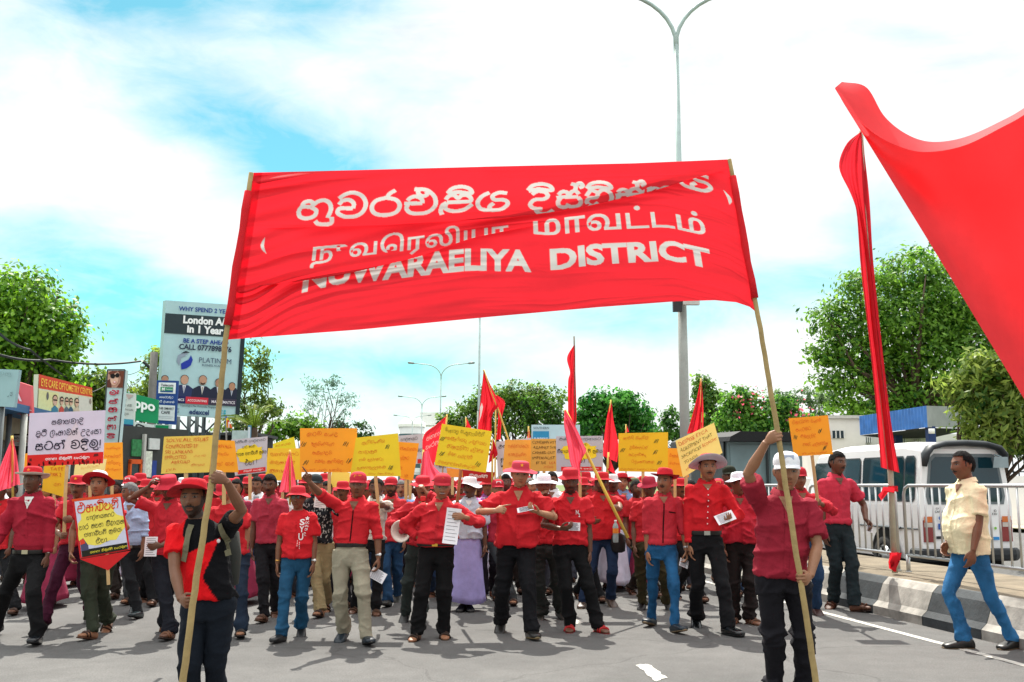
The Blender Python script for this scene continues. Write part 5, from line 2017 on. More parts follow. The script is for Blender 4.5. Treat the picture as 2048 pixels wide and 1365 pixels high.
# a scrap of brown cardboard by the edge line
q = np.array(G(1996, 1268))
sc_ = MB()
sc_.add([(-.17, -.03, .012), (.02, -.05, .02), (.16, -.02, .012), (.14, .03, .03), (-.02, .02, .018), (-.15, .04, .024)], [(0, 1, 4, 5), (1, 2, 3, 4)])
o_ = sc_.build('cardboard_scrap', mat('6a4a34', .9, .3, 20))
o_.location = tuple(q)
tag(o_, 'torn brown scrap lying on the road by the feet of the yellow-shirted man', 'litter')
# ------------------------------------------------------------------ the big banner
WOOD = mat('a08a5c', .75, .22, 7.0, .3, 30)
FLAG = mat((.70, .026, .042), .75, .12, 4.0, .2, 40, trans=.55, spec=.2, key='flag')
BAMBOO = mat('cdb45a', .6, .18, 5.0, .2, 25)


def interp(x, pts):
    return np.interp(x, [p[0] for p in pts], [p[1] for p in pts])


def raster(VF, box, nu, nv, uv0, uv1, keep=False):
    """coverage of a 2D mesh fitted in box=(u0,vtop,u1,vbottom) on a grid nu x nv (v downward)"""
    V, Fc = fit2d(VF, (box[0], -box[3], box[2], -box[1]), keep)
    g = np.zeros((nv, nu))
    X = (V[:, 0] - uv0[0]) / (uv1[0] - uv0[0]) * (nu - 1)
    Y = (-V[:, 1] - uv0[1]) / (uv1[1] - uv0[1]) * (nv - 1)
    for f in Fc:
        for k in range(1, len(f) - 1):
            t = [f[0], f[k], f[k + 1]]
            x, y = X[t], Y[t]
            x0, x1, y0, y1 = int(max(x.min(), 0)), int(min(x.max() + 1, nu - 1)), int(max(y.min(), 0)), int(min(y.max() + 1, nv - 1))
            if x1 < x0 or y1 < y0:
                continue
            gx, gy = np.meshgrid(np.arange(x0, x1 + 1), np.arange(y0, y1 + 1))
            det = (x[1] - x[0]) * (y[2] - y[0]) - (x[2] - x[0]) * (y[1] - y[0])
            if abs(det) < 1e-9:
                continue
            a = ((gx - x[0]) * (y[2] - y[0]) - (x[2] - x[0]) * (gy - y[0])) / det
            b = ((x[1] - x[0]) * (gy - y[0]) - (gx - x[0]) * (y[1] - y[0])) / det
            ins = (a >= -1e-6) & (b >= -1e-6) & (a + b <= 1 + 1e-6)
            g[y0:y1 + 1, x0:x1 + 1][ins] = 1
    return g


def banner():
    dl, dr = 6.12, 6.9
    c0 = P(980, 500, 6.5)
    t = thing('protest_banner', 'long red cloth banner with white lettering in three scripts, stretched between two poles', 'banner', (c0.x, c0.y, 0))
    o = np.array(t.location)
    NU, NV = 840, 300
    u = np.linspace(0, 1, NU)
    L1 = interp(u, [(0, .33), (.06, .34), (.31, .352), (.52, .348), (.62, .325), (.70, .29), (.83, .205), (.95, .10), (1, .06)])
    A1 = interp(u, [(0, .0), (.04, .0), (.12, .022), (.3, .035), (.5, .055), (.7, .08), (.85, .078), (.95, .03), (.99, 0), (1, 0)])
    L2 = interp(u, [(0, .70), (.14, .672), (.22, .645), (.36, .567), (.46, .47), (.6, .40), (.66, .385), (1, .36)])
    A2 = interp(u, [(0, 0), (.04, 0), (.12, .042), (.2, .06), (.36, .055), (.46, .05), (.56, .022), (.62, 0), (1, 0)])
    sm = np.ones(31) / 31
    pad = lambda a: np.convolve(np.pad(a, 15, 'edge'), sm, 'valid')
    L1, A1, L2, A2 = map(pad, (L1, A1, L2, A2))
    Vtot = 1 + 2 * A1 + 2 * A2
    VC = 1.18
    iv = np.zeros((NV, NU))
    dz = np.zeros((NV, NU))
    vcs = np.zeros((NV, NU))
    for j in range(NU):
        vc = np.linspace(0, 1, NV) * Vtot[j]
        # keep a few rows exactly at the creases
        a1, a2, l1, l2 = A1[j], A2[j], L1[j], L2[j]
        s1, e1 = l1, l1 + 2 * a1
        s2 = l2 + 2 * a1
        e2 = s2 + 2 * a2
        pts = [(0, 0, 0), (s1 * .6, s1 * .6, 0), (s1, l1, -.026 * min(a1 / .04, 1)), (s1 + a1, l1 - a1, .022 * min(a1 / .03, 1)), (e1, l1, .03 * min(a1 / .03, 1)), (e1 + (s2 - e1) * .45, l1 + (l2 - l1) * .45, .004),
               (s2, l2, -.026 * min(a2 / .04, 1)), (s2 + a2, l2 - a2, .022 * min(a2 / .03, 1)), (e2, l2, .03 * min(a2 / .03, 1)), (e2 + .14, l2 + .14, 0), (Vtot[j], 1, 0)]
        x = np.array([p[0] for p in pts])
        x = np.maximum.accumulate(x + np.arange(len(x)) * 1e-6)
        iv[:, j] = np.interp(vc, x, [p[1] for p in pts])
        dz[:, j] = np.interp(vc, x, [p[2] for p in pts])
        vcs[:, j] = vc
    for _ in range(2):
        dz[1:-1] = (dz[:-2] + 2 * dz[1:-1] + dz[2:]) / 4
    uu = np.tile(u, (NV, 1))
    # outline in the photo
    xt, yt = 503 + 956 * uu, interp(u, [(0, 346), (.25, 340), (.5, 333.5), (.8, 327), (.93, 322), (1, 319)])[None, :] + 0 * uu
    xb = 450 + 1065 * uu
    yb = interp(u, [(0, 680), (.25, 660), (.5, 634), (.7, 615), (.85, 603), (.92, 601), (.96, 605), (.985, 614), (1, 627)])[None, :]
    px = xt + (xb - xt) * iv
    py = yt + (yb - yt) * iv
    left = np.exp(-uu / .16)
    right = np.exp(-(1 - uu) / .07)
    # tension folds fanning out of the pole sleeve, broad belly, small puckers
    v = vcs
    st = np.sin(2 * math.pi * (6.5 * (v + .55 * uu) + .7 * np.sin(9 * v))) * left * .020 + np.sin(2 * math.pi * (13 * (v + .35 * uu) + 1.1 * np.sin(5 * v + 2))) * left * .009
    st += np.sin(2 * math.pi * (5 * (v + 1.2 * uu) + .5)) * right * .010
    belly = .10 * np.sin(math.pi * uu) * np.sin(math.pi * np.clip(iv, 0, 1))
    dia = .0045 * np.sin(2 * math.pi * (3.4 * (v + .30 * uu) + .3 * np.sin(6 * uu))) + .0022 * np.sin(2 * math.pi * (7.3 * (v + .22 * uu) + .4 * np.sin(11 * uu + 1)))
    q = np.stack([uu.ravel() * 5, v.ravel() * 2.2, 0 * uu.ravel()], 1)
    nz = (wnoise(q, 1.6, 11, 3) * .007).reshape(NV, NU)
    nz += np.maximum(0, 1 - np.abs(wnoise(q * np.array([.5, 2.6, 1]), 2.0, 21, 2)) * 5).reshape(NV, NU) * .005
    edge_k = np.clip(np.minimum(uu, 1 - uu) / .02, 0, 1)
    dep = dl + (dr - dl) * uu + dz + (st + dia + nz) * edge_k + belly
    cx, cy = (px - 1024) / F, (682.5 - py) / F
    ry = math.cos(PIT) - cy * math.sin(PIT)
    rz = math.sin(PIT) + cy * math.cos(PIT)
    k = dep / ry
    Vv = np.stack([cx * k, dep, CAMZ + rz * k], 2) - o
    # lettering woven into the cloth colours
    g = np.zeros((NV, NU))
    rows = [(sinh2d('nUvrELiy dishtRikhky', .21), (.105, .115, .955, .345)), (None, None), (None, None)]
    res = 1600
    RV = 520
    G1 = raster(rows[0][0], rows[0][1], res, RV, (0, 0), (1, VC))
    tam = text2d('\u0ba8\u0bc1\u0bb5\u0bc6\u0bb0\u0bb2\u0bbf\u0baf\u0bbe', .016)
    G1 = np.maximum(G1, raster(tam, (.145, .475, .535, .645), res, RV, (0, 0), (1, VC)))
    tam2 = text2d('\u0bae\u0bbe\u0bb5\u0b9f\u0bcd\u0b9f\u0bae\u0bcd', .016)
    G1 = np.maximum(G1, raster(tam2, (.585, .46, .925, .625), res, RV, (0, 0), (1, VC)))
    E1 = raster(text2d('NUWARAELIYA', .042), (.135, .735, .578, .885), res, RV, (0, 0), (1, VC))
    E2 = raster(text2d('DISTRICT', .042), (.615, .715, .925, .865), res, RV, (0, 0), (1, VC))
    G1 = np.maximum(G1, np.maximum(E1, E2))
    for (a, b, cc, dd, w) in ((.048, .40, .055, .50, .003), (.975, .23, .982, .32, .004)):   # the torn slits
        for s in np.linspace(0, 1, 60):
            uu0 = a + (cc - a) * s + .006 * math.sin(math.pi * s) * (-1 if a < .5 else 1)
            i0, i1 = int((uu0 - w * math.sin(math.pi * s)) * res), int((uu0 + w * math.sin(math.pi * s)) * res)
            G1[int((b + (dd - b) * s) / VC * RV), max(i0, 0):max(i1 + 1, 1)] = 1
    ji = np.clip(uu * (res - 1), 0, res - 1.001)
    ii = np.clip(vcs / VC * (RV - 1), 0, RV - 1.001)
    j0, i0 = ji.astype(int), ii.astype(int)
    fj, fi = ji - j0, ii - i0
    cov = G1[i0, j0] * (1 - fi) * (1 - fj) + G1[i0, j0 + 1] * (1 - fi) * fj + G1[i0 + 1, j0] * fi * (1 - fj) + G1[i0 + 1, j0 + 1] * fi * fj
    red, wht = np.array((.72, .018, .030)), np.array((.50, .49, .47))
    C = red * (1 - cov[..., None]) + wht * cov[..., None]
    sleeve = (uu < .022)
    C[sleeve] = np.array((.56, .006, .014))
    me = bpy.data.meshes.new('cloth')
    n = NV * NU
    me.vertices.add(n)
    me.vertices.foreach_set('co', np.ascontiguousarray(Vv).ravel())
    ids = np.arange(n).reshape(NV, NU)
    qd = np.stack([ids[:-1, :-1], ids[1:, :-1], ids[1:, 1:], ids[:-1, 1:]], 2).reshape(-1, 4)
    me.loops.add(qd.size)
    me.polygons.add(len(qd))
    me.loops.foreach_set('vertex_index', qd.ravel().astype(np.int32))
    me.polygons.foreach_set('loop_start', np.arange(0, qd.size, 4, dtype=np.int32))
    me.update()
    setcol(me, C.reshape(-1, 3))
    link('cloth', me, mat((1, 1, 1), .7, .05, 3.0, trans=.42, attr='Col', spec=.25, key='bannercloth'), t, True)
    for pts, d, r in (([(503, 346), (450, 690), (423, 965), (385, 1210), (352, 1470)], dl + .0, .019), ([(1459, 319), (1516, 632), (1556, 870), (1604, 1180), (1640, 1420)], dr, .019)):
        q3 = [np.array(P(x, y, d)) - o for x, y in pts]
        rs = random.Random(3)
        m = MB()
        full = []
        for i in range(len(q3) - 1):
            for s in np.linspace(0, 1, 9, endpoint=False):
                full.append(q3[i] * (1 - s) + q3[i + 1] * s + np.array([rs.uniform(-.003, .003), 0, 0]))
        full.append(q3[-1])
        m.tube(full, [r * .8 + r * .35 * i / len(full) for i in range(len(full))], 10)
        m.build('pole', WOOD, t, True)
        i1 = 6
        slv = MB()
        ys = [p for p in full if p[2] > (q3[1][2] + .035)][1:]
        slv.tube([p + np.array([0, -.004, 0]) for p in ys], [.024 + .003 * math.sin(i * 2.1) for i in range(len(ys))], 12)
        slv.build('sleeve', mat((.86, .035, .05), .7, .06, 5, .2, 40, trans=.5, spec=.2, key='sleeve'), t, True)
    return t


banner()
# ------------------------------------------------------------------ cloth flags
FLAG2 = mat((.80, .10, .16), .75, .12, 4.0, .2, 40, trans=.55, spec=.2, key='flag pink')


def drape(A, B, d, folds, amp, seed=0, nu=26, nv=40, o=None, sag=0.0):
    rs = np.random.RandomState(seed)
    ph = rs.uniform(0, 6, 4)
    pa, pb = spline(A, 8), spline(B, 8)
    res = lambda p: np.stack([np.interp(np.linspace(0, 1, nv), np.linspace(0, 1, len(p)), p[:, k]) for k in (0, 1)], 1)
    pa, pb = res(pa), res(pb)
    V = []
    for i in range(nv):
        t = i / (nv - 1)
        for j in range(nu):
            s = j / (nu - 1)
            q = pa[i] * (1 - s) + pb[i] * s
            wv = math.sin(2 * math.pi * folds * s + ph[0] + 1.5 * t + .8 * math.sin(4 * t + ph[1])) + .4 * math.sin(2 * math.pi * folds * 2.3 * s + ph[2] + 2.5 * t)
            dd = d + amp * wv * min(1, .25 + t * 1.5) * (1 if 0 < s < 1 else .5)
            V.append(np.array(P(q[0], q[1], dd)) - o)
    return MB().add(V, [(i * nu + j, (i + 1) * nu + j, (i + 1) * nu + j + 1, i * nu + j + 1) for i in range(nv - 1) for j in range(nu - 1)])


def flag(label, A, B, d, pole, folds=2.5, amp=.05, seed=1, m=None, pr=.014, pm=None, group='red flags carried by the marchers', raw=False):
    if not raw:
        d = CD(d)
        pole = [(p[0], p[1], CD(p[2])) if len(p) > 2 else p for p in pole]
    base = np.array(P(pole[-1][0], pole[-1][1], pole[-1][2] if len(pole[-1]) > 2 else d))
    t = thing('red_flag', label, 'flag', tuple(base), 0, group)
    drape(A, B, d, folds, amp, seed, o=base).build('cloth', m or FLAG, t, True)
    pts = [np.array(P(p[0], p[1], p[2] if len(p) > 2 else d + .01)) - base for p in pole]
    MB().tube(pts, pr, 8).build('pole', pm or BAMBOO, t, True)
    return t, base


flag('long red flag hanging furled down its pole, tied to the barrier', [(1721, 264), (1692, 290), (1678, 335), (1700, 385), (1713, 425), (1722, 540), (1745, 740), (1762, 935)], [(1723, 264), (1728, 300), (1739, 400), (1748, 540), (1774, 780), (1786, 870), (1799, 946)], 12.95,
     [(1721, 262, 13.0), (1728, 395, 13.02), (1737, 545, 13.03), (1759, 745, 13.03), (1781, 945, 13.0), (1790, 1146, 12.98)], 2.2, .055, 5, pr=.036, pm=mat('aaa894', .6, .2), group='tall flags', raw=True)
for (pts, lb) in (([(1757, 992), (1768, 975), (1783, 978), (1790, 972), (1788, 984), (1774, 984), (1765, 1000)], 'small red ribbon knotted round the flagpole at the barrier rail'), ([(1780, 1108), (1800, 1106), (1796, 1120), (1792, 1142), (1782, 1140), (1778, 1122)], 'red ribbon tied round the foot of the flagpole')):
    c = np.array(P(*pts[0], 12.9))
    A = [pts[0], pts[-1], pts[-2]]
    ob = MB()
    rs = random.Random(len(lb))
    for k in range(3):
        q = [np.array(P(x + rs.uniform(-4, 4), y + rs.uniform(-3, 3), 12.90 - .02 * k)) - c for x, y in pts]
        ob.add(q, [(0, 1, len(q) - 1), (1, 2, len(q) - 2, len(q) - 1)] + [(2, 3, 4, 5)] if len(q) >= 6 else [tuple(range(len(q)))])
    cen = np.array(P(1786 if 'rail' in lb else 1789, 978 if 'rail' in lb else 1112, 12.96)) - c
    ob.tube([cen - (0, 0, .035), cen + (0, 0, .035)], .06, 10)
    o_ = ob.build('ribbon', FLAG, None)
    o_.location = tuple(c)
    tag(o_, lb, 'ribbon', 'red ribbons')


def sail():
    d0, d1 = 7.6, 7.95
    o = np.array(P(2300, 968, d0))
    o[2] = 0
    t = thing('red_cloth_sail', 'giant red cloth sail with a curved upper edge, cut by the right picture edge', 'banner', tuple(o))
    fr = spline([(1670, 176), (1700, 225), (1755, 272), (1815, 299), (1865, 304), (1930, 291), (2000, 257), (2060, 222), (2180, 130), (2320, 0)], 8)
    bk = spline([(1684, 164), (1733, 175), (1768, 232), (1812, 268), (1862, 284), (1925, 276), (1995, 246), (2060, 208), (2180, 112), (2320, -20)], 8)
    lo = spline([(1670, 178), (1745, 300), (1815, 414), (1900, 553), (1975, 677), (2060, 818), (2110, 900), (2180, 1010), (2250, 1080), (2320, 1120)], 8)
    n = 70
    rz = lambda p: np.stack([np.interp(np.linspace(0, 1, n), np.linspace(0, 1, len(p)), p[:, k]) for k in (0, 1)], 1)
    fr, bk, lo = rz(fr), rz(bk), rz(lo)
    nu = 34
    V, Vb = [], []
    for i in range(n):
        for j in range(nu):
            s = j / (nu - 1)
            q = fr[i] * (1 - s) + lo[i] * s
            L = np.linalg.norm(fr[i] - lo[i]) / 500
            w = .22 * min(L, 1) * math.sin(math.pi * s) + (.022 * math.sin(7 * s + i * .22) + .014 * math.sin(4 * s - i * .35 + 1) + .012 * math.sin(15 * s + i * .09)) * min(L * 2, 1) * min(1, 6 * s, 6 * (1 - s))
            V.append(np.array(P(q[0], q[1], d0 + w)) - o)
            q = bk[i] * (1 - s) + (lo[i] + np.array([4, -2])) * s
            Vb.append(np.array(P(q[0], q[1], d1 + .05 + w)) - o)
    gf = [(i * nu + j, (i + 1) * nu + j, (i + 1) * nu + j + 1, i * nu + j + 1) for i in range(n - 1) for j in range(nu - 1)]
    sm = mat((.88, .085, .10), .65, .08, 2.0, .15, 60, trans=.6, spec=.25, key='sail')
    MB().add(V, gf).build('front_panel', sm, t, True)
    MB().add(Vb, gf).build('back_panel', sm, t, True)
    S = []
    for i in range(n):
        for j in range(8):
            s = j / 7
            q = fr[i] * (1 - s) + bk[i] * s
            S.append(np.array(P(q[0], q[1], d0 + (d1 + .05 - d0) * s - .04 * math.sin(math.pi * s))) - o)
    MB().add(S, [(i * 8 + j, i * 8 + j + 1, (i + 1) * 8 + j + 1, (i + 1) * 8 + j) for i in range(n - 1) for j in range(7)]).build('upper_hem', sm, t, True)
    B_ = []
    for i in range(n):
        B_ += [np.array(P(lo[i][0], lo[i][1], d0)) - o, np.array(P(lo[i][0] + 4, lo[i][1] - 2, d1 + .05)) - o]
    MB().add(B_, [(2 * i, 2 * i + 1, 2 * i + 3, 2 * i + 2) for i in range(n - 1)]).build('lower_hem', sm, t, True)
    MB().tube([(0, .15, 0), np.array(P(2322, -20, d1)) - o], .06, 10).build('mast', WOOD, t, True)


sail()
flag('large red flag with a white emblem, leaning on the left of the centre group', [(967, 742), (962, 790), (958, 830), (955, 872)], [(968, 741), (983, 775), (998, 808), (985, 830), (982, 868)], 14, [(967, 740), (1000, 830), (1034, 930), (1052, 985)], 2.2, .06, 2)
flag('red flag with its point turned right, behind the leaning emblem flag', [(993, 792), (996, 830), (993, 880)], [(995, 791), (1010, 805), (1004, 835), (1001, 880)], 15, [(992, 790), (990, 950), (990, 990)], 1.6, .04, 3)
flag('tallest narrow red flag at the middle of the march', [(1148, 690), (1134, 716), (1140, 745), (1136, 765), (1136, 830), (1134, 852)], [(1149, 690), (1150, 720), (1152, 780), (1153, 830), (1151, 856)], 15, [(1148, 673), (1149, 700), (1150, 960)], 1.8, .05, 4, pm=mat('8a8478', .6))
flag('pinkish red flag hanging across the white placard, on a yellow bamboo pole', [(1129, 822), (1128, 850), (1135, 890), (1142, 930), (1163, 972)], [(1131, 820), (1150, 852), (1168, 890), (1172, 903), (1158, 925)], 11.6,
     [(1130, 820, 11.7), (1171, 902, 11.7), (1206, 975, 11.72), (1256, 1076, 11.75)], 2.0, .05, 6, m=FLAG2, pr=.02, pm=mat('dcc858', .55, .12))
flag('red flag drooping beside the yellow placard, on a light bamboo pole', [(1221, 803), (1213, 840), (1208, 880), (1205, 912)], [(1223, 802), (1227, 840), (1237, 890), (1234, 925)], 14.5, [(1222, 800), (1217, 880), (1213, 960)], 1.3, .022, 7, pm=mat('c8cc5a', .5))
flag('red flag behind the tilted pale placard and the lamp post', [(1401, 760), (1393, 800), (1382, 840), (1374, 868)], [(1403, 760), (1406, 800), (1407, 840), (1406, 862)], 15, [(1402, 757), (1403, 960)], 2.2, .05, 8)
flag('pale pink flag at the left edge in front of the shop posters', [(24, 876), (0, 935), (-20, 990)], [(25, 874), (34, 915), (40, 968)], 11.5, [(24, 872), (26, 1000)], 3, .05, 9, m=FLAG2)
flag('pink flag between the small yellow and big orange placards', [(579, 903), (568, 940), (558, 985)], [(581, 902), (589, 945), (594, 985)], 12.8, [(580, 900), (580, 1010)], 2, .05, 10, m=FLAG2)
flag('red flag low in the gap left of the centre man in the pink-red hat', [(985, 880), (980, 905), (977, 928)], [(987, 879), (995, 905), (994, 912)], 13.5, [(985, 878), (984, 985)], 1.5, .03, 12)
flag('small red pennant tip above the yellow placard with dark lettering', [(932, 837), (931, 862)], [(933, 836), (943, 857)], 18, [(932, 835), (932, 960)], 1, .03, 13)
flag('small red pennant tip above the placard about attacks', [(1057, 856), (1053, 885)], [(1058, 855), (1062, 885)], 18, [(1057, 853), (1057, 960)], 1, .03, 14)
flag('tiny red pennant tip above the yellow placard right of the centre', [(1252, 851), (1250, 866)], [(1253, 850), (1258, 864)], 20, [(1252, 849), (1252, 960)], 1, .02, 15)
flag('thin red flag hanging low right of the drooping flag', [(1217, 915), (1215, 940)], [(1219, 914), (1232, 950)], 14, [(1217, 905), (1216, 970)], 1, .03, 16)
tf, bf = flag('red flag with white lettering half behind the yellow placard', [(893, 832), (872, 850), (848, 870), (846, 905), (858, 938)], [(894, 831), (893, 850), (890, 880), (884, 915), (878, 930)], 14.5, [(894, 829), (884, 960)], 1.2, .03, 17)
ff = Face(*[np.array(P(x, y, CD(14.5) - .1)) - bf for x, y in ((850, 862), (892, 842), (886, 905), (848, 922))])
Dx = Decals(ff)
Dx.sinh('jntavi', (.08, .62, .92, .80), 'eac8c0', .16)
Dx.sinh('pertm', (.06, .34, .86, .52), 'eac8c0', .16)
Dx.build('lettering', tf)
MB().add([np.array(P(x, y, CD(14) - .09)) - np.array(P(1052, 985, CD(14))) for x, y in ((960, 815), (964, 806), (966, 815), (963, 830), (958, 845), (960, 828))], [tuple(range(6))]).build('emblem', ink('e8dcd8'), [o for o in COL.objects if o.get('label', '').startswith('large red flag')][0])
flag('deep pink flag hanging below the red flag with white lettering', [(846, 905), (842, 940), (838, 975)], [(856, 900), (866, 930), (884, 950)], 13.8, [(847, 900), (838, 1000)], 1.6, .04, 18, m=FLAG2)


# ------------------------------------------------------------------ placards
def placard(label, quad, d, col, lines=(), stick=None, marks=(), txt='c8381c', group='hand-lettered placards', lw=.0042, deco=None, name='placard'):
    d = CD(d)
    stick = [(p[0], p[1], CD(p[2])) if len(p) > 2 else p for p in stick] if stick else None
    t, fc, base = board(name, label, 'placard', quad, d, col, .006, group, trans=.22)
    D = Decals(fc)
    D.wob = 0 if group.startswith('printed') else .10
    if deco:
        deco(D)
    for ln in lines:
        kind, s, box = ln[:3]
        c = ln[3] if len(ln) > 3 else txt
        w = ln[4] if len(ln) > 4 else None
        if kind == 's':
            D.sinh(s, box, c, w or .10, .12)
        elif kind == 'S':
            D.sinh(s, box, c, w or .15)
        else:
            D.text(s, box, c, w or -.004, False)
    rs = random.Random(int(quad[0][0]))
    for (u, v) in marks:
        for k in range(3):
            x, y = u + (k - 1) * .028, v + rs.uniform(-.02, .02)
            D.line([(x - .018, y - .035), (x - .002, y - .0), (x + .026, y + .06)], lw * 1.5, '26482c')
    D.build('lettering', t)
    if stick:
        pts = [np.array(P(p[0], p[1], p[2] if len(p) > 2 else (d if not hasattr(d, '__len__') else d[0]) + .012)) - base for p in stick]
        MB().tube(pts, (.020, .010), 6, up=(0, 1, 0)).build('stick', mat('c0a070', .75, .15, 6), t)
    return t


OR, YE, LY, PY = 'f0ae30', 'e8d834', 'f0dc78', 'f2e890'


def deco_white(D):
    D.poly([(.42, .2), (.55, .62), (.62, .8), (.70, .55), (.82, .22)], 'cfc4cf', .0045)
    D.rect(0, .0, 1, .215, 'd01c1c')
    rs = random.Random(5)
    for i in range(34):
        u = rs.uniform(.02, .98)
        D.disc(u, rs.uniform(.01, .06), .012, .035, 'a01014' if i % 2 else '5c0a0c', .0052, 8)
    D.poly([(.87, .13), (.94, .14), (.93, .19), (.88, .18)], '601010', .0056)
    D.poly([(.03, .10), (.06, .10), (.06, .15), (.03, .15)], '601010', .0056)


placard('white printed placard with a red lower band, held over the far-left man', [(59, 827), (211, 821), (206, 927), (54, 934)], 10.75, 'd6d0e0',
        [('S', 'smajvadI', (.30, .74, .72, .88), '16122c', .17), ('S', 'Sri lckavkh udesa', (.10, .52, .96, .69), '16122c', .15), ('S', 'sTnh vdimU!', (.10, .25, .96, .48), '120e28', .17), ('S', 'jnta vimUkhti permUN', (.24, .09, .82, .16), 'f4ecec', .2)],
        [(134, 932), (131, 985, 10.72), (128, 1075, 10.68)], deco=deco_white, group='printed placards')


def deco_yellow(D):
    rs = random.Random(2)
    pts = []
    for i in range(26):
        a = i / 26 * 2 * math.pi
        r = .36 + rs.uniform(-.05, .08)
        pts.append((.5 + 1.25 * r * math.cos(a), .50 + r * .95 * math.sin(a)))
    D.poly([(max(min(u, .97), .03), max(min(v, .93), .10)) for u, v in pts], 'ead858', .0045)


def arrow():
    d = 10.30
    t, fc, base = board('arrow_placard', 'printed placard with a red pointed foot, held before the man in olive trousers', 'placard', [(144, 999), (243, 987), (260, 1100), (160, 1118)], d, 'c0181c', .008, 'printed placards')
    D = Decals(fc)
    D.poly([(.045, .02), (.97, .02), (.97, .955), (.045, .955)], 'c9cce0', .0035)
    deco_yellow(D)
    D.rect(.05, .02, .965, .135, '1c1c10', .005)
    D.poly([(.05, .12), (.05, .30), (.12, .33), (.2, .2), (.2, .12)], '4a4868', .0052)
    D.poly([(.05, .22), (.05, .30), (.13, .32), (.15, .24)], 'd84028', .0058)
    D.poly([(.0, .96), (1, .94), (1, 1.0), (.0, 1.0)], 'd84a1c', .005)
    D.sinh('EkaDipti', (.08, .74, .92, .94), 'd8381c', .15, .15)
    D.sinh('paalnyktT', (.24, .60, .80, .70), '1a1828', .13, .2)
    D.sinh('par kpn viDayk', (.07, .465, .97, .57), '1a1828', .13, .2)
    D.sinh('jnaDipti kRmy', (.15, .32, .90, .43), '1a1828', .13, .2)
    D.sinh('Epa...', (.36, .20, .64, .30), '1a1828', .13, .2)
    D.sinh('jnta vimUkhti permUN', (.22, .045, .96, .10), 'e8d840', .17, .1)
    D.build('lettering', t)
    q = [np.array(P(x, y, d)) - base for x, y in ((160, 1119), (261, 1102), (216, 1141))]
    MB().add(q + [p + np.array([0, .008, 0]) for p in q], [(0, 1, 2), (5, 4, 3), (0, 2, 5, 3), (2, 1, 4, 5)]).build('pointed_foot', mat('c8181c', .7), t)
    pts = [np.array(P(x, y, d + .015)) - base for x, y in ((212, 1010), (214, 1100), (217, 1170))]
    MB().tube(pts, (.018, .010), 6, up=(0, 1, 0)).build('stick', mat('c0a070', .75, .15, 6), t)


arrow()
placard('pale yellow placard lettered in English about Sri Lankans, behind the left pole', [(328, 874), (426, 871), (418, 945), (322, 948)], 8.9, 'e6cc62',
        [('t', 'SOLVE ALL ISSUES', (.06, .85, .92, .94)), ('t', 'CONFRONTED BY', (.06, .68, .72, .78)), ('t', 'SRI LANKANS', (.06, .53, .62, .62)), ('t', 'EMPLOYED', (.06, .39, .50, .48)), ('t', 'ABROAD', (.20, .26, .58, .34)), ('s', 'udavU', (.66, .42, .90, .48)), ('s', 'vinasy', (.62, .18, .90, .25)), ('t', 'J.V.P', (.10, .05, .30, .13))], [(372, 946), (372, 1010)])
placard('orange placard just right of the left banner pole', [(424, 880), (469, 882), (477, 945), (419, 945)], 9.6, OR, [('t', 'RIVALL', (.30, .76, .86, .86)), ('s', 'ltajve', (.14, .50, .70, .62)), ('s', 'pnUd sUlE', (.14, .20, .90, .34))], [(448, 945), (448, 1010)])
SPL = 'e6d02c'


def splash(D):
    rs = random.Random(9)
    pts = []
    for i in range(30):
        a = i / 30 * 2 * math.pi
        r = 1 + rs.uniform(-.14, .16)
        pts.append((.5 + .40 * r * math.cos(a), .56 + .24 * r * math.sin(a)))
    D.poly([(min(max(u, .02), .98), v) for u, v in pts], SPL, .0045)
    D.rect(.10, .03, .97, .14, 'cc2020', .005)
    D.sinh('vimUkhti permUN', (.28, .055, .9, .115), 'f0dcd8', .18)


WL = [('S', 'Ekhtipti paalnyT', (.06, .86, .95, .96), '1c1c1c', .13), ('S', 'par kpn', (.30, .72, .66, .81), '1c1c1c', .13), ('S', 'viDayk jnaDipti kRmy', (.02, .50, .99, .64), '1c1c1c', .14), ('S', 'Epa !', (.34, .24, .70, .42), '1c1c1c', .15)]
placard('white printed placard with yellow splash, between the orange and small yellow ones', [(462, 880), (535, 873), (533, 944), (470, 952)], 11.2, 'c4c6cc', WL, [(500, 948), (500, 1000)], deco=splash, group='printed placards')
placard('yellow placard left of the big orange one, a pink flag before it', [(536, 897), (604, 897), (603, 960), (530, 962)], 13.2, 'eccb3a', [('s', 'jntavtT', (.1, .76, .9, .88)), ('s', 'mvkasti', (.1, .50, .8, .62)), ('s', 'vinash', (.1, .24, .6, .36))], [(565, 960), (565, 1000)])
placard('small yellow sheet tilted behind the top of another yellow placard', [(546, 888), (588, 874), (592, 898), (546, 900)], 14.5, 'e2d832', [('s', 'mdnys', (.1, .35, .8, .65))], [(570, 898), (570, 990)])
placard('big orange placard above the sunglasses man, with green tick marks', [(600, 857), (714, 857), (714, 945), (600, 945)], 11.0, OR,
        [('s', 'maTv sacedU', (.12, .80, .66, .92)), ('s', 'kUlvegyeg', (.20, .58, .60, .70)), ('s', 'kmhnadUv', (.22, .38, .56, .49)), ('s', 'tkma ktvmtU', (.26, .18, .76, .30)), ('s', 'lhsakt etjp sanvd', (.04, .01, .74, .09))], [(659, 945), (658, 1000)], [(.06, .62), (.80, .62), (.10, .20), (.86, .25)])
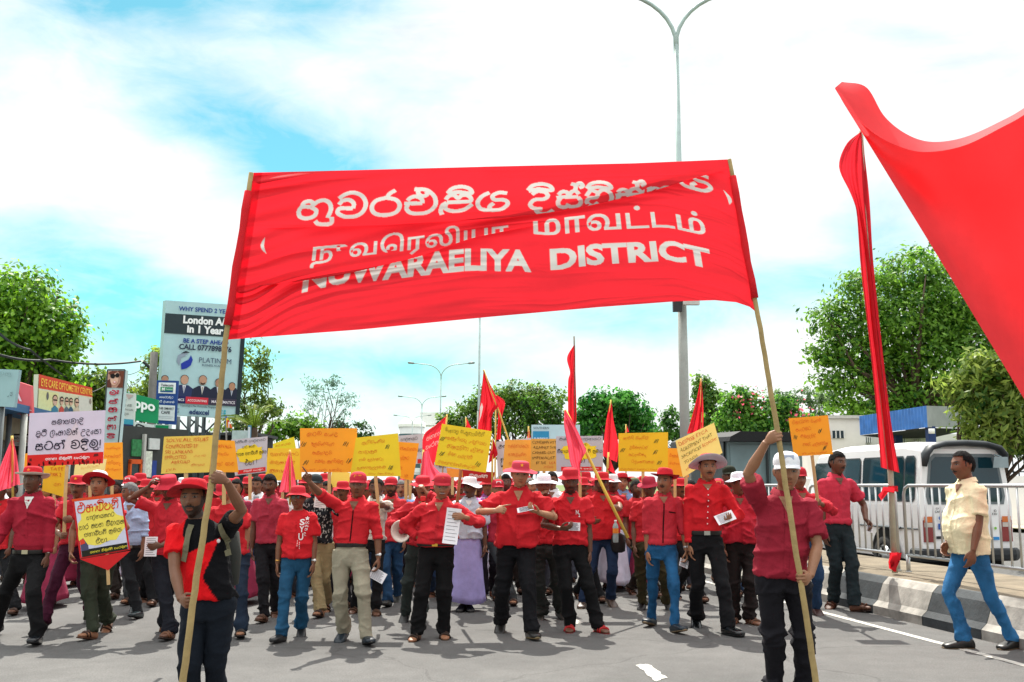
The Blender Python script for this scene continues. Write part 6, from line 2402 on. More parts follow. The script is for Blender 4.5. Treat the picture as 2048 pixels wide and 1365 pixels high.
placard('yellow placard overlapping the right edge of the big orange one', [(712, 876), (796, 867), (802, 953), (700, 953)], 10.9, YE,
        [('s', 'sUlhvekhpU', (.16, .80, .68, .90)), ('s', 'savkUs', (.10, .55, .52, .66)), ('s', 'tm sUvekTa', (.14, .36, .66, .46)), ('s', 'sktamtUlsE', (.12, .16, .70, .26)), ('s', 'jne tspvatl', (.36, .03, .86, .09))], [(751, 953), (756, 1005, 10.95), (757, 1075, 11.0)], [(.74, .70), (.80, .20)])
placard('orange placard with white printed sheet behind, right of the yellow pair', [(797, 884), (838, 887), (826, 962), (800, 957)], 12.0, OR, [('s', 'tskvatyp', (.06, .78, .94, .88)), ('s', 'svUkT', (.06, .50, .56, .62)), ('s', 'yt', (.04, .24, .2, .34)), ('s', 'tesk', (.3, .06, .6, .14))], [(812, 958), (812, 1000)])
placard('white printed sheet behind the narrow orange placard', [(796, 872), (845, 868), (844, 928), (800, 930)], 12.6, 'c6c6cc', [('S', 'paalnyT', (.1, .78, .8, .92), '1c1c1c', .14), ('S', 'kpn', (.1, .62, .5, .72), '1c1c1c', .14), ('S', 'my', (.8, .40, .98, .54), '1c1c1c', .14), ('t', '-', (.8, .02, .98, .16), 'c02020', .1)], [(820, 930), (820, 1000)], group='printed placards')
placard('yellow placard with a dark first line, over the moustached man', [(884, 848), (984, 863), (972, 946), (869, 930)], 10.9, YE,
        [('s', 'menaapU sacsUnaavEgI', (.08, .80, .86, .94), '4a2a18'), ('s', 'ekmhnhaypU evUtyp', (.10, .62, .92, .74)), ('s', 'sakyvta evage', (.18, .44, .88, .56)), ('s', 'Emn tydapUE', (.22, .24, .70, .36)), ('s', 'lmnUtdvtlekpUTla', (.06, .04, .80, .13))], [(922, 938), (915, 1000, 11.3), (912, 1030, 11.5)], [(.06, .62), (.10, .28), (.82, .16)])
placard('orange placard crossed by a bamboo flagpole, above the centre man', [(1010, 880), (1063, 880), (1063, 942), (1005, 942)], 13.0, 'eab04c', [('s', 'tmvnaykTp', (.14, .74, .92, .86)), ('s', 'sakvemt', (.16, .46, .80, .58)), ('s', 'nvk', (.2, .2, .6, .32))], [(1034, 940), (1034, 990)])
placard('white printed sheet peeping out left of the bamboo-crossed orange placard', [(992, 884), (1062, 876), (1062, 905), (996, 955)], 13.6, 'c8c8d0', [('S', 'Ekh', (.06, .78, .3, .9), '1c1c1c', .15), ('S', 'pa', (.1, .2, .24, .5), '1c1c1c', .18)], [(1000, 940), (1000, 990)], group='printed placards')
placard('tan placard lettered in English about attacks, behind the white hat', [(1062, 878), (1114, 878), (1114, 943), (1062, 943)], 12.9, 'dcae54',
        [('t', 'CONDEMN ATT', (.06, .85, .97, .93), '1c140c'), ('t', 'AGAINST SYR', (.08, .69, .97, .77), '1c140c'), ('t', 'CARRIED OUT', (.06, .53, .92, .61), '1c140c'), ('t', 'IMPERIALIST', (.06, .37, .92, .45), '1c140c'), ('t', 'BY THE', (.20, .22, .58, .30), '1c140c'), ('t', 'USA', (.70, .22, .94, .30)), ('s', 'savkm', (.50, .10, .86, .17))], [(1088, 942), (1088, 990)])
placard('white printed placard with yellow splash, crossed by the pinkish flag', [(1112, 873), (1206, 872), (1206, 944), (1113, 944)], 12.4, 'bfc2cc', WL, [(1160, 943), (1160, 1000)], deco=splash, group='printed placards')
placard('yellow placard on a brown stick, right of the centre', [(1237, 867), (1336, 865), (1336, 945), (1237, 943)], 12.2, 'e8c42c',
        [('s', 'kaEvU veevlU', (.10, .82, .60, .92)), ('s', 'vEsetTaj', (.22, .58, .60, .68)), ('s', 'kTtEkeU', (.20, .38, .56, .48)), ('s', 'Tlekatakag', (.26, .20, .72, .30)), ('s', 'lehdkvt dnapT tks vy', (.04, .03, .94, .09))], [(1286, 944), (1287, 1010, 12.2)], [(.76, .78), (.08, .55), (.74, .48), (.82, .22)])
placard('orange placard edge between the yellow and the tilted pale placards', [(1335, 897), (1366, 897), (1378, 955), (1335, 952)], 12.9, OR, [('s', 'Essvm', (.1, .68, .8, .8)), ('s', 'vltp', (.1, .40, .7, .5))], [(1350, 950), (1350, 1000)])
placard('pale yellow tilted placard in English, behind the tall man', [(1351, 882), (1428, 846), (1445, 906), (1366, 956)], 11.4, 'f2e890',
        [('t', 'DESPISE ETCA', (.06, .82, .80, .92)), ('t', 'AGREEMENT THAT', (.06, .64, .88, .74), '6a5a20'), ('t', 'SACRIFICES', (.06, .47, .56, .56), '6a5a20'), ('t', 'ECONOMY', (.60, .47, .96, .56)), ('t', 'TO INDIA', (.10, .30, .44, .38), '6a5a20'), ('s', 'jvip', (.1, .12, .4, .2))], [(1372, 950), (1372, 1000)])
placard('orange placard on an orange stick, beside the canvas truck', [(1577, 837), (1656, 831), (1666, 909), (1588, 913)], 11.2, OR,
        [('s', 'lmaTeIgg venm', (.08, .82, .80, .94)), ('s', 'seaTmT', (.14, .64, .52, .74)), ('s', 'km,tvd', (.24, .44, .62, .56)) if False else ('s', 'kmtUdvd', (.24, .44, .62, .56)), ('s', 'nksv etljgdvkU', (.26, .22, .90, .34)), ('s', 'yts epnspU vtkmjnh', (.20, .02, .84, .09))], [(1624, 911), (1630, 960, 11.3), (1636, 1010, 11.4)], [(.10, .48), (.74, .60), (.80, .16)])
placard('orange placard with faint lines, right of the white printed one', [(207, 886), (245, 885), (246, 960), (198, 958)], 12.2, OR, [('s', 'tekvedp', (.16, .80, .9, .88)), ('s', 'tenkvypI', (.1, .58, .92, .68)), ('s', 'tnUvynd', (.24, .38, .9, .5)), ('s', 'kelevkta', (.1, .22, .9, .30))], [(224, 958), (224, 1010)])
placard('yellow placard below the white printed one, its lines cut off', [(88, 932), (132, 930), (130, 995), (84, 982)], 12.4, 'e6bc2c', [('t', 'TATE', (.3, .82, .9, .92)), ('t', 'TRK 2', (.3, .62, .82, .74)), ('s', 'yn', (.5, .3, .8, .4))], [(108, 985), (108, 1020)])
placard('bleached pale yellow placard under the white printed one', [(150, 930), (213, 918), (207, 958), (146, 962)], 11.8, 'f0e6a0', [('s', 'mtvdska', (.2, .6, .8, .8), 'dcb060')], [(180, 958), (180, 1010)])
placard('orange placard edge left of the white printed one', [(50, 908), (62, 905), (58, 950), (47, 955)], 12.6, OR, [], [(54, 950), (54, 1000)])
placard('pale yellow placard under the big orange one', [(664, 940), (700, 946), (698, 975), (660, 975)], 13.4, 'f0e270', [], [(680, 972), (680, 1005)])
placard('white printed placard low beside the moustached man, mostly hidden', [(868, 925), (905, 922), (952, 950), (866, 958)], 14.5, 'c4c8cc', [('S', 'kpn', (.2, .6, .5, .8), '1c1c1c', .14)], [(905, 950), (905, 990)], group='printed placards')
placard('red and white printed placard low between the yellow placard and the white hat', [(925, 940), (990, 945), (985, 965), (925, 962)], 13.6, 'b82020', [('S', 'vimUkhti', (.2, .3, .8, .7), 'e8d8d4', .18)], [(950, 962), (950, 990)], group='printed placards')
placard('orange sheet low between the two printed placards', [(893, 936), (925, 940), (926, 955), (895, 955)], 13.2, 'eea040', [], [(905, 955), (905, 990)])

# ------------------------------------------------------------------ signs by the road


def signpost(t, base, xs, ztop, m=None):
    for p in xs:
        q = np.array(P(p[0], p[1], p[2])) - base
        g_ = np.array([q[0], q[1], -base[2]])
        MB().tube([g_, q], .05, 8).build('post', m or mat('5a6264', .6), t, True)


def billboard():
    q = [(332, 601), (494, 612), (478, 838), (318, 829)]
    d = [33.5, 35.5, 35.5, 33.5]
    t, fc, base = board('billboard', 'tall pale blue billboard with portraits and a black band, behind the left banner pole', 'billboard', q, d, 'a9ccd0', .25)
    D = Decals(fc, 4)
    D.rect(0, .71, .94, .885, '2c3a40')
    D.text('WHY SPEND 2 YEARS', (.10, .915, .90, .955), '1f3c8c', .02)
    D.text('London A/L', (.12, .805, .88, .875), 'e8eeee', .045)
    D.text('in 1 Year', (.20, .725, .78, .795), 'e8eeee', .045)
    D.text('BE A STEP AHEAD', (.18, .635, .84, .675), '1f3c8c', .03)
    D.text('CALL 0777898676', (.10, .575, .92, .625), '28344c', .03)
    D.poly([(.20, .43), (.17, .47), (.18, .52), (.24, .55), (.30, .545), (.27, .52), (.22, .50), (.21, .46)], '8c9cac')
    D.poly([(.23, .40), (.22, .45), (.26, .47), (.31, .49), (.335, .53), (.36, .49), (.34, .44), (.29, .41)], '2038a0', .006)
    D.poly([(.21, .54), (.27, .565), (.32, .55), (.27, .545)], '303840', .007)
    D.text('PLATINUM', (.38, .47, .90, .515), '44546c', .0)
    D.text('BUSINESS ACADEMY', (.38, .44, .88, .458), '3a4a60', .01)
    for u, v, s, sk in ((.04, .30, 1.0, 'b08870'), (.275, .31, 1.12, 'c09880'), (.50, .315, 1.15, 'b89078'), (.70, .30, 1.0, 'a88068'), (.875, .275, .95, 'b08468')):
        su = '20263c' if u != .275 else '28345c'
        D.poly([(u - .115 * s, .165), (u - .105 * s, .235), (u - .05, .265), (u + .05, .265), (u + .10 * s, .235), (u + .11 * s, .165)], su, .006)
        D.poly([(u - .022, .265), (u, .19), (u + .022, .265)], 'd8dce0', .007)
        D.poly([(u - .006, .255), (u, .19), (u + .006, .255)], '8a7a4c' if u == .5 else '3a5890', .008)
        D.disc(u, v, .042 * s, .036 * s, sk, .0085)
        D.disc(u, v + .012, .044 * s, .029 * s, '1c1612', .0080)
        D.disc(u, v - .006, .037 * s, .030 * s, sk, .0095)
        if u in (.5,):
            D.disc(u, v - .022, .028, .016, '241a14', .0105)
            D.disc(u, v - .012, .024, .014, sk, .0115)
    D.rect(.02, .105, .30, .165, '1c2258', .012)
    D.rect(.30, .105, .58, .165, 'c83040', .012)
    D.rect(.58, .105, .94, .165, '3a3448', .012)
    D.text('ECONOMICS', (.06, .12, .28, .15), 'e8eaf0', .02, lift=.016)
    D.text('ACCOUNTING', (.32, .12, .56, .15), 'f0dcdc', .02, lift=.016)
    D.text('MATHEMATICS', (.62, .12, .92, .15), 'e0dce4', .02, lift=.016)
    D.text('5 Jayasinghe Mw, Kohuwala, Nugegoda', (.03, .075, .92, .095), '2c343c', .0)
    D.text('UNIVERSITY OF', (.02, .046, .24, .062), '505c64', .0)
    D.text('CAMBRIDGE', (.02, .020, .24, .040), '505c64', .0)
    D.text('edexcel', (.32, .015, .64, .060), '28406c', .03)
    for i in range(3):
        for j in range(3):
            D.disc(.715 + i * .045, .02 + j * .02, .017, .0085, '38a8b8', n=10)
    D.rect(.945, 0, 1, 1, '1c2c34', .006)
    D.build('lettering', t)
    for x in (350, 372, 388, 402, 432):
        qd = np.array(P(x, 832, 34.6)) - base
        MB().tube([np.array([qd[0], qd[1] + .35, -base[2]]), qd + np.array([0, .35, 0])], .07, 8).build('steel_leg', mat('3a4448', .6), t, True)
    br = MB()
    for x0, x1 in ((350, 388), (372, 432), (388, 350), (432, 388)):
        a, b = np.array(P(x0, 836, 34.6)) - base + (0, .37, 0), np.array(P(x1, 880, 34.6)) - base + (0, .37, 0)
        br.tube([a, b], .03, 5)
    br.build('brace', mat('3a4448', .6), t)


billboard()


def sign(name, label, quad, d, col, draw, posts=(), thick=.10, group='shop signs on the left', frame=None):
    t, fc, base = board(name, label, 'sign', quad, d, col, thick, group, frame)
    D = Decals(fc, 4)
    draw(D)
    D.build('lettering', t)
    signpost(t, base, posts, 0)
    return t


def s_smart(D):
    D.rect(.10, .70, .92, .95, 'e0e6ea')
    D.text('Telecom', (.18, .86, .84, .92), '2c343c', .02)
    D.rect(.20, .73, .80, .845, '1f8a5a', .006)
    D.poly([(.20, .73), (.80, .73), (.80, .77), (.20, .75)], '20508c', .007)
    D.text('M', (.24, .76, .46, .83), 'e8f0f0', .06, lift=.012)
    D.text('Mobitel', (.46, .77, .78, .82), 'd8ecec', .0, lift=.012)
    D.sinh('kDyThTmhdT', (.18, .575, .84, .64), 'e4ecf4', .16)
    D.sinh('Sri lckatm', (.10, .47, .90, .54), 'e4ecf4', .16)
    D.rect(.08, .08, .94, .43, 'd4dce0')
    D.text('THE SMART', (.12, .32, .90, .39), '28323c', .02)
    D.text('CAFE', (.30, .23, .72, .30), '28323c', .02)
    D.rect(.16, .165, .88, .172, '8a949c', .006)
    D.rect(.20, .13, .80, .136, '8a949c', .006)


sign('shop_sign', 'tall blue framed sign reading the smart cafe, in front of the billboard', [(314, 761), (356, 762), (351, 850), (309, 847)], 30, '1c4488', s_smart, [(330, 850, 30.1)])


def s_green(D):
    D.text('oppo', (.10, .34, .94, .78), 'e8f4ee', .035)


sign('shop_sign', 'wide sloping green sign with white letters above the phone shop', [(248, 783), (316, 800), (314, 848), (246, 838)], 28.5, '0f8c58', s_green, [(282, 842, 28.6)])


def s_phone(D):
    D.line([(.22, .90), (.20, .74), (.55, .68), (.58, .80), (.50, .84)], .05, '303838')
    D.line([(.24, .92), (.60, .86)], .04, '303838')
    D.rect(.06, .10, .40, .16, '2a8a94')
    D.poly([(.78, .04), (.90, .26), (.97, .06)], '2a8a94')
    D.poly([(.66, .04), (.80, .16), (.70, .04)], '60a070', .006)


sign('shop_sign', 'white phone poster with a line drawing, below the sloping green sign', [(266, 843), (306, 850), (303, 895), (263, 892)], 28.2, 'ccd8d4', s_phone, [(285, 893, 28.3)])


def s_white(D):
    D.rect(.14, .66, .88, .97, '0f8c58')
    D.text('oppo', (.26, .76, .76, .86), 'd8ece0', .02)


sign('shop_sign', 'white sign with a small green panel, right of the phone poster', [(307, 849), (342, 850), (338, 905), (303, 902)], 29.2, 'c0d0d4', s_white, [(320, 903, 29.3)])


def s_list(D):
    D.rect(0, .0, 1, .14, 'c02c2c')
    D.rect(0, .14, 1, .27, '8c5a8c')
    D.rect(0, .27, 1, .40, '26305c')
    D.rect(0, .40, 1, .50, '3c9ab0')
    for i, (a, b) in enumerate(((.20, .8), (.15, .95), (.2, .6))):
        D.sinh(['p eps', 'uvyreks', 'dUy'][i], (a, .74 - i * .085, b, .79 - i * .085), '2c3430', .16)
    D.poly([(.2, .98), (.5, .88), (.9, .97)], 'b8a8a0')
    D.poly([(.1, .83), (.3, .86), (.3, .88), (.1, .86)], '303838', .006)
    D.text('MENU', (.2, .03, .7, .10), '3c1414', .02, lift=.009)


sign('shop_sign', 'narrow sign with coloured bands, beside the red-lettered tower sign', [(247, 786), (270, 788), (265, 892), (240, 890)], 27.0, 'c8d4cc', s_list, [(254, 890, 27.1)])


def s_tower(D):
    D.rect(.06, .765, .98, .985, 'b8907c')
    D.poly([(.06, .765), (.06, .86), (.22, .88), (.30, .80), (.34, .765)], '5c3024', .006)
    D.poly([(.60, .985), (.98, .985), (.98, .765), (.62, .765), (.80, .83), (.82, .90), (.70, .96)], '6a3a28', .006)
    D.disc(.46, .88, .24, .085, 'd8b49c', .007)
    D.poly([(.08, .955), (.30, .985), (.62, .98), (.5, .955), (.24, .925)], '6a3a28', .008)
    D.disc(.36, .915, .14, .032, '14100e', .009)
    D.disc(.62, .925, .12, .030, '14100e', .009)
    D.rect(.20, .925, .80, .932, '14100e', .010)
    D.disc(.50, .835, .10, .016, 'c06060', .009)
    D.disc(.50, .838, .07, .008, 'f0e8e4', .010)
    for i, g in enumerate(('A', 'sh', 'k', 'Nh', 'Na', 'Bi')):
        z = .665 - i * .112
        D.sinh(g, (.22, z, .80, z + .072), 'b83c50', .26)


sign('tower_sign', 'tall narrow sign with a sunglasses portrait and red letters', [(215, 740), (250, 740), (236, 895), (205, 893)], 24, 'b8d4d4', s_tower, [(214, 893, 24.1), (230, 893, 24.1)], .22, frame=(.02, '40484a'))


def s_eye(D):
    D.rect(0, .66, 1, 1, 'cc4a30')
    D.text('EYE CARE OPTOMETRY CENTRE', (.03, .72, .985, .92), 'e8c048', .012, keep=False)
    D.rect(0, .0, 1, .66, 'ccd0b0')
    D.rect(0, .02, .34, .62, 'd2d498', .0055)
    D.rect(.72, .02, .98, .62, 'c8ccc0', .0055)
    for u, s, c in ((.28, 1.1, '38788c'), (.40, .8, 'b8483c'), (.49, .8, '50606c'), (.57, .8, '2c5068'), (.68, 1.0, 'c0b49c')):
        D.disc(u, .40, .036 * s, .12 * s, 'c8a890', .008)
        D.disc(u, .47, .040 * s, .085 * s, '2c2420', .0075)
        D.poly([(u - .055 * s, .02), (u - .05 * s, .20), (u, .28), (u + .05 * s, .20), (u + .055 * s, .02)], c, .007)
        D.rect(u - .032 * s, .40, u + .032 * s, .435, '141010', .0095)
    D.disc(.15, .5, .02, .10, '606060', .007)
    D.disc(.95, .5, .022, .10, '8c8478', .007)


sign('shop_sign', 'wide orange and cream eyewear sign with a row of faces', [(77, 749), (183, 776), (184, 832), (73, 832)], [21, 23.5, 23.5, 21], 'ccd0b0', s_eye, [(90, 830, 21.4), (172, 830, 23.3)])


def s_red(D):
    D.text('A', (.40, .34, .72, .80), 'ecd0d0', .05)
    D.rect(.28, .18, 1, .215, 'f0c8c8')
    D.rect(.30, .09, .70, .12, 'eeb8b8')


sign('shop_sign', 'faded red sign with a white letter behind the grey-blue board', [(0, 752), (62, 772), (64, 834), (0, 822)], 19.5, 'd86064', s_red, [(20, 824, 19.6)])


def s_grey(D):
    D.sinh('dclkU', (.02, .80, .80, .93), '7a9aa0', .10)
    D.sinh('U.y', (.72, .26, .92, .40), '38444c', .12)
    D.sinh('d', (.0, .56, .07, .66), '38444c', .12)


sign('shop_sign', 'grey-blue board with thin writing at the left edge', [(-22, 738), (38, 740), (28, 815), (-22, 812)], 17.5, '8fb4ba', s_grey, [(4, 813, 17.6)])


def s_poster(D):
    D.rect(0, .66, 1, .95, 'b4b8b4')
    D.sinh('kEtekN', (.04, .84, .96, .92), '3c3c40', .2)
    D.text('CONTACT L', (.04, .76, .96, .82), 'c84838', .03)
    D.text('LENSES HERE', (.2, .69, .9, .73), '303438', .01)
    D.disc(.5, .40, .34, .20, '8c4c3c', .006)
    D.disc(.5, .48, .42, .10, '201410', .007)
    D.disc(.5, .30, .16, .05, 'c05c58', .008)
    D.rect(.1, .03, .9, .12, 'a8aca8')


sign('poster', 'dark contact lens poster on the shop front behind the pale pink flag', [(27, 868), (58, 868), (58, 940), (33, 940)], 20.5, '2c2220', s_poster, [(45, 940, 20.6)], .04)


def s_blue(D):
    D.rect(.03, .12, .36, .74, '2f8cb8')
    D.text('SUNWAY', (.05, .3, .34, .58), 'd8ecf4', .02, lift=.012)
    D.text('SOUTHERN', (.04, .82, .36, .92), '4a5a60', .01)


sign('shop_sign', 'pale blue hoarding with a bright blue panel among the central flags', [(1063, 850), (1160, 850), (1160, 900), (1063, 900)], 24, 'b4d4dc', s_blue, [(1075, 900, 24.1), (1148, 900, 24.1)], group='hoardings')


def s_tiny(D):
    D.rect(.1, .1, .9, .9, 'c8d8dc')


sign('shop_sign', 'slim blue-white sign beside the young palm', [(496, 851), (502, 851), (501, 885), (495, 885)], 30, '4a88a8', s_tiny, [(498, 885, 30.1)], .05)
ffl = thing('striped_flag', 'small multicoloured flag under the right end of the billboard', 'flag', tuple(P(452, 862, 29)))
bb = np.array(ffl.location)
for i, c in enumerate(('2c50a8', 'e0c030', 'c83028', 'e8e4dc', 'd86020')):
    q = [np.array(P(x, y, 29)) - bb for x, y in ((450 + i * 2.4, 833 + i * 4), (453 + i * 2.4, 832 + i * 4), (463 + i * .8, 854 + i * .8), (451 + i * 2.2, 856))]
    MB().add([p - np.array([0, .012 * i, 0]) for p in q], [(0, 1, 2, 3)]).build('stripe', ink(c), ffl)
MB().tube([np.array(P(452, 832, 29.02)) - bb, np.array(P(453, 900, 29.02)) - bb], .025, 6).build('pole', mat('8a8a84', .6), ffl)
# ------------------------------------------------------------------ the marchers
RED, RED2, DKRED, PINKRED = 'd8141c', 'c8101c', '9c0c20', 'cc2438'
BLK, NAVY, GREY, JEANS, DJEANS = '101114', '171c28', '34383a', '27567c', '1c3850'
SH = {'kind': 'shoe', 'col': '101418'}
SD = {'kind': 'sandal', 'col': '2a1a12'}


def shard(c0, c1, fn):
    a, b = np.array(srgb(c0)), np.array(srgb(c1))
    return lambda V: np.where(fn(V)[:, None], b, a)


def zigzag(V):
    """black yoke and black side against a red star-like panel"""
    x, z = V[:, 0], V[:, 2]
    yoke = z > np.interp(x, [-.30, -.164, -.115, .076, .3], [1.52, 1.335, 1.235, 1.335, 1.30])
    side = x > np.interp(z, [.78, .82, 1.07, 1.33], [.20, .175, -.016, .08])
    return (yoke | side) & (x > -.172)


def paper(label, c, arm, w, h, tilt, out=.03, group='sheets of paper in the marchers\' hands', bend=.0, up=0.0, side=0.0):
    """sheet held in the fingers; tilt = rotation matrix angles"""
    pz = np.array(hand_pos(c, arm, .10, out))
    M_ = np.array(Matrix.Rotation(tilt[2], 3, 'Y') @ Matrix.Rotation(tilt[0], 3, 'X') @ Matrix.Rotation(tilt[1], 3, 'Z'))
    k = 6
    V = []
    for i in range(k + 1):
        for j in range(4):
            u, v = (j / 3 - .5) * w + side, (i / k - .5) * h + up
            V.append(M_ @ np.array([u, -bend * (v / h) ** 2 * 2 * h, v]))
    mb = MB().add(V, [(i * 4 + j, i * 4 + j + 1, (i + 1) * 4 + j + 1, (i + 1) * 4 + j) for i in range(k) for j in range(3)])
    V2 = [p + M_ @ np.array([0, .0012, 0]) for p in V]
    mb.add(V2, [(i * 4 + j, (i + 1) * 4 + j, (i + 1) * 4 + j + 1, i * 4 + j + 1) for i in range(k) for j in range(3)])
    o = mb.build('paper_sheet', mat('d8d8dc', .7, .05, 20), None)
    o.location = tuple(pz)
    tag(o, label, 'paper', group)
    ln = MB()
    rs = random.Random(len(label))
    for r in range(9):
        v = h * (.40 - r * .1) + up
        if abs(v - up) > h * .45:
            continue
        e = w * rs.uniform(.15, .4)
        q = [(-w * .38 + side, v - .002), (e + side, v - .002), (e + side, v + .002), (-w * .38 + side, v + .002)]
        ln.add([M_ @ np.array([a, -bend * ((b - 0) / h) ** 2 * 2 * h - .002, b]) for a, b in q], [(0, 1, 2, 3)])
    ln.build('lettering', ink('50505a'), o)
    return o


# 1 the bearer of the left pole
p1 = person('bearded man in a red hat and red-black T-shirt gripping the left banner pole', 420, 962, ((392, 1462), (440, 1448)), d=6.45, hx=390, skin='dark', voxel=.0048,
            hat=('wide', {'top': 'd81c26', 'under': 'c01018', 'brim': .085, 'front': .028, 'side': -.03, 'droop': -.008, 'tilt': .10, 'crown': .075}), head=(.05, -.02, 0), face={'beard': .85, 'mous': 1},
            shirt={'col': BLK, 'collar': False, 'ccol': RED, 'sleeve': .62, 'hem': .93, 'pattern': shard(RED, '0d0d11', zigzag), 'wr': .012},
            legs={'col': '131a24', 'fit': 1.08}, shoes=SH, belly=.02, width=1.05,
            ra={'gp': (383, 1216, 6.12), 'hint': (-1, .4, -.2), 'hand_dir': (.65, -.8, -.1), 'palm': (.75, .6, .1)},
            la={'gp': (425, 955, 6.12), 'hint': (1, -.1, -.15), 'hand_dir': (-.75, -.65, .3), 'palm': (-.65, .75, 0)}, group='banner bearers')
# 2 the bearer of the right pole
p2 = person('man in a white cap and dark red shirt gripping the right banner pole', 1562, 910, ((1535, 1392), (1600, 1400)), d=7.2, hx=1570, skin='mid', voxel=.0048,
            hat=('cap', {'top': 'dcdfe4', 'under': 'c8ccd4', 'visor': .055, 'emblem': 'patch', 'ecol': 'a8b4cc', 'ez': .055}), face={'mous': 0}, head=(-.1, .05, 0),
            shirt={'col': 'a01024', 'sleeve': .80, 'hem': .90, 'placket': 'full', 'pw': .018, 'wr': .016, 'loose': 1.04, 'vneck': .12},
            legs={'col': '17161c', 'fit': 1.06, 'wr': .02}, shoes=SH, width=1.02, belly=.01,
            ra={'gp': (1557, 872, 6.9), 'hint': (-1, .0, -.3), 'hand_dir': (.6, -.7, .5), 'palm': (.75, .65, 0)},
            la={'gp': (1602, 1160, 6.9), 'hint': (1, .5, -.1), 'hand_dir': (-.6, -.8, -.2), 'palm': (-.8, .6, 0)}, group='banner bearers')
# 3 far left
person('man in a dark red long-sleeved shirt and white-lined red hat at the left edge', 62, 938, ((10, 1262, -.2, -.3), (38, 1302)), d=9.5, hx=68, skin='deep', voxel=.006,
       hat=('bucket', {'top': 'd01c26', 'under': 'd4ccc0', 'brim': .075, 'side': .030, 'front': .03, 'emblem': 'star', 'droop': -.012, 'ecol': 'e08030'}), face={'open': .4}, head=(.05, -.05, 0),
       shirt={'col': 'b01026', 'sleeve': 1.85, 'tuck': True, 'placket': 'full', 'vneck': .13, 'vest': 'd8d8d4', 'wr': .018}, legs={'col': '0c0c0e', 'fit': 1.05}, shoes={'kind': 'shoe', 'col': '14181c', 'rough': .2}, width=1.08,
       la={'out': .12, 'bend': .1, 'swing': .05}, ra={'out': .35, 'bend': .5, 'swing': .1}, extras=[('watch', 1, '202428')])
person('man in a red hat and bright red shirt cut by the left picture edge', 2, 965, ((-12, 1215), (12, 1235)), d=12.2, skin='deep', hat=('bucket', {'top': 'c81018', 'under': 'd86040', 'droop': -.01}), shirt={'col': 'd8141c', 'sleeve': .7}, legs={'col': BLK}, voxel=.009)
person('man in a star-fronted red hat holding up the white printed placard', 152, 955, ((92, 1258, -.4, -.35), (180, 1245)), d=10.95, hx=158, skin='dark', voxel=.007, rz=.12,
       hat=('bucket', {'top': 'd8202c', 'under': 'c8b0a8', 'emblem': 'star', 'front': .015, 'seed': 2}), face={'mous': 1}, shirt={'col': 'd01420', 'sleeve': .6, 'collar': False, 'hem': .95}, legs={'col': '3c0f26', 'fit': 1.0}, shoes={'kind': 'shoe', 'col': '1c120c'},
       ra={'gp': (129, 1072, 10.68), 'hint': (-1, .3, -.6)}, la={'gp': (130, 1040, 10.70), 'hint': (1, .3, -.6), 'hand_dir': (-.8, -.6, .1)})
person('man in a white-topped hat with turned-up red brim carrying the pointed placard', 200, 948, ((170, 1284, -.35), (226, 1258)), d=10.05, hx=200, skin='mid', voxel=.0065,
       hat=('wide', {'top': 'd8d8dc', 'under': 'd01822', 'brim': .082, 'front': .03, 'side': -.012, 'droop': .0, 'tilt': .22}), face={'open': .2}, head=(.1, -.08, 0),
       shirt={'col': 'c8141c', 'sleeve': .55, 'hem': .95}, legs={'col': '2c3226', 'fit': 1.12, 'wr': .02}, shoes={'kind': 'sandal', 'col': '3a2014', 'sole': '4a2c1c'},
       ra={'px': (142, 1105), 'fwd': .10, 'hint': (-1, .6, -.4), 'pose': 'hold', 'hand_dir': (.1, -.3, -1)}, la={'px': (214, 1082), 'fwd': .20, 'hint': (1, .4, -.5), 'pose': 'grip', 'hand_dir': (-.6, -.6, 0), 'palm': (-.4, .8, 0)})
person('grey-haired man in a pale shirt glancing left beside the pointed placard', 268, 967, ((252, 1246), (290, 1218)), d=11.7, hx=262, skin='dark', hair='grey', face={'mous': 1, 'beardcol': 'grey'}, head=(-.9, .1, 0), voxel=.008,
       shirt={'col': '9fb0cc', 'sleeve': 1.3, 'tuck': True, 'wr': .016}, legs={'col': '15171a'}, shoes={'kind': 'shoe', 'col': '2a3436', 'rough': .25}, hair_o={'seed': 4})
p8 = person('man in a red polo touching the brim of his pinkish bucket hat', 338, 955, ((318, 1290), (348, 1255, .3, -.3)), d=10.1, hx=340, skin='deep', voxel=.006,
            hat=('bucket', {'top': 'd02030', 'under': 'c01020', 'brim': .07, 'side': -.02, 'droop': -.03}), head=(.0, .25, 0), face={'beard': .3},
            shirt={'col': 'd01c28', 'sleeve': .7, 'hem': .935, 'placket': 'half'}, legs={'col': '14161e', 'fit': 1.08}, shoes={'kind': 'sandal', 'col': '6a4630', 'sole': '241812'},
            ra={'px': (297, 975), 'fwd': .12, 'hint': (-1, .1, -.35), 'pose': 'hold', 'hand_dir': (.35, -.2, .9)}, la={'px': (322, 1092), 'fwd': .22, 'hint': (1, .4, -.4), 'pose': 'hold', 'hand_dir': (-.8, -.5, 0)})
paper('white sheet held by the man touching his hat, beside the left bearer', p8, 1, .13, .20, (-.1, 0, 0))
p9 = person('person in a red cap looking down, behind the raised arm of the left bearer', 470, 962, ((455, 1258), (478, 1278)), d=10.25, hx=452, skin='mid', voxel=.007, hat=('cap', {'top': 'dc2434', 'visor': .06, 'z': .045}), head=(-.1, .42, 0),
            shirt={'col': 'd0161e', 'sleeve': .62, 'hem': .93, 'collar': False, 'wr': .02}, legs={'col': '1a2636'}, shoes={'kind': 'sandal', 'col': '1c1410'}, la={'out': .18, 'bend': .15})
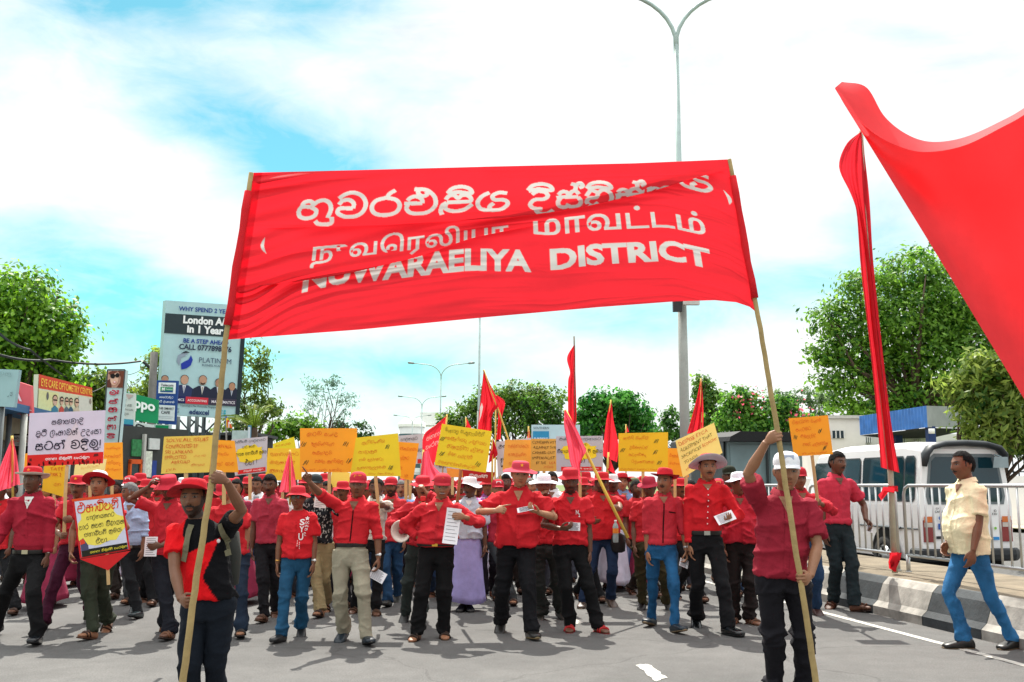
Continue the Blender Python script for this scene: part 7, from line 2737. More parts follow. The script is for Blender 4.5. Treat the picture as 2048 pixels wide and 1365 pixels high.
person('young man in an open white shirt between the red cap and the dusty red polo', 515, 955, ((505, 1180), (525, 1172)), d=14.2, skin='dark', shirt={'col': 'dce0e4', 'sleeve': .7, 'hem': .935, 'vest': '8a8c94', 'vneck': .2}, legs={'col': '2c4468'}, voxel=.010)
person('bare-headed man with a moustache in a dusty red polo shirt', 541, 950, ((528, 1245), (552, 1232)), d=11.5, skin='deep', face={'mous': 1}, head=(0, .18, 0), voxel=.007, shirt={'col': 'b82a3c', 'sleeve': .72, 'hem': .935, 'placket': 'half', 'wr': .014}, legs={'col': '121216'},
       shoes={'kind': 'sandal', 'col': '4a3020'}, ra={'out': .10, 'bend': .1}, la={'out': .08, 'bend': .4})
p12 = person('man in sunglasses and a lettered red T-shirt with blue jeans', 596, 976, ((562, 1284, -.3, .1), (603, 1270)), d=10.05, hx=597, skin='dark', voxel=.006,
             hat=('bucket', {'top': 'd82430', 'under': 'b80c18', 'brim': .062, 'droop': -.022, 'side': -.02, 'z': .060, 'front': .01}), face={'open': .2}, extras=[('glasses',), ('watch', 1, 'b8bcc0'), ('bangle', 0, 'c89a50')],
             shirt={'col': 'e0141c', 'sleeve': .72, 'collar': False, 'hem': .935, 'loose': 1.08, 'print': [('text', 'S', .045, 1.29, .10, 1.36, 'e8e4e4'), ('text', 'Y', .045, 1.21, .10, 1.28, 'e8e4e4'), ('text', 'U', .040, 1.12, .092, 1.20, 'e8e4e4'), ('star', 0, .098, 1.34, .155, 1.40, 'f0ecec'),
                    ('text', 'OC', .104, 1.305, .15, 1.332, 'e8e4e4'), ('text', 'IAL', .104, 1.27, .148, 1.295, 'e8e4e4'), ('text', 'OF', .104, 1.225, .136, 1.258, 'e8e4e4'), ('text', 'T:', .098, 1.165, .118, 1.21, 'e8e4e4'),
                    ('text', 'I\nI\nI\nI', .052, 1.02, .060, 1.10, 'e8b8b8'), ('text', 'I\nI\nI', .026, 1.05, .034, 1.12, 'e8b8b8')]},
             legs={'col': '1c4866', 'fit': .98, 'var': .3}, shoes={'kind': 'shoe', 'col': '141618'}, ra={'out': .16, 'bend': .12}, la={'out': .14, 'bend': .25}, belly=.015)
p13 = person('man in a dark cap and black printed shirt behind the pointing man', 640, 952, ((640, 1236), (652, 1222)), d=11.8, hx=632, skin='mid', voxel=.008, hat=('cap', {'top': '2c3438', 'under': '15181a', 'visor': .06}),
             shirt={'col': '16181c', 'sleeve': .7, 'hem': .935, 'pattern': lambda V: np.where((wnoise(V, 55, 3, 2) > .35)[:, None], np.array((.5, .5, .48)), np.array((.012, .013, .016)))}, legs={'col': '8a7c5c', 'fit': 1.1, 'crop': .02}, shoes={'kind': 'sandal', 'col': '2c1a12'},
             la={'px': (662, 1010), 'fwd': .26, 'hint': (1, .4, -.6), 'pose': 'hold', 'hand_dir': (-.3, -.4, .7)})
paper('white sheet held up by the man in the dark cap', p13, 1, .15, .21, (-.05, 0, .1), side=-.05, up=.0)
p14 = person('man in a red cap and khaki trousers pointing with his raised arm', 702, 948, ((688, 1280, -.15), (734, 1290, .35, .2)), d=9.95, hx=717, skin='dark', voxel=.0055, head=(.05, .02, .04),
             hat=('cap', {'top': 'd42634', 'under': 'c01c28', 'emblem': 'JVP', 'ecol': 'e8a820', 'visor': .05}), face={'open': .8}, lean=.0,
             shirt={'col': 'e01820', 'sleeve': 1.18, 'tuck': True, 'placket': 'full', 'pw': .006, 'pcol': '180a0a', 'ccol': RED, 'buckle': '303030', 'wr': .02, 'vneck': .1}, legs={'col': '8f8a78', 'fit': 1.06, 'wr': .018}, shoes={'kind': 'shoe', 'col': '14222c'},
             ra={'px': (618, 964), 'fwd': .40, 'hint': (-1, .2, -.6), 'pose': 'point', 'hand_dir': (-.5, -.3, .8), 'palm': (.3, -.9, 0)}, la={'out': .24, 'bend': .12, 'pose': 'hold'}, extras=[('watch', 1, 'b0b4b8')], width=1.04)
paper('folded white sheet hanging from the hand of the pointing man', p14, 1, .16, .11, (-.3, 0, .5), side=.05, up=-.05)
person('dark-skinned man in a white T-shirt holding the yellow placard stick', 743, 958, ((712, 1225), (752, 1230)), d=11.4, hx=752, skin='deep', voxel=.008, shirt={'col': 'c4c0ba', 'sleeve': .85, 'hem': .935, 'loose': 1.05}, legs={'col': BLK}, shoes={'kind': 'sandal', 'col': '4a3426'}, face={'mous': 1},
       la={'gp': (756, 1012, 10.96), 'hint': (1, .4, -.9)})
person('bearded man in a red cap and red T-shirt with a gold chain', 783, 957, ((772, 1218), (798, 1200)), d=12.6, skin='dark', face={'beard': .9, 'mous': 1}, voxel=.008, hat=('cap', {'top': 'd0202c', 'visor': .06}), shirt={'col': 'd8262c', 'sleeve': .7, 'hem': .9, 'vneck': .13}, legs={'col': '1c3a58', 'fit': 1.05}, shoes={'kind': 'shoe', 'col': '30302c'})
p17 = person('man in a crumpled red hat and red long-sleeved shirt carrying a megaphone', 845, 955, ((818, 1236), (850, 1225)), d=11.1, hx=846, skin='mid', voxel=.007, hat=('bucket', {'top': 'd01c28', 'under': 'b81420', 'brim': .07, 'droop': -.02, 'seed': 4, 'crown': .08}), head=(.1, .12, 0), face={'mous': 1, 'open': .5},
             shirt={'col': 'cc1c26', 'sleeve': 1.8, 'hem': .95, 'wr': .022, 'vneck': .1}, legs={'col': '2a3230', 'wr': .02}, shoes={'kind': 'shoe', 'col': '141414'}, ra={'px': (808, 1055), 'fwd': .18, 'hint': (-1, .3, -.4), 'pose': 'grip', 'hand_dir': (.6, -.6, 0)},
             la={'px': (852, 985), 'fwd': .20, 'hint': (1, .2, -.8), 'pose': 'grip', 'hand_dir': (-.3, -.3, .8)})
p18 = person('white-moustached man in a red cap reading a long sheet of paper', 872, 952, ((834, 1280, -.25), (888, 1276, .15)), d=9.95, hx=885, skin='mid', hair='white', voxel=.0055, fat=1.05, hat=('cap', {'top': 'd02430', 'under': '401014', 'emblem': 'star', 'ecol': 'e8902c', 'visor': .05, 'z': .060}),
             face={'mous': 1, 'beardcol': 'white', 'open': .2}, head=(.12, .16, .03), shirt={'col': 'd81a22', 'sleeve': 1.75, 'tuck': True, 'placket': 'full', 'pcol': 'c8161e', 'buckle': 'c8a040', 'wr': .024, 'vneck': .1, 'pocket': True}, legs={'col': '0c0c0e', 'fit': 1.16}, shoes={'kind': 'sandal', 'col': '2c1c12', 'sole': '3a2a1c'},
             belly=.07, width=1.12, ra={'px': (842, 1080), 'fwd': .06, 'hint': (-1, .6, -.3), 'out': .3, 'pose': 'relax'}, la={'px': (930, 1035), 'fwd': .28, 'hint': (1, .3, -.6), 'pose': 'hold', 'hand_dir': (-.85, -.4, .1), 'palm': (-.1, .9, -.2)})
paper('long white printed sheet read by the white-moustached man', p18, 1, .15, .36, (-.12, 0, .12), side=-.02, up=-.10, bend=.1)
p19 = person('dark man in a white hat with red lining, pale shirt and lavender sarong', 936, 958, ((925, 1222), (938, 1222)), d=11.9, hx=940, skin='deep', voxel=.007, hat=('bucket', {'top': 'd4d4d8', 'under': 'c41420', 'brim': .07, 'side': -.05, 'droop': -.005, 'tilt': .1}), head=(-.55, .05, 0), face={'mous': 1},
             shirt={'col': 'b4bccc', 'sleeve': .85, 'hem': .935, 'placket': 'full', 'vest': 'd8d8dc', 'wr': .018, 'loose': 1.06}, legs={'kind': 'sarong', 'col': '9c96cc'}, shoes={'kind': 'shoe', 'col': '101010'}, belly=.03,
             ra={'gp': (913, 1022, 11.45), 'hint': (-1, .3, -.6)}, la={'out': .14, 'bend': .15})
person('person in a red hat and purple-flowered shirt behind the centre man', 977, 957, ((968, 1198), (985, 1192)), d=13.2, hx=976, skin='mid', voxel=.009, hat=('bucket', {'top': 'cc1824', 'brim': .06, 'side': -.015}), face={},
       shirt={'col': 'a060a8', 'sleeve': .8, 'hem': .92, 'pattern': lambda V: np.where((wnoise(V, 38, 8, 2) > .12)[:, None], np.array((.62, .52, .66)), np.array((.36, .07, .40)))}, legs={'col': '18141c'}, shoes={'kind': 'sandal', 'col': '5c3024'})
p21 = person('tall man at the centre in a pinkish floppy hat, gesturing and holding papers', 1033, 926, ((1003, 1262, -.12), (1062, 1278, .3, .12)), d=9.95, hx=1040, skin='light', voxel=.0055, head=(.12, .10, .05), face={'open': .6, 'mous': 0},
             hat=('bucket', {'top': 'd83848', 'under': 'c02836', 'brim': .085, 'droop': -.012, 'side': -.015, 'front': -.005, 'emblem': 'star', 'ecol': 'e0a020', 'seed': 1, 'crown': .08}), fat=1.04,
             shirt={'col': 'dc161e', 'sleeve': .8, 'hem': .91, 'placket': 'full', 'vneck': .11, 'wr': .022, 'pocket': True, 'loose': 1.05}, legs={'col': '0d0e12', 'fit': 1.12}, shoes={'kind': 'shoe', 'col': '171613', 'sole': '6a5c40'}, width=1.12, belly=.045,
             ra={'px': (990, 1022), 'fwd': .26, 'hint': (-1, .5, -.35), 'pose': 'point', 'hand_dir': (.9, -.35, .25), 'palm': (-.2, .8, -.4)}, la={'px': (1076, 1025), 'fwd': .28, 'hint': (1, .3, -.7), 'pose': 'hold', 'hand_dir': (-.7, -.65, .15), 'palm': (-.1, .1, 1)})
paper('folded white papers held by the tall man at the centre', p21, 1, .17, .10, (-1.1, 0, -.2), side=-.06)
person('man in a broad white hat with a black strap across his red shirt', 1090, 951, ((1080, 1225), (1116, 1226, .4, -.2)), d=11.3, hx=1087, skin='dark', voxel=.007, hat=('wide', {'top': 'd8d8de', 'under': 'c8b8c4', 'brim': .09, 'droop': -.008, 'side': -.02, 'crown': .075}), head=(.05, .1, 0),
       shirt={'col': 'cc1820', 'sleeve': .7, 'hem': .95}, legs={'col': '262a28', 'wr': .022}, shoes={'kind': 'shoe', 'col': '3a3a34'}, ra={'px': (1080, 1000), 'fwd': .2, 'hint': (-1, .3, -.8), 'pose': 'hold', 'hand_dir': (.2, -.3, .9)})
p23 = person('man in a red crumpled hat and red polo with white letters, holding a card', 1140, 942, ((1140, 1262, -.1), (1196, 1264, .5)), d=10.1, hx=1140, skin='deep', voxel=.0055, head=(.0, .12, 0), face={'beard': .7, 'mous': 1},
             hat=('bucket', {'top': 'd01c26', 'under': 'b01018', 'brim': .05, 'droop': -.018, 'seed': 5, 'crown': .085, 'z': .068}), shirt={'col': 'dc161e', 'sleeve': .74, 'hem': .935, 'placket': 'half', 'wr': .018, 'print': [('text', 'N', .055, 1.25, .085, 1.295, 'e8e4e4'), ('text', '2', .085, 1.22, .102, 1.26, 'e8e4e4')]},
             legs={'col': '0e0f11', 'fit': 1.08}, shoes={'kind': 'sandal', 'col': 'a81c20', 'sole': '701418'}, width=1.03, belly=.02, ra={'px': (1122, 1058), 'fwd': .26, 'hint': (-1, .5, -.4), 'pose': 'hold', 'hand_dir': (.8, -.6, .1), 'palm': (.1, .6, .6)}, la={'out': .13, 'bend': .12})
paper('small white card in the hand of the man with white shirt letters', p23, 0, .125, .085, (-.1, 0, .05), side=.05)
p24 = person('stout man in a red hat and red polo carrying a yellow flagpole and a bottle', 1208, 948, ((1165, 1215), (1218, 1212, .35, -.4)), d=12.2, hx=1203, skin='dark', voxel=.007, fat=1.06, extras=[('glasses',)], face={'beard': .6, 'mous': 1, 'open': .6},
             hat=('bucket', {'top': 'd41c26', 'under': 'b41018', 'brim': .075, 'droop': -.012, 'side': -.015}), shirt={'col': 'dc1820', 'sleeve': .72, 'hem': .90, 'placket': 'half', 'wr': .016}, legs={'col': '182a44'}, shoes={'kind': 'shoe', 'col': '4a3c34', 'sole': '706450'}, belly=.06, width=1.12,
             la={'gp': (1236, 1035, 11.74), 'hint': (1, .5, -.5), 'hand_dir': (-.5, -.8, .1)}, ra={'px': (1178, 1040), 'fwd': .1, 'hint': (-1, .5, -.5)})
p25 = person('man in a blue shirt and blue checked sarong with a strap across his chest', 1252, 950, ((1248, 1168), (1262, 1162)), d=15.2, hx=1244, skin='light', voxel=.009, hat=('bucket', {'top': 'c41a22', 'under': 'c01018', 'brim': .065, 'front': .03, 'tilt': .15}), shirt={'col': '7f98c0', 'sleeve': 1.7, 'hem': .95, 'wr': .018}, shoes={'kind': 'shoe', 'col': '2a1c16'},
       legs={'kind': 'sarong', 'col': '5c7ca8', 'pattern': lambda V: np.where((((V[:, 2] * 5) % 1) < .18)[:, None], np.array((.42, .5, .65)), np.where((((V[:, 0] * 7) % 1) < .2)[:, None], np.array((.26, .36, .55)), np.array((.07, .14, .32))))})
person('man in a red shirt with upturned hat brim, half behind the slim young man', 1292, 958, ((1284, 1216, -.3, -.2), (1306, 1196)), d=12.2, hx=1298, skin='deep', voxel=.009, head=(-.5, .2, 0), hat=('bucket', {'top': 'b8243a', 'under': 'c01824', 'brim': .065, 'side': .02}), shirt={'col': 'c81820', 'sleeve': .72, 'hem': .935}, legs={'col': '34301c', 'wr': .02}, shoes={'kind': 'shoe', 'col': '1a1a1c'})
p27 = person('slim young man in a red hat and button-up shirt with blue skinny jeans', 1322, 942, ((1303, 1252, -.5, .25), (1352, 1266, .35)), d=10.25, hx=1328, skin='mid', voxel=.0055, head=(-.45, -.05, .05), face={'mous': .5, 'open': .4},
             hat=('wide', {'top': 'cc1c28', 'under': 'c01824', 'brim': .07, 'side': .03, 'droop': .0, 'tilt': .1, 'crown': .09}), shirt={'col': 'd02430', 'sleeve': 1.25, 'hem': .95, 'placket': 'full', 'pw': .007, 'pcol': '2a0c0e', 'flap': '140a0a', 'wr': .012, 'vneck': .08, 'ccol': 'c01c28'},
             legs={'col': '1d5078', 'fit': .86, 'var': .3, 'flare': .82}, shoes={'kind': 'shoe', 'col': '12222c', 'sole': '6a5a44'}, width=.98, ra={'out': .10, 'bend': .1}, la={'out': .22, 'bend': .2, 'pose': 'hold'}, extras=[('watch', 1, 'd8dcdc')])
paper('crumpled white paper in the hand of the slim young man', p27, 1, .11, .09, (-.4, .3, .3), side=.0, up=-.04)
p28 = person('tall moustached man in a white-lined red hat and red shirt with white buttons', 1410, 912, ((1388, 1250, -.1), (1462, 1274, .5, .05)), d=10.35, hx=1414, skin='mid', voxel=.0055, head=(.02, -.02, 0), face={'mous': 1},
             hat=('wide', {'top': 'c82434', 'under': 'c4c0cc', 'brim': .105, 'front': .045, 'side': -.02, 'droop': -.005, 'tilt': .18, 'crown': .075}), shirt={'col': 'e01018', 'sleeve': 1.9, 'tuck': True, 'buttons': 'e8d8d8', 'vneck': .07, 'wr': .018, 'buckle': 'a0a098'}, legs={'col': '0e0f12', 'fit': 1.0}, shoes={'kind': 'shoe', 'col': '0e1112', 'rough': .18},
             width=1.04, ra={'out': .08, 'bend': .1}, la={'px': (1450, 1045), 'fwd': .26, 'hint': (1, .5, -.5), 'pose': 'hold', 'hand_dir': (.3, -.85, .2), 'palm': (-.2, .2, .9)})
paper('white sheet held out by the tall moustached man', p28, 1, .20, .14, (-.8, 0, -.35), side=-.02, up=.02)
person('man in a dark cap behind the tall moustached man', 1457, 935, ((1450, 1205), (1466, 1196)), d=13.0, skin='deep', voxel=.010, hat=('cap', {'top': '23281e', 'visor': .055}), shirt={'col': 'b01420', 'sleeve': .7}, legs={'col': '1a1a1e'})
p30 = person('laughing person in a red-lined white hat beside the raised arm of the right bearer', 1478, 948, ((1467, 1245, -.2), (1500, 1248, .4)), d=11.0, hx=1476, skin='dark', voxel=.007, fat=1.03, head=(.35, .0, .05), face={'open': 1}, hat=('bucket', {'top': 'd4d8e0', 'under': 'c03048', 'brim': .07, 'side': -.025, 'droop': -.01, 'tilt': .1, 'z': .055}),
             shirt={'col': 'cc1c2c', 'sleeve': .9, 'hem': .93, 'wr': .026, 'loose': 1.08}, legs={'col': '1f1918', 'wr': .024, 'fit': 1.1}, shoes={'kind': 'sandal', 'col': '5a4030'}, belly=.05, width=1.05)
person('man in a red cap holding the orange placard behind the right bearer', 1608, 938, ((1604, 1240), (1626, 1228)), d=11.3, hx=1596, skin='dark', voxel=.008, hat=('cap', {'top': 'c01828', 'visor': .05}), shirt={'col': 'c41422', 'sleeve': 1.7, 'hem': .95}, legs={'col': '223a58'}, shoes={'kind': 'shoe', 'col': '3a1c18'},
       la={'gp': (1635, 1005, 11.4), 'hint': (1, .3, -.6)})
p32 = person('bare-headed young man in a pinkish red polo walking by the barrier', 1672, 905, ((1668, 1216, -.9), (1712, 1224, .75, .15)), d=12.4, hx=1673, rz=.25, skin='deep', voxel=.006, head=(.15, .0, 0), face={'mous': 1}, shirt={'col': 'd0283c', 'sleeve': .70, 'hem': .95, 'placket': 'half', 'wr': .013}, legs={'col': '1b262a', 'fit': 1.02}, shoes={'kind': 'sandal', 'col': '4a2a1a', 'sole': '2a1610'},
             ra={'out': .10, 'bend': .1}, la={'px': (1732, 1040), 'fwd': .12, 'hint': (1, .5, -.5), 'pose': 'hold', 'hand_dir': (.4, -.6, -.7)}, hair_o={'seed': 9})
paper('small folded paper in the hand of the young man by the barrier', p32, 1, .09, .08, (-.3, .4, .2), up=-.02)
p33 = person('stout bystander in a yellow shirt and bright blue jeans turned towards the march', 1940, 905, ((1932, 1297, -.2), (2028, 1297, .3, .0)), hx=1926, rz=-1.35, skin='dark', voxel=.0055, fat=1.05, head=(.0, .0, 0), face={'mous': 1, 'bald': 1}, hair_o={'bald': 1, 'seed': 3},
             shirt={'col': 'ece2bc', 'sleeve': .74, 'hem': .875, 'wr': .012, 'placket': 'full', 'loose': 1.0}, legs={'col': '2a6492', 'fit': .98, 'flare': .85, 'var': .35}, shoes={'kind': 'shoe', 'col': '141412', 'sole': '5a4c38'}, belly=.09, width=1.06, ra={'px': (1894, 1088), 'fwd': -.05, 'hint': (-.3, 1, -.3)}, la={'px': (1946, 1105), 'fwd': .26, 'hint': (0, 1, -.4), 'pose': 'relax', 'hand_dir': (-.1, -.15, -1)}, group='bystanders')


# ------------------------------------------------------------------ things the marchers carry
def strap(label, c, pts, w, col, name='bag_strap', cat='strap'):
    """band lying on the front of the shirt, through (u, z) points"""
    q = spline(pts, 10)
    t = np.gradient(q, axis=0)
    t /= np.linalg.norm(t, axis=1, keepdims=True)
    nn = np.stack([-t[:, 1], t[:, 0]], 1) * w / 2
    V = []
    for a, b in zip(q + nn, q - nn):
        V += [c.onshirt(a[0], a[1], .016), c.onshirt(b[0], b[1], .016)]
    return MB().add(V, [(2 * i, 2 * i + 1, 2 * i + 3, 2 * i + 2) for i in range(len(q) - 1)])


def backpack():
    t = thing('backpack', 'khaki-strapped backpack on the left banner bearer', 'backpack', tuple(p1.root.location), 0, None, p1.s)
    kh = mat('6a6650', .8, .15, 10, .3, 60)
    for pts in ([(-.115, 1.425), (-.125, 1.36), (-.135, 1.26), (-.150, 1.18)], [(.085, 1.43), (.110, 1.36), (.135, 1.29), (.155, 1.22)]):
        strap('', p1, pts, .042, kh).build('strap', kh, t)
    b = MB()
    b.rings([ellring((0, .20, z), a, bb, 20, 3.2) for z, a, bb in ((.98, .10, .05), (1.0, .14, .08), (1.2, .15, .09), (1.36, .13, .07), (1.40, .08, .03))])
    b.build('pack', mat('2c2e2a', .8, .15, 8), t, True)
    pin = p1.onshirt(.075, 1.315, .012)
    MB().ellip(pin, (.014, .005, .014), 12, 6).build('badge', mat('d8d0d0', .3), t, True)


backpack()
for c, pts, lb, col in ((p24, None, None, None),):
    b = thing('shoulder_bag', 'black shoulder bag at the hip of the stout man with the yellow flagpole', 'bag', tuple(c.root.location), 0, None, c.s)
    m = MB()
    m.rings([ellring((.17, -.13, z), a, .045, 18, 3) for z, a in ((.70, .05), (.72, .09), (.82, .10), (.92, .085), (.95, .04))])
    m.build('bag_body', mat('0c0c0e', .5, .15, 9), b, True)
    MB().tube([(.10, -.135, .94), (.12, -.17, 1.0), (.16, -.15, 1.06)], .008, 6).build('handle', mat('0c0c0e', .6), b)


def bottle():
    w = np.array(P(1231, 1052, CD(11.86)))
    t = thing('water_bottle', 'clear plastic water bottle with an orange label held by the stout man', 'bottle', tuple(w - np.array([0, 0, .2])))
    pr = [(.0, .028), (.005, .033), (.06, .035), (.10, .033), (.12, .035), (.19, .035), (.215, .026), (.235, .013), (.25, .012)]
    th = np.arange(16) * 2 * math.pi / 16
    MB().rings([np.stack([np.cos(th) * r, np.sin(th) * r, np.full(16, z)], 1) for z, r in pr]).build('bottle_body', mat('b8c4c4', .1, .05, spec=.8, trans=.6), t, True)
    MB().rings([np.stack([np.cos(th) * .0355, np.sin(th) * .0355, np.full(16, z)], 1) for z in (.11, .17)], False).build('bottle_label', mat('e08830', .5), t, True)
    MB().rings([np.stack([np.cos(th) * .015, np.sin(th) * .015, np.full(16, z)], 1) for z in (.245, .268)]).build('bottle_cap', mat('e8e8e8', .4), t, True)


bottle()


def megaphone():
    w = np.array(P(803, 1063, CD(10.75)))
    t = thing('megaphone', 'white megaphone horn at the waist of the man in the crumpled red hat', 'megaphone', tuple(w))
    th = np.arange(28) * 2 * math.pi / 28
    ax = norm(np.array([-.35, -.93, -.05]))
    X = norm(np.cross(ax, (0, 0, 1)))
    Y = np.cross(X, ax)
    rg = lambda r, a: ax * a + np.outer(np.cos(th) * r, X) + np.outer(np.sin(th) * r, Y)
    MB().rings([rg(.03, -.22), rg(.04, -.12), rg(.06, -.05), rg(.10, .01), rg(.118, .025), rg(.122, .02), rg(.115, .018), rg(.09, 0), rg(.045, -.08)], False).build('horn', mat('d8d4c8', .4, .05), t, True)
    MB().rings([rg(.010, -.10), rg(.034, -.07), rg(.034, .005), rg(.024, .015)], True).build('driver', mat('a02030', .5), t, True)
    MB().tube([ax * -.15 - Y * .03, ax * -.15 - Y * .13], .018, 8).build('handle', mat('303030', .6), t, True)


megaphone()
w = np.array(P(868, 1000, 10.78))
t_ = thing('microphone', 'red hand microphone before the mouth of the man in the crumpled red hat', 'microphone', tuple(np.array(P(846, 998, CD(10.72)))))
MB().rings([ellring((0, 0, z), a, .02, 16, 4) for z, a in ((-.03, .022), (-.02, .03), (.02, .03), (.03, .024))]).build('mic_head', mat('c82828', .4), t_, True)
MB().tube([(0, .005, -.02), (.01, .01, -.10)], .012, 8).build('mic_grip', mat('202020', .6), t_, True)
t_ = thing('crossbody_bag', 'black crossbody strap with a side bag on the man in the blue shirt', 'bag', tuple(p25.root.location), 0, None, p25.s)
strap('', p25, [(-.075, 1.40), (.0, 1.28), (.08, 1.12), (.145, .98)], .035, None).build('strap', mat('16181c', .7), t_)
MB().rings([ellring((.20, -.02, z), a, .05, 16, 3) for z, a in ((.80, .04), (.82, .07), (.98, .07), (1.0, .04))]).build('bag_body', mat('3c4038', .8), t_, True)

# ------------------------------------------------------------------ the crowd behind
CROWD = {}
SPEC = {
    'hat_red': dict(label='', hat=('bucket', {'top': 'd01a26', 'under': 'b81420', 'seed': 1}), shirt={'col': 'd0161e', 'sleeve': .7}, legs={'col': BLK}, face={'mous': 1}, skin='dark'),
    'cap_red': dict(label='', hat=('cap', {'top': 'd02030', 'emblem': 'patch', 'ecol': 'e0a860'}), shirt={'col': 'c8141e', 'sleeve': .72, 'placket': 'half'}, legs={'col': '1c2c44'}, face={}, skin='dark'),
    'cap_white': dict(label='', hat=('cap', {'top': 'c81c2a', 'under': 'c81c2a', 'emblem': 'patch', 'ecol': 'e4e8ec'}), shirt={'col': 'b0182a', 'sleeve': .7}, legs={'col': GREY}, face={'mous': 1}, skin='mid'),
    'bare_white': dict(label='', shirt={'col': 'd4d6da', 'sleeve': .75}, legs={'col': '3a3c44'}, face={'mous': 1}, skin='dark'),
    'bare_red': dict(label='', shirt={'col': 'c41820', 'sleeve': .7, 'collar': False}, legs={'col': '2a2420'}, face={'beard': .6}, skin='deep'),
    'hat_white': dict(label='', hat=('bucket', {'top': 'd6d6da', 'under': 'c01c2c', 'side': -.02, 'seed': 3}), shirt={'col': 'c01822', 'sleeve': .8}, legs={'kind': 'sarong', 'col': 'b8b4c4'}, face={'mous': 1}, skin='deep'),
    'hat_wide': dict(label='', hat=('wide', {'top': 'cc1c28', 'under': 'b81020', 'side': -.02, 'brim': .085}), shirt={'col': 'd01820', 'sleeve': 1.6}, legs={'col': '48201c'}, face={}, skin='dark'),
    'hair_long': dict(label='', hair_o={'long': 1, 'seed': 6}, shirt={'col': '9c2038', 'sleeve': .6, 'hem': .90}, legs={'kind': 'sarong', 'col': '8c2c48'}, face={}, skin='mid'),
    'cap_olive': dict(label='', hat=('cap', {'top': '5c6448', 'visor': .06}), shirt={'col': '5a3040', 'sleeve': .7}, legs={'col': '3c3a2c'}, face={'mous': 1}, skin='mid'),
    'bare_blue': dict(label='', shirt={'col': '6c88b4', 'sleeve': 1.5}, legs={'col': '26242a'}, face={'mous': 1}, skin='mid', hair='grey', hair_o={'seed': 8}),
}
DESC = {'hat_red': 'red-hatted marcher', 'cap_red': 'red-capped marcher', 'cap_white': 'marcher in white-fronted red cap', 'bare_white': 'bare-headed marcher in white', 'bare_red': 'bare-headed bearded marcher',
        'hat_white': 'white-hatted marcher', 'hat_wide': 'marcher in wide red hat', 'hair_long': 'woman with tied-back black hair', 'cap_olive': 'marcher in an olive cap', 'bare_blue': 'grey-haired marcher in a blue shirt'}
MARK = [(25, 'at the left edge'), (95, 'behind the far-left man'), (150, 'behind the star-hat man'), (205, 'behind the pointed placard'), (258, 'behind the grey-haired man'), (315, 'behind the man touching his hat'), (385, 'behind the left banner bearer'), (440, 'behind the left pole'), (485, 'behind the red-capped person'),
        (528, 'behind the dusty red polo'), (575, 'under the small yellow placard'), (625, 'behind the sunglasses man'), (670, 'under the pointing arm'), (705, 'behind the pointing man'), (745, 'behind the white T-shirt man'), (790, 'behind the bearded man in the red cap'), (825, 'left of the megaphone man'),
        (865, 'behind the megaphone man'), (905, 'behind the white-moustached man'), (950, 'behind the lavender sarong man'), (990, 'left of the tall centre man'), (1060, 'behind the tall centre man'), (1110, 'behind the broad white hat'), (1165, 'behind the white-lettered polo'), (1225, 'behind the stout flag carrier'),
        (1265, 'beside the blue-shirted man'), (1305, 'behind the slim young man'), (1360, 'beside the tall moustached man'), (1430, 'behind the tall moustached man'), (1480, 'beside the grey truck'), (1550, 'behind the right banner bearer'), (1640, 'near the barrier')]


def crowd(kind, x, top, d, rz=0.0):
    d0 = d
    place = min(MARK, key=lambda m: abs(m[0] - x))[1]
    deep = '' if d < 17 else (', deeper in crowd' if d < 24 else ', far back in crowd')
    lab = DESC[kind] + ' ' + place + deep
    if kind not in CROWD:
        sp = dict(SPEC[kind])
        sp['label'] = lab
        g0 = 968 + 1.57 * F / d
        k = 200 * 10 / d / 10
        c = person(x=x, top=top, feet=((x - 9 * 10 / d * 2, g0 + 9 * 12 / d), (x + 9 * 10 / d * 2, g0 - 9 * 12 / d)), d=d, voxel=.011, group='crowd behind the front row', ra={'out': .12, 'bend': .35}, la={'out': .12, 'bend': .2}, **sp)
        CROWD[kind] = c.root
        return
    d = CD(d)
    o = copy_tree(CROWD[kind])
    p = P(x, 968, d)
    s = P(x, top, d).z / 1.72
    o.location = (p.x, d, 0)
    o.rotation_euler = (0, 0, rz)
    o.scale = (s, s, s)
    o['label'] = lab
    return


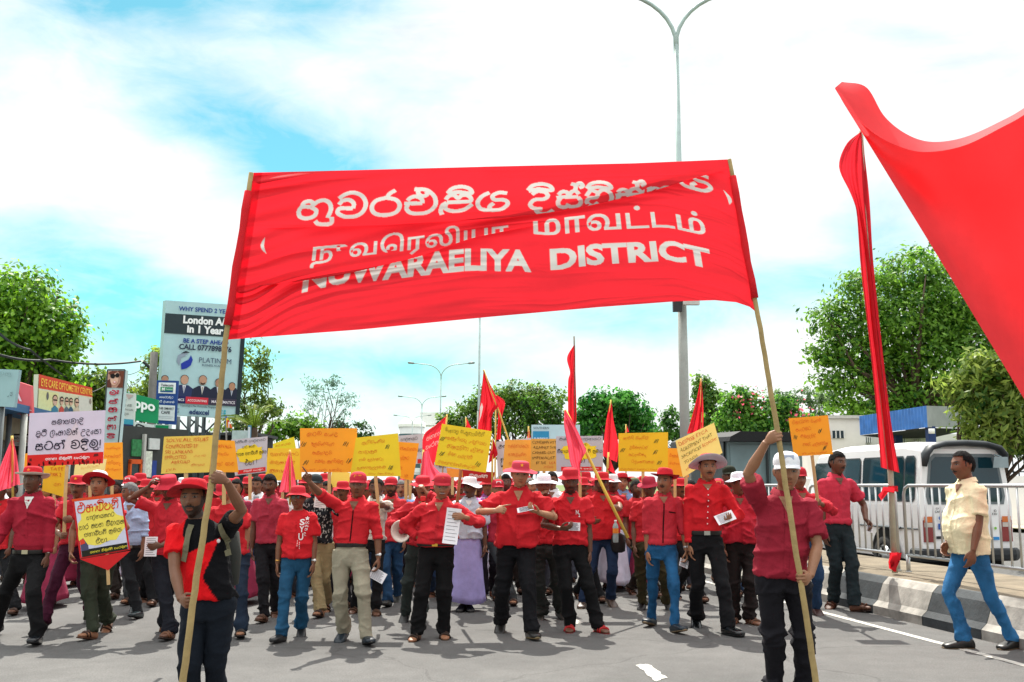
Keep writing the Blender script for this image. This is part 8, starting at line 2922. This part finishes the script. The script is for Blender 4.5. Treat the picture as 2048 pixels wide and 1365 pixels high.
rs_ = random.Random(11)
for kind, x, top, d in [('hair_long', 92, 968, 12.6), ('cap_red', 118, 965, 14.5), ('cap_white', 262, 955, 13.2), ('hat_red', 282, 950, 14.5), ('hat_wide', 318, 955, 13.5), ('bare_red', 232, 962, 13.8), ('hair_long', 480, 960, 13.0), ('hat_red', 502, 957, 15.5), ('hat_wide', 532, 952, 15),
                        ('cap_red', 662, 962, 14.8), ('cap_red', 684, 970, 13.8), ('hat_red', 655, 950, 17), ('cap_red', 737, 966, 13.0), ('bare_white', 758, 960, 14.0), ('bare_blue', 803, 962, 14.2), ('bare_white', 818, 960, 15.0), ('hat_red', 906, 968, 15.5), ('hat_white', 956, 962, 15.0),
                        ('bare_red', 1016, 950, 14.5), ('hat_wide', 1055, 955, 14.0), ('bare_white', 1106, 945, 14.4), ('hat_red', 1176, 947, 14.6), ('hat_white', 1225, 952, 14.8), ('cap_olive', 1268, 958, 16.0), ('hat_red', 1292, 955, 17.0), ('bare_red', 1302, 962, 18.5),
                        ('bare_white', 1362, 966, 17.5), ('cap_red', 1350, 962, 16.5), ('hat_wide', 1372, 968, 20), ('cap_white', 1440, 960, 15.5), ('bare_blue', 1000, 955, 16), ('hat_red', 424, 955, 14.2), ('cap_red', 400, 960, 15), ('bare_red', 575, 960, 15.2), ('hat_red', 618, 956, 15.6), ('bare_red', 30, 966, 15.0), ('hat_wide', 190, 960, 14.2), ('cap_olive', 725, 962, 17.5), ('hat_white', 852, 960, 16.2)]:
    crowd(kind, x, top, d, rs_.uniform(-.3, .3))
for kind, x, top, d in [('bare_white', 655, 964, 13.4), ('hat_red', 692, 966, 12.9), ('bare_red', 728, 962, 15.0), ('cap_red', 868, 966, 13.6), ('hat_wide', 906, 964, 13.9), ('cap_white', 1000, 962, 13.1), ('bare_blue', 1062, 958, 13.2), ('hat_red', 1168, 958, 13.4), ('cap_red', 1184, 960, 15.2), ('bare_red', 1276, 962, 13.9), ('hat_red', 1364, 960, 13.4), ('bare_white', 1384, 962, 15.0), ('cap_red', 1442, 962, 14.2), ('hat_red', 300, 962, 13.0), ('bare_white', 575, 964, 13.6), ('cap_white', 106, 964, 13.2)]:
    crowd(kind, x, top, d, rs_.uniform(-.3, .3))
kinds = ['bare_white', 'hat_red', 'bare_red', 'cap_white', 'hat_wide', 'bare_blue', 'cap_red', 'hat_white', 'hair_long']
for i in range(22):
    crowd(kinds[(i * 4) % 9], 8 + i * 64 + rs_.uniform(-14, 14), rs_.uniform(959, 966), 15.6 + rs_.uniform(-.7, 1.0), rs_.uniform(-.4, .4))
kinds = ['hat_red', 'cap_red', 'hat_red', 'bare_red', 'hat_wide', 'cap_white', 'bare_white', 'cap_red', 'hat_white']
for row, (d, n, x0, x1) in enumerate([(18.5, 15, 130, 1380), (22, 14, 240, 1330), (27, 15, 330, 1290), (34, 14, 420, 1230), (44, 12, 500, 1150)]):
    for i in range(n):
        x = x0 + (x1 - x0) * (i + .5) / n + rs_.uniform(-22, 22)
        crowd(kinds[(i * 5 + row * 3) % 9], x, rs_.uniform(956, 966) + (0 if d < 30 else 2), d + rs_.uniform(-1.4, 1.4), rs_.uniform(-.4, .4))
bpy.data.scenes.remove(TS)
